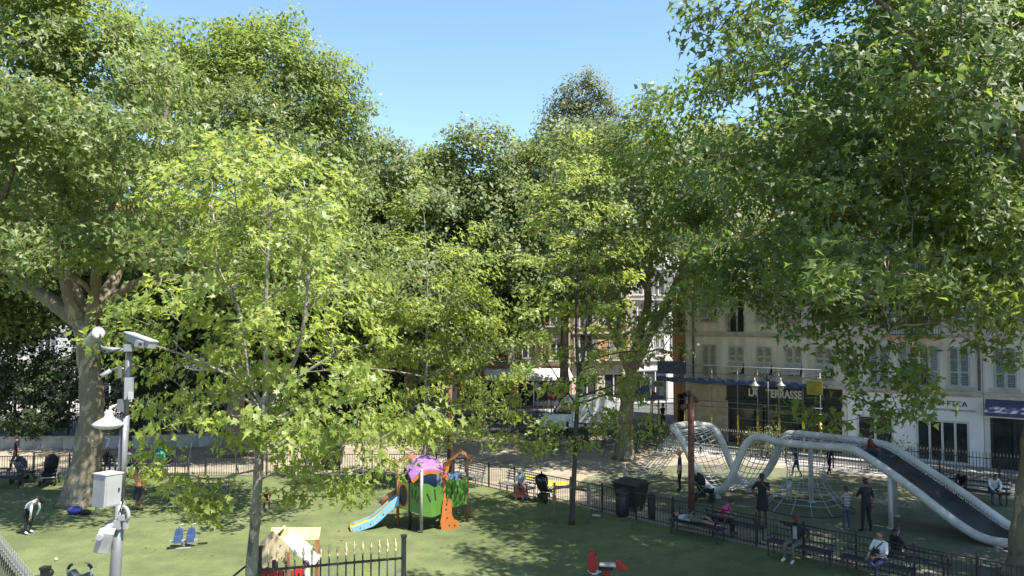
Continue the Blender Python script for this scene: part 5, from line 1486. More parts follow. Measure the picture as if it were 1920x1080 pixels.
# ================================================================== play house behind the gate fence
hb = Vector((P(520, 1080, 19.4).x, 19.4, 0))
ph = thing('play_house', 'small play house with yellow and white pitched roof and red walls', 'play house', tuple(hb), rad(0))
M_TAN = mat('tan_roof_panel', (0.52, 0.41, 0.26), 0.5, 0.05, 2, streak=0.22)
M_PALEY = mat('pale_yellow_roof', (0.60, 0.51, 0.20), 0.5, 0.05, 2, streak=0.22)
M_WHITE_R = mat('white_roof_panel', (0.60, 0.59, 0.56), 0.45, 0.05, 2, streak=0.22)
for (x, y, mm) in ((-0.45, 0.1, M_ORANGE), (0.35, -0.3, M_BROWN_P), (0.82, 0.75, M_BROWN_P), (-0.4, 1.0, M_BLACK), (-.42, .12, M_BLACK)):
    m = MB(); m.box((x, y, 0.78), (0.09, 0.09, 1.56)); m.build('post', mm, ph)
m = MB(); m.box((0.18, 0.92, 1.66), (1.32, 0.05, 0.34), M=Matrix.Rotation(rad(-38), 3, 'X')); m.build('roof', M_PALEY, ph)
m = MB(); m.prism([(0, 2.08), (.40, 1.68), (.42, 1.36), (.30, 1.22), (.18, 1.38), (.0, 1.34), (-.1, 1.2), (-.2, 1.16), (-.30, 1.32), (-.44, 1.62)], 0.05, (-0.06, -0.26, 0), (0.96, 0.28, 0), (0, 0, 1)); g_ = m.build('gable_panel', M_TAN, ph)
for (u, z) in ((0, 1.92), (.2, 1.7), (-.2, 1.7), (.24, 1.4), (-.24, 1.4), (.0, 1.42)):
    m = MB(); c = Vector((-.06 + 0.96 * u, -.26 + 0.28 * u, z)); m.cyl(c + Vector((.006, -.02, 0)), c + Vector((.012, -.045, 0)), 0.016, n=6); m.build('bolt', M_BLACK, g_)
R1 = Matrix.Rotation(rad(42), 3, 'Y')
m = MB(); m.box((0.52, 0.38, 1.44), (1.05, 0.9, 0.05), M=R1); m.build('roof', M_WHITE_R, ph)
m = MB(); m.box((-0.38, 0.45, 1.62), (0.75, 1.0, 0.05), M=Matrix.Rotation(rad(-42), 3, 'Y')); m.build('roof', M_TAN, ph)
for k in range(4):
    m = MB(); m.box((-0.31 + 0.165 * k, 0.02 - 0.09 * k, 0.55), (0.155, 0.04, 1.06), rz=rad(-28)); m.build('wall_board', M_RED_P, ph)
m = MB(); m.box((0.55, -0.12, 0.55), (0.36, 0.04, 1.04), rz=rad(42)); wb = m.build('wall_board', M_RED_P, ph)
m = MB(); m.box((0.58, -0.125, 0.9), (0.03, 0.045, 0.14), rz=rad(42)); m.build('slot', M_BLACK, wb)
# ramp with rail at the left
m = MB(); m.bar((-0.5, 0.15, 1.35), (-1.22, -0.15, 0.78), 0.05, 0.04); m.build('hand_rail', M_BLACK, ph)
m = MB(); m.prism([(0, 0), (0.72, 0), (0.72, 1.05), (0, 0.55)], 0.04, (-1.2, -0.15, 0), (0.92, 0.38, 0), (0, 0, 1)); m.build('ramp_side', M_BROWN_P, ph)
m = MB(); m.box((-1.15, -0.12, 0.42), (0.08, 0.08, 0.84)); m.build('post', M_ORANGE, ph)
m = MB(); m.bar((-0.55, 0.42, 0.55), (-1.3, 0.1, 0.05), 0.5, 0.04); m.build('ramp', M_BROWN_P, ph)

# ================================================================== spring riders
def spring(mb, z0, z1, r=0.09, turns=6, wire=0.016, m=(0, 0)):
    pts = [(m[0] + r * math.cos(a), m[1] + r * math.sin(a), z0 + (z1 - z0) * a / (2 * math.pi * turns)) for a in np.linspace(0, 2 * math.pi * turns, turns * 12)]
    mb.tube(pts, wire, 6)
c = G(1136, 1098)
rr = thing('spring_rider', 'red spring rider standing on the shaded turf', 'spring rider', tuple(c), rad(-8))
m = MB(); spring(m, 0.02, 0.42, 0.11); m.build('spring', M_RED_P, rr)
m = MB(); m.prism([(-.12, 0), (.05, -.02), (.1, .1), (.11, .4), (.06, .52), (-.06, .56), (-.16, .46), (-.17, .2)], 0.28, (-.34, 0, .38), (1, 0, 0), (0, 0, 1)); m.build('head_panel', M_RED_P, rr, bevel=0.03)
m = MB(); m.box((0.05, 0, .58), (.46, .24, .06)); m.build('seat', mat('pale_seat', (.45, .42, .35), .5), rr, bevel=0.015)
m = MB(); m.prism([(0, -.08), (.2, -.12), (.28, -.05), (.1, .1), (.04, .2), (-.06, .16)], .22, (.34, 0, .56), (1, 0, 0), (0, 0, 1)); m.build('tail_panel', M_RED_P, rr, bevel=0.02)
m = MB(); m.tube([(-.28, -.22, .88), (-.28, .22, .88)], .02, 8); m.build('handle', M_BLACK, rr)
m = MB(); m.box((0, 0, .46), (.4, .12, .06)); m.build('bracket', M_BLACK, rr)
m = MB(); m.lathe([(.16, 0), (.16, .03), (.12, .04)], 12); m.build('base_plate', M_BLACK, rr)

M_NAVY_P = mat('navy_play_panel', (0.05, 0.085, 0.20), 0.4, 0.08, 3)
c = G(345, 1027)
br = thing('spring_rider', 'double spring rider with two blue seat panels on the turf', 'spring rider', tuple(c), rad(14))
br.scale = (.8, .8, .85)
m = MB(); spring(m, 0.02, 0.22, 0.10, 4); m.build('spring', M_STEEL, br)
m = MB(); m.bar((-.55, 0, .27), (.5, 0, .27), .14, .06); m.build('beam', M_WHITE_BOX, br)
for sx, xo in ((-1, -.22), (1, .25)):
    m = MB(); m.prism([(-.14, 0), (.14, 0), (.17, .3), (.12, .5), (-.1, .5), (-.17, .3)], .05, (xo, .1, .22), (1, .1, 0), (0, 0, 1)); m.build('side_panel', M_NAVY_P, br, bevel=0.01)
    m = MB(); m.prism([(-.14, 0), (.14, 0), (.15, .28), (-.15, .28)], .05, (xo, -.14, .22), (1, .1, 0), (0, 0, 1)); m.build('side_panel', M_NAVY_P, br, bevel=0.01)
    m = MB(); m.tube([(xo, .1, .7), (xo + .02, .1, .84), (xo + .17, .05, .88)], .022, 8); m.build('handle', M_WHITE_PAINT, br)
    m = MB(); m.box((xo, -.02, .42), (.26, .2, .04)); m.build('seat', M_BLACK, br)
m = MB(); m.box((0, 0, .02), (.55, .4, .04)); m.build('base_plate', M_WHITE_BOX, br)
m = MB(); m.bar((-.62, -.2, .05), (-.1, -.05, .1), .05); m.build('foot_rest', M_BLACK, br)
m = MB(); m.bar((.5, .1, .1), (.85, .25, .06), .05); m.build('foot_rest', M_BLACK, br)

t = P(150, 1066, 18.2)
gr = thing('spring_rider', 'grey spring rider with two curved horn handles at the bottom left', 'spring rider', (t.x, t.y, 0), rad(0))
hz = t.z
m = MB(); spring(m, 0.02, hz - .5, 0.10, 6); m.build('spring', M_STEEL, gr)
m = MB(); m.prism([(-.30, -.45), (.30, -.45), (.27, -.12), (.16, -.10), (.05, -.16), (-.06, -.15), (-.14, -.04), (-.2, -.02), (-.28, -.16)], .22, (0, 0, hz), (1, 0, 0), (0, 0, 1)); m.build('body', mat('dark_slate_panel', (.06, .065, .085), .4), gr, bevel=0.03)
for s in (-1, 1):
    m = MB(); m.tube(smooth_path([Vector((s * .24, 0, hz - .22)), Vector((s * .29, 0, hz - .08)), Vector((s * .27, 0, hz + .03)), Vector((s * .20, 0, hz + .09))], 4), [.035] * 8 + [.03] * 5, 8); m.build('horn', M_WHITE_PAINT, gr)
    m = MB(); m.tube([Vector((s * .283, 0, hz + .0)), Vector((s * .25, 0, hz + .06)), Vector((s * .19, 0, hz + .10))], .037, 8); m.build('grip', M_BLACK, gr)
# ================================================================== camera pole close to the viewer
D7 = 10.5
pb = P(216, 1080, D7); ptop = P(243, 648, D7)
lean = (ptop - pb) / (ptop.z - pb.z)
base7 = pb - lean * pb.z
cp = thing('camera_pole', 'pale steel pole carrying surveillance cameras, lantern and white cabinet', 'camera pole', tuple(base7))
def C(px, py, dy=0.0): return P(px, py, D7 + dy) - base7
def ax_at(py): 
    t = (py - 648) / (1080 - 648)
    return (ptop.lerp(pb, t)) - base7
m = MB(); m.tube([(0, 0, 0), ax_at(1080), ax_at(940)], [0.082, 0.076, 0.068], 18); m.tube([ax_at(940), ax_at(780)], [0.060, 0.057], 18); m.tube([ax_at(780), ax_at(646)], [0.044, 0.042], 16)
m.lathe([(0.16, 0), (0.16, 0.03), (0.1, 0.04)], 16); m.build('pole', M_STEEL, cp)
# cabinet
cx = C(201, 918, -0.22)
cb = MB(); cb.box((0, 0, 0), (0.26, 0.24, 0.43)); 
cab = cb.build('cabinet', M_WHITE_BOX, cp, tuple(cx), (rad(1), rad(2.5), rad(66)), bevel=0.006)
m = MB(); m.box((0, -0.122, 0), (0.225, 0.004, 0.39)); m.build('door', M_WHITE_BOX, cab)
m = MB(); m.box((0.08, -0.128, 0.0), (0.02, 0.012, 0.05)); m.build('lock', M_BLACK, cab)
m = MB(); m.box((0.0, 0, 0.222), (0.28, 0.26, 0.014)); m.build('lid', M_WHITE_PAINT, cab)
m = MB(); m.tube([C(180, 950, -.2), C(179, 962, -.2), C(179, 966, -.2)], .008, 6); m.build('conduit', M_STEEL, cp)
# small boxes on the mast
a = C(242, 728, -0.06); m = MB(); m.box(a, (0.10, 0.09, 0.30), rz=rad(12)); m.build('junction_box', M_WHITE_BOX, cp)
a = C(245, 742, -0.12); m = MB(); m.box(a, (0.05, 0.04, 0.10)); m.build('junction_box', M_WHITE_PAINT, cp)
a = C(229, 760, -0.05); m = MB(); m.box(a, (0.085, 0.10, 0.17)); m.build('bracket_box', M_STEEL, cp)
# hanging dome lantern camera
lc = C(204, 792, -0.08)
m = MB(); m.tube(smooth_path([C(228, 762), C(218, 761, -.04), C(208, 765, -.07), lc + Vector((0, 0, .10))], 4), 0.022, 8); m.build('lantern_arm', M_WHITE_PAINT, cp)
m = MB(); m.lathe([(0.03, .17), (0.045, .13), (.055, .085), (.085, .06), (.15, .025), (.205, -.01), (.21, -.03), (.18, -.055), (.12, -.085)][::-1], 24, lc); ln = m.build('lantern_shade', M_WHITE_PAINT, cp)
m = MB(); m.lathe([(.01, -.18), (.05, -.165), (.075, -.13), (.082, -.085)], 18, lc); m.build('dome', M_GLASS, ln)
m = MB(); m.lathe([(.088, -.12), (.09, -.09), (.088, -.075)], 18, lc); m.build('dome_ring', M_BLACK, ln)
# top housing: long box camera pointing right
hc = C(265, 640, -0.05)
Rm = Matrix.Rotation(rad(16), 3, 'Y') @ Matrix.Rotation(rad(-18), 3, 'Z')
m = MB(); m.box(hc, (0.42, 0.15, 0.10), M=Rm); hs = m.build('camera_housing', M_WHITE_BOX, cp, bevel=0.008)
m = MB(); m.box(hc + Vector((0, 0, .062)), (0.47, 0.18, 0.018), M=Rm); m.build('sun_shield', M_WHITE_PAINT, hs)
m = MB(); m.box(C(263, 645, -.16), (0.10, 0.10, 0.09), M=Rm); hb_ = m.build('camera_block', M_WHITE_BOX, cp)
cpos = C(262.5, 645, -.222); m = MB(); m.cyl(cpos + Vector((0, .02, 0)), cpos + Vector((0, -.006, 0)), .018, n=12); m.build('lens', M_BLACK, hb_)
m = MB(); m.box(C(243, 652, -.03), (0.12, 0.10, 0.10)); m.tube([C(244, 655), C(258, 650, -.03)], .025, 8); m.build('clamp', M_WHITE_BOX, cp)
# upper left cylinder camera
c0, c1 = C(184, 624, -.25), C(170, 640, .12)
m = MB(); m.cyl(c0, c1, 0.077, n=20); tubecam = m.build('camera_tube', M_WHITE_BOX, cp)
d_ = (c0 - c1).normalized()
m = MB(); m.cyl(c0 + d_ * 0.02, c0 - d_ * 0.02, 0.083, n=20); m.build('end_ring', M_STEEL, tubecam)
m = MB(); m.cyl(c0 + d_ * 0.021, c0 + d_ * 0.026, 0.066, n=20); m.build('end_cap', M_WHITE_PAINT, tubecam)
m = MB(); m.tube(smooth_path([c0 + d_ * .02 + Vector((.03, 0, -.02)), C(187, 646, -.3), C(196, 662, -.25), C(222, 655, -.05), C(240, 652)], 5), 0.014, 8); m.build('cable', M_BLACK, cp)
m = MB(); m.tube([C(240, 656), C(215, 656, -.02), C(192, 652, -.05)], [.03, .034, .026], 10); m.tube([C(192, 652, -.05), C(180, 642, -.05)], .02, 8); m.build('camera_arm', M_WHITE_BOX, cp)
# small bullet camera
m = MB(); m.cyl(C(188, 706, -.12), C(207, 695, -.02), 0.032, n=14); bc = m.build('camera_tube', M_WHITE_BOX, cp)
m = MB(); m.cyl(C(187, 706.6, -.126), C(189, 705.5, -.115), 0.028, n=14); m.build('lens', M_BLACK, bc)
m = MB(); m.tube([C(207, 695, -.02), C(222, 690), C(236, 692)], .017, 8); m.box(C(226, 697, 0), (.05, .05, .16)); m.build('camera_arm', M_STEEL, cp)
# lower cameras
m = MB(); m.box(C(219, 982, -.02), (.17, .17, .12)); m.build('clamp', M_WHITE_BOX, cp)
m = MB(); m.tube([C(214, 983, -.06), C(203, 987, -.14), C(196, 990, -.16)], .033, 10); m.build('camera_arm', M_WHITE_PAINT, cp)
m = MB(); m.box((0, 0, 0), (.19, .17, .31)); lw = m.build('camera_housing', mat('grey_camera', (.40, .39, .37), .5), cp, tuple(C(196, 1013, -.2)), (rad(14), rad(14), rad(20)), bevel=0.012)
m = MB(); m.cyl((-.06, -.09, .10), (-.06, -.125, .10), .045, n=14); m.build('knob', M_WHITE_PAINT, lw)
m = MB(); m.tube(smooth_path([C(232, 950, -.03), C(238, 955, -.05), C(241, 968, -.06), C(238, 975, -.05)], 4), .026, 8); m.box(C(229, 970, -.06), (.08, .08, .07)); m.box(C(236, 985, -.04), (.05, .07, .09)); m.build('camera_arm', M_WHITE_BOX, cp)
m = MB(); m.tube(smooth_path([C(229, 928), C(231, 940, -.07), C(226, 955, -.08), C(230, 975, -.07)], 4), .009, 6); m.tube(smooth_path([C(232, 700, -.05), C(229, 800, -.07), C(226, 900, -.08), C(228, 930, -.07)], 4), .008, 6); m.build('cable', M_BLACK, cp)

# ================================================================== rust coloured light columns
def light_column(label, base, h, rz):
    r = thing('light_column', label, 'light column', tuple(base), rz, 'rust coloured light columns')
    m = MB(); m.tube([(0, 0, 0), (0, 0, h * .5), (0.02, 0, h)], [.125, .115, .11], 14); m.build('column', M_RUST, r)
    for k, (z, a) in enumerate(((h - .2, 0.3), (h - .5, 2.2), (h + .05, 3.6))):
        m = MB(); d = Vector((math.cos(a), math.sin(a), -0.4)); c = Vector((d.x * .22, d.y * .22, z))
        m.cyl(c - d * .12, c + d * .14, .09, .11, 12); s = m.build('spotlight', M_RUST, r)
        m = MB(); m.cyl(c + d * .141, c + d * .147, .095, n=12); m.build('lens', M_GLASS, s)
        m = MB(); m.bar((0, 0, z), c, .04); m.build('bracket', M_BLACK, r)
    m = MB(); m.lathe([(.2, 0), (.2, .03), (.15, .05)], 12); m.build('base_plate', M_RUST, r)
    return r
light_column('rust brown light column standing by the fence before the wave frame', G(1297, 972), 4.62, 0.3)
light_column('rust orange light column rising behind the play tower', G(843, 893), 4.75, 1.6)

# ================================================================== black double lantern
lb_ = F(6.1, 3.2)
sl_ = thing('street_lamp', 'black street lamp with two hanging lanterns before the restaurant', 'street lamp', tuple(lb_))
zt = 4.25
m = MB(); m.lathe([(.16, 0), (.15, .5), (.09, .6), (.07, 1.0), (.055, 2.6), (.05, zt)], 12); m.lathe([(.08, zt - .1), (.09, zt), (.03, zt + .25), (.005, zt + .45)], 10); m.build('column', M_BLACK, sl_)
for s in (-1, 1):
    m = MB(); m.tube(smooth_path([Vector((0, 0, zt - .2)), Vector((s * .25, 0, zt + .15)), Vector((s * .55, 0, zt + .42)), Vector((s * .68, 0, zt + .28)), Vector((s * .7, 0, zt + .0))], 5), .028, 8); m.build('arm', M_BLACK, sl_)
    m = MB(); m.lathe([(.03, .05), (.05, -.1), (.12, -.25), (.26, -.36), (.27, -.40), (.18, -.42)], 16, (s * .7, 0, zt)); l_ = m.build('lantern_shade', M_STEEL, sl_)
    m = MB(); m.lathe([(.17, -.42), (.16, -.55), (.08, -.68), (.02, -.72)], 14, (s * .7, 0, zt)); m.build('lantern_glass', M_WHITE_BOX, l_)

# ================================================================== bins
M_BIN = mat('dark_bin_plastic', (0.022, 0.024, 0.026), 0.5, 0.2, 2)
def dumpster(label, base, rz):
    r = thing('waste_container', label, 'waste container', tuple(base), rz, 'four wheeled waste containers')
    r.scale = (.88, .88, .92)
    m = MB(); m.add([(-.5, -.36, .2), (.5, -.36, .2), (.5, .36, .2), (-.5, .36, .2), (-.64, -.5, 1.1), (.64, -.5, 1.1), (.64, .5, 1.1), (-.64, .5, 1.1)], [(0,3,2,1), (0,1,5,4), (1,2,6,5), (2,3,7,6), (3,0,4,7), (4,5,6,7)]); m.build('body', M_BIN, r, bevel=0.03)
    m = MB(); m.box((0, -.02, 1.14), (1.36, 1.08, .06)); vs = [(-.66, -.52, 1.17), (.66, -.52, 1.17), (.66, .52, 1.24), (-.66, .52, 1.24)]; m.add(vs, [(0, 1, 2, 3)]); m.build('lid', M_BIN, r, bevel=0.02)
    for x in (-.4, .4):
        for y in (-.26, .26):
            m = MB(); m.cyl((x - .03, y, .1), (x + .03, y, .1), .1, n=12); m.build('wheel', M_RUBBER, r)
    m = MB(); m.tube([(-.6, -.55, 1.0), (.6, -.55, 1.0)], .025, 8); m.build('handle', M_BIN, r)
    return r
dumpster('black waste container behind the diagonal fence right of the young tree', G(1180, 962) + Vector((.15, .55, 0)), rad(-44))
dumpster('black waste container at the back fence gap behind the young tree', G(622, 880), rad(4))
def litter_bin(label, base, rz, h=.95, lid=True):
    r = thing('litter_bin', label, 'litter bin', tuple(base), rz)
    m = MB(); m.lathe([(.2, .02), (.24, .1), (.27, h * .75), (.25, h * .8)], 14); m.build('body', M_BIN, r)
    m = MB(); m.lathe([(.27, h * .8), (.28, h * .86), (.2, h * .95), (.05, h)], 14); m.build('hood', M_BIN, r)
    m = MB(); m.box((0, -.25, h * .78), (.24, .06, .09)); m.build('slot', M_BLACK, r)
    return r
litter_bin('black litter bin in front of the waste container by the fence', G(1167, 968), 0, 1.05)
litter_bin('narrow black litter bin beside the fence left of the rust column', G(1222, 974), 0.3, .98).scale = (.55, .55, 1)
pst = G(578, 888)
r = thing('stone_post', 'square grey post at the gap in the back fence', 'post', tuple(pst))
m = MB(); m.box((0, 0, .5), (.3, .3, 1.0)); m.build('shaft', M_CONC, r, bevel=0.015)
m = MB(); m.box((0, 0, 1.03), (.36, .36, .07)); m.build('cap', M_CONC, r)

# ================================================================== stake frame round the young tree
r = thing('tree_stakes', 'wooden stake frame around the young tree right of centre', 'stakes', tuple(b6))
for (x, y) in ((-.62, .05), (.60, .05), (0.02, .55)):
    m = MB(); m.cyl((x, y, 0), (x, y, 1.5), .045, n=8); m.build('stake', M_WOOD, r)
m = MB(); m.bar((-.66, -.02, 1.36), (.64, -.02, 1.36), .05, .09); m.build('cross_rail', M_WOOD, r)
m = MB(); m.bar((-.62, .05, 1.28), (.02, .55, 1.28), .05, .08); m.bar((.6, .05, 1.2), (.02, .55, 1.2), .05, .08); m.build('cross_rail', M_WOOD, r)
m = MB(); m.box((.62, -.06, 1.12), (.16, .08, .3)); m.build('small_box', M_WOOD, r)

# ================================================================== benches
M_BENCH = mat('grey_bench_metal', (0.16, 0.165, 0.165), 0.5, 0.12, 4)
M_BENCH_D = mat('dark_bench_metal', (0.035, 0.037, 0.04), 0.5, 0.15, 4)
def bench(label, base, rz, L=1.8, m_=M_BENCH, back=True, group='slatted park benches'):
    r = thing('park_bench', label, 'bench', (base[0], base[1], 0.02), rz, group)
    for k in range(6):
        q = MB(); q.box((0, -.22 + .088 * k, .45 + .004 * abs(k - 2.5)), (L, .062, .028)); q.build('seat_slat', m_, r)
    if back:
        for k in range(4 if m_ is M_BENCH else 2):
            q = MB(); q.box((0, .29 + .025 * k, .60 + (.105 if m_ is M_BENCH else .2) * k), (L, .026, .05)); q.build('back_slat', m_, r)
    for x in (-L/2 + .12, L/2 - .12):
        for y in (-.2, .2):
            q = MB(); q.bar((x, y, 0), (x, y, .435), .04); q.build('leg', m_, r)
        q = MB(); q.bar((x, .24, .43), (x, .40, .96 if m_ is M_BENCH else .86), .035); q.build('back_support', m_, r) if back else None
        q = MB(); q.tube([(x, -.24, .43), (x, -.25, .64), (x, .2, .66), (x, .3, .62)], .018, 6); q.build('armrest', m_, r) if back else None
    return r
FANGLE = math.atan2(D1.y - D0.y, D1.x - D0.x)
DN = Vector((math.sin(FANGLE), -math.cos(FANGLE), 0))      # towards the camera side of the fence
def along(px, py, off): 
    g = G(px, py); s = (g - D0).dot((D1 - D0).normalized())
    return D0 + (D1 - D0).normalized() * s + DN * off
bench('grey slatted bench standing empty by the diagonal fence', along(900, 905, .5), FANGLE)
bench('grey slatted bench on which the white scarfed woman sits', along(985, 928, .5), FANGLE)
bench('dark slatted bench with a man lying on it beside the rust column', along(1330, 1000, .5), FANGLE, 2.0, M_BENCH_D)
bench('dark slatted bench under the seated man in the red cap', along(1500, 1052, .5), FANGLE, 2.0, M_BENCH_D)
bench('dark slatted bench under the seated man in the white shirt', along(1640, 1090, .5), FANGLE, 2.0, M_BENCH_D)
bench('dark slatted bench behind the diagonal fence under the pink shirted person', along(1420, 990, -.55), FANGLE + math.pi, 2.0, M_BENCH_D)
bench('dark slatted bench behind the diagonal fence near the slide end', along(1735, 1060, -.6), FANGLE + math.pi, 2.0, M_BENCH_D)
g = G(1828, 942); bench('dark slatted bench under the two people beyond the slide', (g.x, g.y, 0), FANG, 2.4, M_BENCH_D)
g = G(12, 916); bench('dark slatted bench at the left edge beside the strollers', (g.x - .2, g.y, 0), rad(4), 1.8, M_BENCH_D)
g = G(388, 938); bench('blue grey bench in the shade behind the young tree', (g.x, g.y, 0), rad(8), 1.8, mat('navy_bench', (.05, .06, .10), .5), group='slatted park benches')
g = G(262, 893); bench('dark slatted bench at the back fence where people sit', (g.x, g.y + .1, 0), 0, 4.6, M_BENCH_D)

# ================================================================== strollers
def stroller(label, base, rz, cloth, hood=True, sc=1.0, accent=None):
    r = thing('stroller', label, 'stroller', (base[0], base[1], 0.02), rz, 'baby strollers')
    r.scale = (sc, sc, sc)
    wm = MB(); wm.tube([(0, .10 * math.cos(a), .10 * math.sin(a)) for a in np.linspace(0, 6.283, 17)[:-1]], .025, 6, closed=True); wm.cyl((-.02, 0, 0), (.02, 0, 0), .05, n=8); me = wm.mesh('wheel', M_RUBBER)
    for x in (-.27, .27):
        for y in (-.36, .34): inst('wheel', me, r, (x, y, .125))
        m = MB(); m.tube([(x, -.36, .12), (x * .95, .05, .55), (x * .9, .42, 1.0)], .016, 6); m.tube([(x, .34, .12), (x * .95, -.05, .55), (x * .9, -.25, .62)], .016, 6); m.build('frame', M_STEEL, r)
    m = MB(); m.tube([(-.243, .42, 1.0), (-.24, .5, 1.04), (.24, .5, 1.04), (.243, .42, 1.0)], .02, 8); m.build('handle', M_BLACK, r)
    m = MB(); n = 9
    pr = [(-.42, .42), (-.32, .36), (0.0, .40), (.14, .46), (.26, .72), (.32, .95)]
    vs, fs = [], []
    for (y, z) in pr:
        for k in range(n):
            u = -1 + 2 * k / (n - 1); vs.append((u * .23, y, z + .12 * abs(u) ** 3))
    for i in range(len(pr) - 1):
        for k in range(n - 1):
            q = i * n + k; fs.append((q, q+1, q+n+1, q+n))
    m.add(vs, fs, True); o = m.build('seat', cloth, r); s = o.modifiers.new('solid', 'SOLIDIFY'); s.thickness = .03
    if hood:
        m = MB(); vs, fs = [], []
        for i in range(7):
            a = rad(-18 + 100 * i / 6)
            for k in range(n):
                b_ = math.pi * k / (n - 1)
                vs.append((-.25 * math.cos(b_), .26 - .40 * math.cos(a) * math.sin(b_) * .95 , .72 + .06 + .40 * math.sin(a) * math.sin(b_) ** .6 ))
        for i in range(6):
            for k in range(n - 1):
                q = i * n + k; fs.append((q, q+1, q+n+1, q+n))
        m.add(vs, fs, True); o = m.build('hood', cloth, r); s = o.modifiers.new('solid', 'SOLIDIFY'); s.thickness = .02
    m = MB(); m.box((0, .08, .26), (.4, .4, .16)); m.build('basket', M_BLACK_PLASTIC, r, bevel=0.02)
    m = MB(); m.bar((-.25, -.36, .34), (.25, -.36, .34), .1, .03); m.build('foot_rest', accent or M_BLACK, r)
    return r
M_CLOTH_BLACK = mat('black_cloth', (0.014, 0.014, 0.016), .9, .2, 6)
M_CLOTH_GREY = mat('grey_cloth', (0.10, 0.10, 0.105), .9, .15, 6)
stroller('black stroller parked right of the bench by the white scarfed woman', G(1016, 940) + Vector((.1, -.1, 0)), rad(150), M_CLOTH_BLACK)
stroller('black stroller with grey frame parked under the low curve of the wave tube', G(1318, 941), rad(70), M_CLOTH_BLACK)
stroller('black stroller with tall hood left of the huge plane trunk', G(93, 909), rad(20), M_CLOTH_BLACK, sc=1.12, accent=M_WHITE_PAINT)
stroller('dark stroller with pale basket next to the left edge bench', G(44, 906), rad(160), M_CLOTH_GREY, sc=1.05, accent=M_WHITE_BOX)

# ================================================================== white van in the street
vb = G(1078, 812)
van = thing('delivery_van', 'white delivery van parked in the street behind the young tree', 'van', (vb.x + .3, vb.y, 0), rad(-6))
M_VAN = mat('white_van_paint', (0.72, 0.72, 0.72), .3, .03, 1, coat=.4)
side = [(-2.55, .45), (-2.6, .85), (-2.45, 1.12), (-1.75, 1.28), (-1.1, 2.15), (-.85, 2.36), (-.4, 2.45), (2.5, 2.45), (2.62, 2.3), (2.65, .45)]
m = MB(); m.prism(side, 1.95, (0, 0, 0), (1, 0, 0), (0, 0, 1)); m.build('body', M_VAN, van, bevel=0.06)
for y in (-.984, .984):
    m = MB(); m.prism([(-1.55, 1.35), (-1.0, 2.05), (-.55, 2.12), (-.5, 1.35)], .02, (0, y, 0), (1, 0, 0), (0, 0, 1)); m.build('side_window', M_GLASS, van)
    m = MB(); m.box((.85, y, 1.35), (.02, .012, 1.75)); m.box((-.45, y, 1.2), (.02, .012, 1.4)); m.box((1.1, y * 1.002, .75), (2.6, .02, .08)); m.build('door_seam', M_BLACK_PLASTIC, van)
    for x in (-1.7, 1.65):
        m = MB(); m.tube([(x + .27 * math.cos(a), y - .08 * np.sign(y), .36 + .27 * math.sin(a)) for a in np.linspace(0, 6.283, 19)[:-1]], .09, 8, closed=True); w_ = m.build('wheel', M_RUBBER, van)
        m = MB(); m.cyl((x, y * .9, .36), (x, y * 1.0, .36), .2, n=14); m.build('rim', M_STEEL, w_)
    m = MB(); m.box((-1.55, y * 1.12, 1.5), (.12, .2, .28)); m.build('mirror', M_BLACK_PLASTIC, van, bevel=.02)
    m = MB(); m.box((-2.5, y * .78, 1.0), (.2, .3, .2)); m.build('headlight', M_GLASS, van)
m = MB(); m.add([(-1.72, -.85, 1.34), (-1.72, .85, 1.34), (-1.12, .8, 2.15), (-1.12, -.8, 2.15)], [(0, 1, 2, 3)]); o = m.build('windscreen', M_GLASS, van, (-.03, 0, .02))
m = MB(); m.box((-2.6, 0, .6), (.12, 1.9, .26)); m.build('bumper', M_BLACK_PLASTIC, van, bevel=.03)

# ================================================================== traffic signs, posts, terrace things in the street
def no_entry(label, px, py, d):
    t = P(px, py, d)
    r = thing('road_sign', label, 'road sign', (t.x, t.y, 0), 0, 'round red no entry signs')
    m = MB(); m.cyl((0, 0, 0), (0, 0, t.z + .3), .035, n=8); m.build('pole', M_STEEL, r)
    m = MB(); m.cyl((0, -.04, t.z), (0, -.06, t.z), .36, n=24); p_ = m.build('disc', M_RED_SIGN, r)
    m = MB(); m.box((0, -.066, t.z), (.5, .012, .12)); m.build('white_bar', M_WHITE_PAINT, p_)
no_entry('round no entry sign left of the white van', 1034, 741, 54.5)
no_entry('round no entry sign right of the middle plane trunk', 1223, 743, 51)
t = P(1008, 720, 51)
r = thing('sign_pole', 'tall pale bare sign pole left of the white van', 'pole', (t.x, t.y, 0)); m = MB(); m.cyl((0, 0, 0), (0, 0, t.z), .05, n=8); m.build('pole', M_WHITE_BOX, r)
m = MB(); m.box((0, -.06, t.z - .2), (.35, .03, .35)); m.build('plate', M_STEEL, r)
t = P(1234, 720, 52)
r = thing('street_board', 'small white lettered board on a pole at the street corner', 'sign', (t.x, t.y, 0)); m = MB(); m.cyl((0, 0.03, 0), (0, 0.03, t.z + .2), .03, n=8); m.build('pole', M_STEEL, r)
m = MB(); m.box((0, 0, t.z), (.95, .03, .45)); bb = m.build('board', M_WHITE_PAINT, r)
text_mesh('IZAS', .3, M_LETTER_DARK, bb, (0, -.03, t.z), (math.pi/2, 0, 0), bold=.006)
M_TERR = mat('terrace_chair', (0.42, 0.42, 0.42), .5, .1, 4)
def terrace_chair(label, x, y, rz):
    r = thing('terrace_chair', label, 'chair', (x, y, .13), rz, 'pale chairs of the street terrace')
    m = MB(); m.box((0, 0, .45), (.42, .42, .03)); m.build('seat', M_TERR, r)
    m = MB(); m.box((0, .21, .72), (.42, .03, .36)); m.build('backrest', M_TERR, r)
    for a_ in (-.18, .18):
        for b_ in (-.18, .18):
            m = MB(); m.bar((a_, b_, 0), (a_, b_, .44), .03); m.build('leg', M_TERR, r)
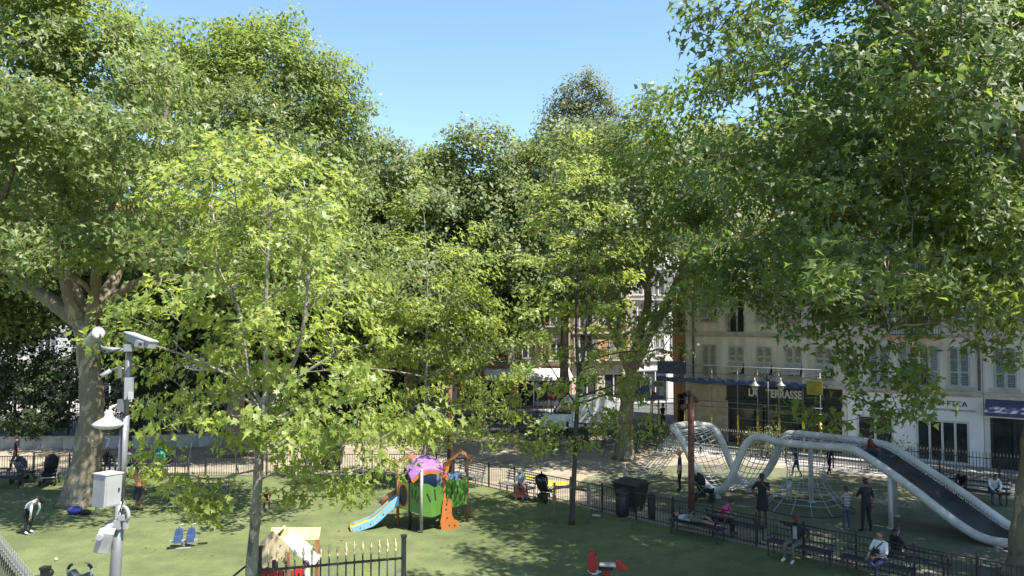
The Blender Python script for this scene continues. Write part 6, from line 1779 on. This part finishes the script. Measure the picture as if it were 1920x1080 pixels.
def terrace_table(label, x, y):
    r = thing('terrace_table', label, 'table', (x, y, .13), 0, 'small tables of the street terrace')
    m = MB(); m.box((0, 0, .73), (.7, .7, .03)); m.build('table_top', M_TERR, r)
    m = MB(); m.cyl((0, 0, .02), (0, 0, .72), .03, n=8); m.build('leg', M_BLACK, r)
    m = MB(); m.box((0, 0, .02), (.42, .42, .03)); m.build('foot', M_BLACK, r)
for x, w in ((-1.6, 'leftmost'), (.2, 'middle'), (2.0, 'rightmost')):
    terrace_table(w + ' small square table of the street terrace', x, 59.4)
    for dx, rz, sd in ((-.65, rad(90), 'left'), (.65, rad(-90), 'right')):
        terrace_chair('pale chair on the %s side of the %s terrace table' % (sd, w), x + dx, 59.4, rz)
# street bollards
for i, (px, py) in enumerate([(1064, 822), (1098, 826), (1216, 815)]):
    g = G(px, py)
    r = thing('bollard', ['black bollard in front of the van door', 'black bollard in front of the van rear', 'black bollard right of the middle plane trunk'][i], 'bollard', tuple(g), 0, 'black street bollards')
    m = MB(); m.lathe([(.09, 0), (.08, .9), (.1, .92), (.1, .98), (.05, 1.06)], 10); m.build('shaft', M_BLACK, r)

# things lying about
g = G(140, 966)
r = thing('bag', 'blue sports bag lying at the foot of the huge plane', 'bag', (g.x, g.y, .02), .2)
m = MB(); m.ball((0, 0, .16), .2, 10, (1.4, .8, .8)); m.build('body', mat('blue_cloth', (.03, .04, .22), .8), r)
m = MB(); m.tube([(-.18, 0, .28), (-.1, 0, .42), (.1, 0, .42), (.18, 0, .28)], .015, 6); m.build('strap', M_WHITE_BOX, r)
g = G(160, 966)
r = thing('bag', 'dark bag lying right of the blue bag under the huge plane', 'bag', (g.x, g.y, .02), -.2)
m = MB(); m.ball((0, 0, .1), .16, 10, (1.5, .9, .65)); m.build('body', M_CLOTH_BLACK, r)
m = MB(); m.tube([(-.14, 0, .16), (0, 0, .26), (.14, 0, .16)], .012, 6); m.build('strap', M_CLOTH_BLACK, r)
for i, (px, py, w) in enumerate([(1118, 969, .3), (105, 1053, .1), (1116, 1076, .34)]):
    g = G(px, py)
    r = thing('litter', ['crumpled white paper on the turf near the tree stakes', 'small white ball lying on the sunlit turf at left', 'flat white sheet lying by the red spring rider'][i], 'litter', (g.x, g.y, .022), i)
    m = MB()
    if i == 1: m.ball((0, 0, .05), .05, 8)
    else:
        rg = random.Random(i)
        vs = [(-w/2 + w*a/3, -w/2 + w*b_/3, .01 + rg.random() * .05) for a in range(4) for b_ in range(4)]
        m.add(vs, [(a*4+b_, a*4+b_+4, a*4+b_+5, a*4+b_+1) for a in range(3) for b_ in range(3)])
    o = m.build('scrap', M_WHITE_PAINT, r)
    if i != 1: s = o.modifiers.new('solid', 'SOLIDIFY'); s.thickness = .004
g = G(1187, 993)
r = thing('pigeon', 'dark pigeon standing on the shaded turf', 'bird', (g.x, g.y, .02), .6)
m = MB(); m.tube([(-.2, 0, .12), (-.1, 0, .14), (0, 0, .15), (.08, 0, .2), (.12, 0, .25), (.16, 0, .25), (.19, 0, .24)], [.012, .04, .06, .045, .028, .024, .004], 10); m.build('body', mat('pigeon_grey', (.06, .065, .075), .6), r)
for s_ in (-.02, .02):
    m = MB(); m.cyl((0, s_, 0), (0, s_, .1), .006, n=5); m.build('leg', M_RED_SIGN, r)

# dry leaves and scraps scattered over the play turf
rng = np.random.default_rng(300)
n_ = 520
pos = np.stack([rng.uniform(-22, 13, n_), rng.uniform(20.5, 35, n_), rng.uniform(.026, .04, n_)], 1)
keep = (pos[:, 0] - D0.x) * (D1.y - D0.y) - (pos[:, 1] - D0.y) * (D1.x - D0.x) > 0.6
pos = pos[keep]
v, t = leaves(rng, pos, rng.normal(0, .3, pos.shape) * np.array([1, 1, .1]), .10, LEAF_MID, up=1.0, outw=.3, rnd=.12, droop=0)
v[:, 2] = np.maximum(v[:, 2], .024)
o = inst('fallen_leaves', fast_mesh('fallen_leaves', v, t, leaf_mat('dry_leaf', (.20, .15, .07), (.1, .08, .03), .6, tw=.15)))
tag(o, 'dry fallen plane leaves scattered over the play turf', 'fallen leaves', kind='stuff')
# ================================================================== people
SKIN = [mat('skin_a', (0.42, 0.25, 0.17), .55, .05, 8), mat('skin_b', (0.24, 0.13, 0.08), .55, .05, 8), mat('skin_c', (0.10, 0.055, 0.035), .55, .05, 8)]
def cloth(name, c, var=.12): return mat('cloth_' + name, c, .85, var, 5, bump=.15, bscale=30)
C_BLACK = cloth('black', (.014, .014, .016)); C_NAVY = cloth('navy', (.03, .035, .09)); C_WHITE = cloth('white', (.62, .62, .64)); C_GREY = cloth('grey', (.28, .28, .28))
C_BLUE = cloth('light_blue', (.36, .50, .68)); C_PINK = cloth('pink', (.62, .05, .24)); C_ORANGE = cloth('coral', (.62, .16, .09)); C_TEAL = cloth('teal', (.02, .26, .20)); C_OLIVE = cloth('olive', (.10, .10, .07))
C_JEANS = cloth('jeans', (.05, .065, .10)); C_RUST = cloth('rust', (.34, .12, .07)); C_MAROON = cloth('maroon', (.12, .02, .025)); C_TAN = cloth('tan', (.42, .34, .25))
M_HAIR = mat('dark_hair', (.014, .011, .009), .5, .2, 20); M_HAIR_G = mat('grey_hair', (.35, .34, .33), .6, .1, 20); M_EYE = mat('eye', (.02, .015, .012), .2); M_LIP = mat('lip', (.28, .09, .08), .5)
M_SHOE_W = mat('white_shoe', (.55, .55, .53), .6); M_SHOE_B = mat('black_shoe', (.02, .02, .02), .5)
m_ = bpy.data.materials.new('striped_shirt')
t_, N_, L_, b_ = nodes_of(m_)
tc_ = N_.new('ShaderNodeTexCoord'); wv = N_.new('ShaderNodeTexWave'); wv.bands_direction = 'Z'; wv.inputs['Scale'].default_value = 5.5
L_.new(tc_.outputs['Object'], wv.inputs['Vector'])
cr_ = N_.new('ShaderNodeValToRGB'); cr_.color_ramp.interpolation = 'CONSTANT'; cr_.color_ramp.elements[0].color = (.02, .02, .022, 1); cr_.color_ramp.elements[1].position = .6; cr_.color_ramp.elements[1].color = (.5, .5, .5, 1)
L_.new(wv.outputs['Fac'], cr_.inputs[0]); L_.new(cr_.outputs[0], b_.inputs['Base Color']); b_.inputs['Roughness'].default_value = .9
C_STRIPE = m_

STAND = dict(pelvis=(0, 0, .93), spine=(0, -.005, 1.12), chest=(0, 0, 1.31), neck=(0, .005, 1.46), skull=(0, -.005, 1.55),
             shR=(.165, .005, 1.39), elR=(.225, .03, 1.12), wrR=(.235, -.05, .88), shL=(-.165, .005, 1.39), elL=(-.225, .03, 1.12), wrL=(-.235, -.05, .88),
             hpR=(.09, 0, .88), knR=(.10, -.025, .49), anR=(.105, .015, .085), toR=(.125, -.13, .035), hpL=(-.09, 0, .88), knL=(-.10, -.025, .49), anL=(-.105, .015, .085), toL=(-.125, -.13, .035))
BONES = [('pelvis', 'spine'), ('spine', 'chest'), ('chest', 'neck'), ('neck', 'skull'), ('chest', 'shR'), ('shR', 'elR'), ('elR', 'wrR'), ('chest', 'shL'), ('shL', 'elL'), ('elL', 'wrL'),
         ('pelvis', 'hpR'), ('hpR', 'knR'), ('knR', 'anR'), ('anR', 'toR'), ('pelvis', 'hpL'), ('hpL', 'knL'), ('knL', 'anL'), ('anL', 'toL')]
RAD = dict(pelvis=.145, spine=.125, chest=.145, neck=.058, skull=.05, sh=.068, el=.046, wr=.032, hp=.095, kn=.062, an=.043, to=.040)
PART = {'pelvis-spine': 'shirt', 'spine-chest': 'shirt', 'chest-neck': 'shirt', 'neck-skull': 'skin', 'chest-sh': 'shirt', 'sh-el': 'shirt', 'el-wr': 'fore', 'pelvis-hp': 'pants', 'hp-kn': 'pants', 'kn-an': 'shin', 'an-to': 'shoe'}

def merge(base, **kw):
    d = dict(base); d.update(kw); return d
def shift(base, keys, v):
    d = dict(base)
    for k in keys: d[k] = tuple(Vector(d[k]) + Vector(v))
    return d
UP = ['pelvis', 'spine', 'chest', 'neck', 'skull', 'shR', 'elR', 'wrR', 'shL', 'elL', 'wrL', 'hpR', 'hpL']
SIT = shift(STAND, UP, (0, .02, -.40))
SIT = merge(SIT, knR=(.13, -.42, .50), anR=(.14, -.40, .09), toR=(.15, -.55, .04), knL=(-.13, -.42, .50), anL=(-.14, -.40, .09), toL=(-.15, -.55, .04),
            elR=(.24, -.08, .74), wrR=(.16, -.32, .60), elL=(-.24, -.08, .74), wrL=(-.16, -.32, .60), hpR=(.1, -.02, .50), hpL=(-.1, -.02, .50))
LEAN = merge(SIT, spine=(0, -.06, .72), chest=(0, -.18, .90), neck=(0, -.28, 1.02), skull=(0, -.35, 1.08), shR=(.165, -.20, .96), shL=(-.165, -.20, .96), elR=(.2, -.34, .74), elL=(-.2, -.34, .74), wrR=(.1, -.5, .60), wrL=(-.1, -.5, .60))
WALK = merge(STAND, knR=(.09, -.16, .50), anR=(.09, -.22, .10), toR=(.10, -.37, .06), knL=(-.09, .05, .50), anL=(-.09, .28, .12), toL=(-.10, .15, .035), elR=(.22, .12, 1.13), wrR=(.22, .12, .9), elL=(-.22, -.05, 1.12), wrL=(-.2, -.25, 1.0))
BEND = merge(STAND, pelvis=(0, .10, .90), spine=(0, -.03, 1.05), chest=(0, -.22, 1.17), neck=(0, -.36, 1.23), skull=(0, -.45, 1.25), shR=(.16, -.28, 1.16), shL=(-.16, -.28, 1.16), elR=(.19, -.30, .88), elL=(-.19, -.30, .88), wrR=(.13, -.22, .64), wrL=(-.13, -.22, .64),
             hpR=(.09, .08, .86), hpL=(-.09, .08, .86), knR=(.1, -.03, .47), knL=(-.1, -.03, .47))

_hand = None
def hand_geo():
    """palm, four unequal bent fingers and a thumb; fingers point to -Z, palm faces -Y"""
    m = MB()
    m.tube([(0, 0, .01), (0, 0, -.03), (0, -.002, -.075)], [.024, .036, .037], 8)
    for i, (x, L) in enumerate(((-.028, .052), (-.010, .064), (.010, .068), (.027, .060))):
        m.tube([(x, 0, -.07), (x * 1.1, -.008, -.075 - L * .5), (x * 1.1, -.026, -.075 - L)], [.0095, .009, .0065], 6)
    m.tube([(.03, -.004, -.03), (.052, -.014, -.055), (.056, -.022, -.085)], [.012, .0105, .007], 6)
    return m
def head_geo():
    """head facing -Y, centre at origin; returns verts, faces, material slots (0 skin 1 eye 2 lip)"""
    v, f, mi = [], [], []
    nu, nv = 20, 14
    for j in range(nv + 1):
        th = math.pi * j / nv
        for i in range(nu):
            ph = 2 * math.pi * i / nu
            x, y, z = math.sin(th) * math.cos(ph), math.sin(th) * math.sin(ph), math.cos(th)
            X, Y, Z = x * .076, y * .096, z * .118
            if z < 0: X *= 1 - .28 * z * z; Y *= 1 - (.12 if y < 0 else .35) * z * z
            if y < -.3 and abs(x) < .9:
                front = (-y)
                Y -= .020 * math.exp(-((x / .14) ** 2 + ((z + .14) / .16) ** 2))              # nose
                Y -= .006 * math.exp(-((x / .3) ** 2 + ((z + .82) / .2) ** 2))                # chin
                Y += .010 * math.exp(-(((abs(x) - .38) / .2) ** 2 + ((z - .05) / .13) ** 2))   # eye sockets
            v.append((X, Y, Z))
    for j in range(nv):
        for i in range(nu):
            f.append((j * nu + i, (j + 1) * nu + i, (j + 1) * nu + (i + 1) % nu, j * nu + (i + 1) % nu)); mi.append(0)
    m = MB(); m.v, m.f, m.m, m.s = v, [list(q) for q in f], mi, [True] * len(f)
    for s in (-1, 1):
        m.cur = 1; m.ball((s * .030, -.083, .005), .011, 6)
        m.cur = 0; m.ball((s * .078, .012, -.008), .026, 6, (.35, .7, 1.15))
    m.cur = 2; m.ball((0, -.092, -.062), .02, 6, (1.1, .28, .3))
    return m

def hair_geo(long=False, bun=False):
    m = MB(); v, f = [], []
    nu, nv = 18, 8
    for j in range(nv + 1):
        for i in range(nu):
            ph = 2 * math.pi * i / nu
            back = 0.5 + 0.5 * math.sin(ph)                # 1 behind, 0 in front
            th = (j / nv) * math.pi * (.30 + .36 * back)
            k = 1.12
            v.append((math.sin(th) * math.cos(ph) * .078 * k, math.sin(th) * math.sin(ph) * .098 * k + .004, math.cos(th) * .120 * k))
    for j in range(nv):
        for i in range(nu): f.append((j * nu + i, (j + 1) * nu + i, (j + 1) * nu + (i + 1) % nu, j * nu + (i + 1) % nu))
    m.add(v, f, True)
    if long: m.tube([(0, .06, .03), (0, .10, -.08), (0, .10, -.2), (0, .09, -.30)], [.075, .085, .08, .03], 12)
    if bun: m.ball((0, .12, .05), .05, 8)
    return m
def cap_geo():
    m = MB(); m.lathe([(.088, .03), (.09, .07), (.075, .115), (.04, .135), (.004, .14)], 16)
    m.v = [(x, y * 1.2, z) for x, y, z in m.v]
    m.prism([(-.07, -.08), (.07, -.08), (.06, -.17), (0, -.19), (-.06, -.17)], .012, (0, 0, .045), (1, 0, 0), (0, 1, 0)); return m
def brim_geo():
    m = MB(); m.lathe([(.19, .045), (.195, .055), (.10, .06), (.09, .10), (.07, .13), (.004, .14)], 18); return m
def scarf_geo():
    m = MB(); m.lathe([(.16, -.24), (.13, -.17), (.098, -.12), (.092, -.02), (.094, .06), (.078, .11), (.04, .135), (.004, .14)], 16)
    m.v = [(x, y * 1.15 + .022, z) for x, y, z in m.v]; return m

def person(label, loc, rz, pose, shirt, pants, shoe=None, skin=0, fore=None, shin=None, hair=None, height=1.70, wear='hair', wear_m=None, head=(0, 0), group=None, rot=None, dress=None, extra=None, belly=1.0):
    h = height / 1.70
    J = {k: Vector(v) for k, v in pose.items()}
    names = list(J.keys()); idx = {k: i for i, k in enumerate(names)}
    me = bpy.data.meshes.new('person')
    me.from_pydata([J[k] for k in names], [(idx[a], idx[b]) for a, b in BONES], [])
    ob = bpy.data.objects.new('person_base', me); COL.objects.link(ob)
    ob.modifiers.new('skin', 'SKIN').use_smooth_shade = True
    if not me.skin_vertices: raise RuntimeError('no skin layer')
    for k in names:
        r = RAD.get(k) or RAD[k[:2]]
        sv = me.skin_vertices[0].data[idx[k]]
        if k in ('pelvis', 'spine', 'chest'): sv.radius = (r * 1.0 * belly, r * .80 * belly)
        else: sv.radius = (r, r)
        sv.use_root = (k == 'pelvis')
    sub = ob.modifiers.new('sub', 'SUBSURF'); sub.levels = 1; sub.render_levels = 1
    dg = bpy.context.evaluated_depsgraph_get()
    bm = bpy.data.meshes.new_from_object(ob.evaluated_get(dg))
    bpy.data.objects.remove(ob)
    V = [v.co.copy() for v in bm.vertices]; Fc = [list(p.vertices) for p in bm.polygons]
    sk = SKIN[skin]
    mats = [sk, shirt, pants, shoe or M_SHOE_B, M_EYE, M_LIP]
    slot = {'skin': 0, 'shirt': 1, 'pants': 2, 'shoe': 3}
    segs = []
    for a, b in BONES:
        ka = a if a in ('pelvis', 'spine', 'chest', 'neck', 'skull') else a[:2]; kb = b if b in ('pelvis', 'spine', 'chest', 'neck', 'skull') else b[:2]
        p = PART[ka + '-' + kb]
        if p == 'fore': p = 'skin' if fore is None else fore
        if p == 'shin': p = 'pants' if shin is None else shin
        segs.append((np.array(J[a]), np.array(J[b]), slot[p]))
    fc = np.array([sum((V[i] for i in f), Vector()) / len(f) for f in Fc])
    best = np.full(len(fc), 1e9); bi = np.zeros(len(fc), int)
    for a, b, s in segs:
        ab = b - a; t = np.clip(((fc - a) @ ab) / (ab @ ab + 1e-9), 0, 1)
        dd = np.linalg.norm(fc - (a + t[:, None] * ab), axis=1)
        k = dd < best; best[k] = dd[k]; bi[k] = s
    mb = MB(); mb.v = [tuple(v) for v in V]; mb.f = Fc; mb.m = list(bi); mb.s = [True] * len(Fc)
    # head
    hd = J['skull'] - J['neck']
    base_q = Vector((0, 0, 1)).rotation_difference(hd.normalized()) if hd.length else Quaternion()
    Rh = (Matrix.Rotation(head[0], 3, 'Z') @ Matrix.Rotation(head[1], 3, 'X'))
    tilt = base_q.to_matrix().lerp(Matrix.Identity(3), .55).normalized() if hd.z > .02 else base_q.to_matrix()
    Rh = tilt @ Rh
    hc = J['skull'] + hd.normalized() * .055 + Rh @ Vector((0, -.018, 0))
    hg = head_geo()
    n0 = len(mb.v); mb.v += [tuple(Rh @ Vector(p) + hc) for p in hg.v]; mb.f += [[i + n0 for i in f] for f in hg.f]; mb.m += [{0: 0, 1: 4, 2: 5}[k] for k in hg.m]; mb.s += hg.s
    # hands
    for s, e, w in ((1, 'elR', 'wrR'), (-1, 'elL', 'wrL')):
        d = (J[w] - J[e]).normalized()
        q = Vector((0, 0, -1)).rotation_difference(d).to_matrix()
        hg = hand_geo(); n0 = len(mb.v)
        mb.v += [tuple(q @ Vector((p[0] * s, p[1], p[2])) * 1.12 + J[w] + d * .012) for p in hg.v]
        mb.f += [[i + n0 for i in f] for f in hg.f]; mb.m += [0] * len(hg.f); mb.s += [True] * len(hg.f)
    body = mb.build('person', mats)
    body.location = loc; body.rotation_euler = rot or (0, 0, rz); body.scale = (h, h, h)
    tag(body, label, 'person', group)
    g = {'hair': lambda: hair_geo(), 'long_hair': lambda: hair_geo(True), 'bun': lambda: hair_geo(False, True), 'cap': cap_geo, 'hat': brim_geo, 'headscarf': scarf_geo}
    kinds = [wear] if wear in ('hair', 'long_hair', 'bun', 'headscarf') else ['hair', wear]
    for kd in kinds:
        q = g[kd](); q.v = [tuple(Rh @ Vector(p) + hc) for p in q.v]
        nm = {'long_hair': 'hair', 'bun': 'hair'}.get(kd, kd)
        q.build(nm, (hair or M_HAIR) if nm == 'hair' else wear_m, body)
    if dress:       # skirt or long tunic: (material, z top, z bottom, r top, r bottom, forward shift of hem)
        dm, z1, z0, r1, r0, fy = dress
        q = MB(); n = 18; vs, fs = [], []
        for i in range(7):
            t = i / 6
            for k in range(n):
                a = 2 * math.pi * k / n
                r = r1 + (r0 - r1) * t; r *= 1 + .06 * t * math.sin(5 * a)
                vs.append((r * math.cos(a) * 1.15, r * math.sin(a) * .85 + fy * t, z1 + (z0 - z1) * t))
        for i in range(6):
            for k in range(n): fs.append((i*n + k, (i+1)*n + k, (i+1)*n + (k+1) % n, i*n + (k+1) % n))
        q.add(vs, fs, True); q.build('dress', dm, body)
    if extra: extra(body, J)
    return body

def shoulder_bag(body, J):
    m = MB(); m.tube([J['shR'] + Vector((-.04, -.08, .05)), J['chest'] + Vector((0, -.15, -.03)), J['spine'] + Vector((-.12, -.13, -.05))], .016, 6); m.box(tuple(J['spine'] + Vector((-.02, -.17, .06))), (.18, .05, .12)); m.build('shoulder_bag', M_CLOTH_BLACK, body)
def open_jacket(body, J):
    m = MB(); c = (J['spine'] + J['chest']) / 2
    m.box(tuple(c + Vector((0, -.098, -.01))), (.13, .03, .36)); m.build('shirt_front', C_GREY, body, bevel=.012)
Z0 = .02
def at(px, py, z=Z0): g = G(px, py, 0); return (g.x, g.y, z)
TOWARD = 0.0      # rz = 0 faces the camera
person('person in white top and black trousers bending forward on the left turf', at(52, 1002), rad(78), BEND, C_WHITE, C_BLACK, M_SHOE_W, 1, fore='shirt', height=1.62, wear='cap', wear_m=C_BLACK)
person('person in black walking behind the left edge bench', at(30, 884), rad(-70), WALK, C_BLACK, C_BLACK, M_SHOE_B, 1, height=1.75)
person('woman in coral top and black skirt standing right of the camera pole', at(260, 958), rad(170), merge(STAND, elR=(.24, -.1, 1.15), wrR=(.12, -.25, 1.05)), C_ORANGE, C_BLACK, M_SHOE_B, 1, shin='skin', height=1.62, wear='bun', dress=(C_BLACK, 1.0, .45, .15, .22, 0), belly=1.12)
person('person with long dark hair sitting behind the camera pole at the back fence', at(202, 893), rad(180), SIT, C_BLACK, C_JEANS, skin=1, wear='long_hair')
person('person in grey top sitting just right of the camera pole at the fence', at(241, 892), rad(175), SIT, C_GREY, C_BLACK, skin=1, fore='shirt')
person('person in teal headscarf and top sitting at the back fence', at(300, 891), rad(5), SIT, C_TEAL, C_BLACK, skin=1, fore='shirt', wear='headscarf', wear_m=C_TEAL)
person('person in dark top with an arm stretched out beside the teal headscarf', at(319, 891), rad(-40), merge(SIT, elL=(-.26, -.2, .82), wrL=(-.22, -.44, .86)), C_BLACK, C_JEANS, skin=2, fore='skin')
person('child in dark red crouching behind the young tree trunk', at(497, 955), rad(30), LEAN, C_MAROON, C_BLACK, skin=1, height=1.15)
person('woman in white headscarf and rust skirt sitting on the fence bench', tuple(along(990, 930, .45)[:2]) + (Z0,), FANGLE + rad(35), LEAN, C_WHITE, C_RUST, M_SHOE_W, 1, fore='shirt', wear='headscarf', wear_m=C_WHITE, dress=(C_RUST, .56, .12, .2, .3, -.34))
person('toddler in pale grey standing on the path behind the waste container', at(1172, 904), rad(160), merge(STAND, elR=(.28, -.1, 1.3), wrR=(.32, -.3, 1.4)), C_GREY, C_GREY, M_SHOE_W, 0, height=.82, hair=mat('fair_hair', (.35, .25, .14), .6))
person('man in orange sun hat and navy clothes standing by the rope net', at(1275, 923), rad(-100), STAND, C_NAVY, C_BLACK, M_SHOE_B, 0, height=1.74, wear='hat', wear_m=cloth('hat_orange', (.62, .24, .15)))
lb = along(1332, 1000, .48) + (D1 - D0).normalized() * .8
LIE = merge(STAND, elR=(.30, .02, 1.5), wrR=(.12, .10, 1.66), elL=(-.28, -.05, 1.16), wrL=(-.10, -.16, 1.02), knR=(.12, -.14, .52), anR=(.12, .10, .2), toR=(.13, -.02, .12), knL=(-.1, -.02, .48))
person('man in light blue shirt lying on the bench by the rust column', (lb.x, lb.y, .62), 0, LIE, C_BLUE, C_OLIVE, M_SHOE_B, 1, shin='skin', rot=(rad(-90), 0, FANGLE + rad(90)), height=1.72)
g = along(1392, 985, -.5)
person('person in bright pink top leaning forward behind the fence', (g.x, g.y, Z0), FANGLE + rad(100), LEAN, C_PINK, C_BLACK, skin=1)
person('man in black cap and long black tunic standing before the wave frame', at(1430, 986), rad(-25), merge(STAND, elL=(-.33, .08, 1.16), wrL=(-.2, -.02, .96), elR=(.24, -.12, 1.2), wrR=(.1, -.2, 1.36)), C_BLACK, C_BLACK, M_SHOE_B, 2, height=1.82, wear='cap', wear_m=C_BLACK, dress=(C_BLACK, 1.0, .52, .15, .175, 0), shin='skin')
g = along(1497, 1050, .45)
person('man in red cap, dark jacket and grey shirt sitting on the fence bench', (g.x, g.y, Z0), FANGLE + rad(-8), merge(SIT, elL=(-.36, .12, .92), wrL=(-.62, .10, .98), elR=(.34, .1, .88), wrR=(.40, -.1, .72)), C_BLACK, C_OLIVE, M_SHOE_W, 2, extra=open_jacket, height=1.8, wear='cap', wear_m=C_MAROON, shin='pants', fore='shirt')
person('person in striped top and jeans standing left of the man in black', at(1588, 996), rad(190), merge(STAND, elR=(.22, -.08, 1.14), wrR=(.08, -.22, 1.15), elL=(-.22, -.08, 1.14), wrL=(-.08, -.22, 1.15), anR=(.16, .0, .085), toR=(.2, -.13, .035)), C_STRIPE, C_JEANS, M_SHOE_W, 1, fore='shirt', height=1.52)
person('tall man all in black standing under the slide', at(1625, 999), rad(185), merge(STAND, elR=(.24, -.1, 1.14), wrR=(.2, -.3, 1.12), anR=(.15, .015, .085), anL=(-.15, .015, .085), toR=(.18, -.13, .035), toL=(-.18, -.13, .035)), C_BLACK, C_BLACK, M_SHOE_B, 1, height=1.83)
g = along(1645, 1092, .45)
person('bearded man in white shirt with black shoulder bag sitting on the nearest bench', (g.x, g.y, Z0), FANGLE + rad(-14), merge(SIT, wrR=(.02, -.28, .64), knL=(-.06, -.44, .56), anL=(.14, -.5, .46), toL=(.26, -.55, .44)), C_WHITE, C_NAVY, M_SHOE_B, 1, height=1.78, fore='skin', extra=shoulder_bag)
g = along(1715, 1050, -.55)
person('woman in black with long dark hair sitting behind the fence near the slide', (g.x, g.y, Z0), FANGLE + rad(160), SIT, C_BLACK, C_TAN, skin=0, wear='long_hair')
g = G(1806, 935)
person('person in black jacket sitting on the bench beyond the slide', (g.x, g.y, Z0), FANG + rad(-5), LEAN, C_BLACK, C_BLACK, skin=1, fore='shirt')
g = G(1862, 944)
person('person in white shirt and jeans leaning on the bench near the right trunk', (g.x, g.y, Z0), FANG + rad(20), LEAN, C_WHITE, C_JEANS, M_SHOE_B, skin=1, fore='shirt', height=1.72)
g = Wl(5.75, 1.15, 0)
person('child in dark red sitting at the top of the slide', (g.x, g.y, 2.16), math.atan2(U2.y, U2.x) + rad(90), SIT, C_MAROON, C_JEANS, skin=1, height=1.25, fore='shirt')
g = Wl(2.9, 1.2, 0)
person('child in navy climbing inside the rope funnel', (g.x, g.y, 1.1), rad(-140), merge(WALK, elR=(.25, -.15, 1.5), wrR=(.2, -.25, 1.7)), C_NAVY, C_NAVY, skin=1, height=1.15)
g = Wl(4.15, 1.3, 0)
person('child in black climbing at the right of the rope funnel', (g.x, g.y, 1.35), rad(120), merge(WALK, elR=(.25, -.15, 1.5), wrR=(.2, -.25, 1.7)), C_BLACK, C_BLACK, skin=1, height=1.1)
g = Wl(3.1, .0, 0)
person('child in pale grey climbing on the lower rope funnel', (g.x - .2, g.y - .5, .45), rad(150), BEND, C_GREY, C_GREY, skin=0, height=1.05)
person('child in white top standing beside the red play house wall', tuple((hb + Vector((.85, -.35, 0)))[:2]) + (Z0,), rad(-80), STAND, C_WHITE, C_OLIVE, skin=0, height=1.32)
person('small child in pink inside the play tower deck', (base.x - .62, base.y + 1.2, .98), rad(20), SIT, C_PINK, C_WHITE, skin=0, height=.95)
person('man standing in the side street beyond the scaffold', at(1243, 806, .0), rad(40), WALK, C_BLACK, C_JEANS, skin=1, height=1.75)
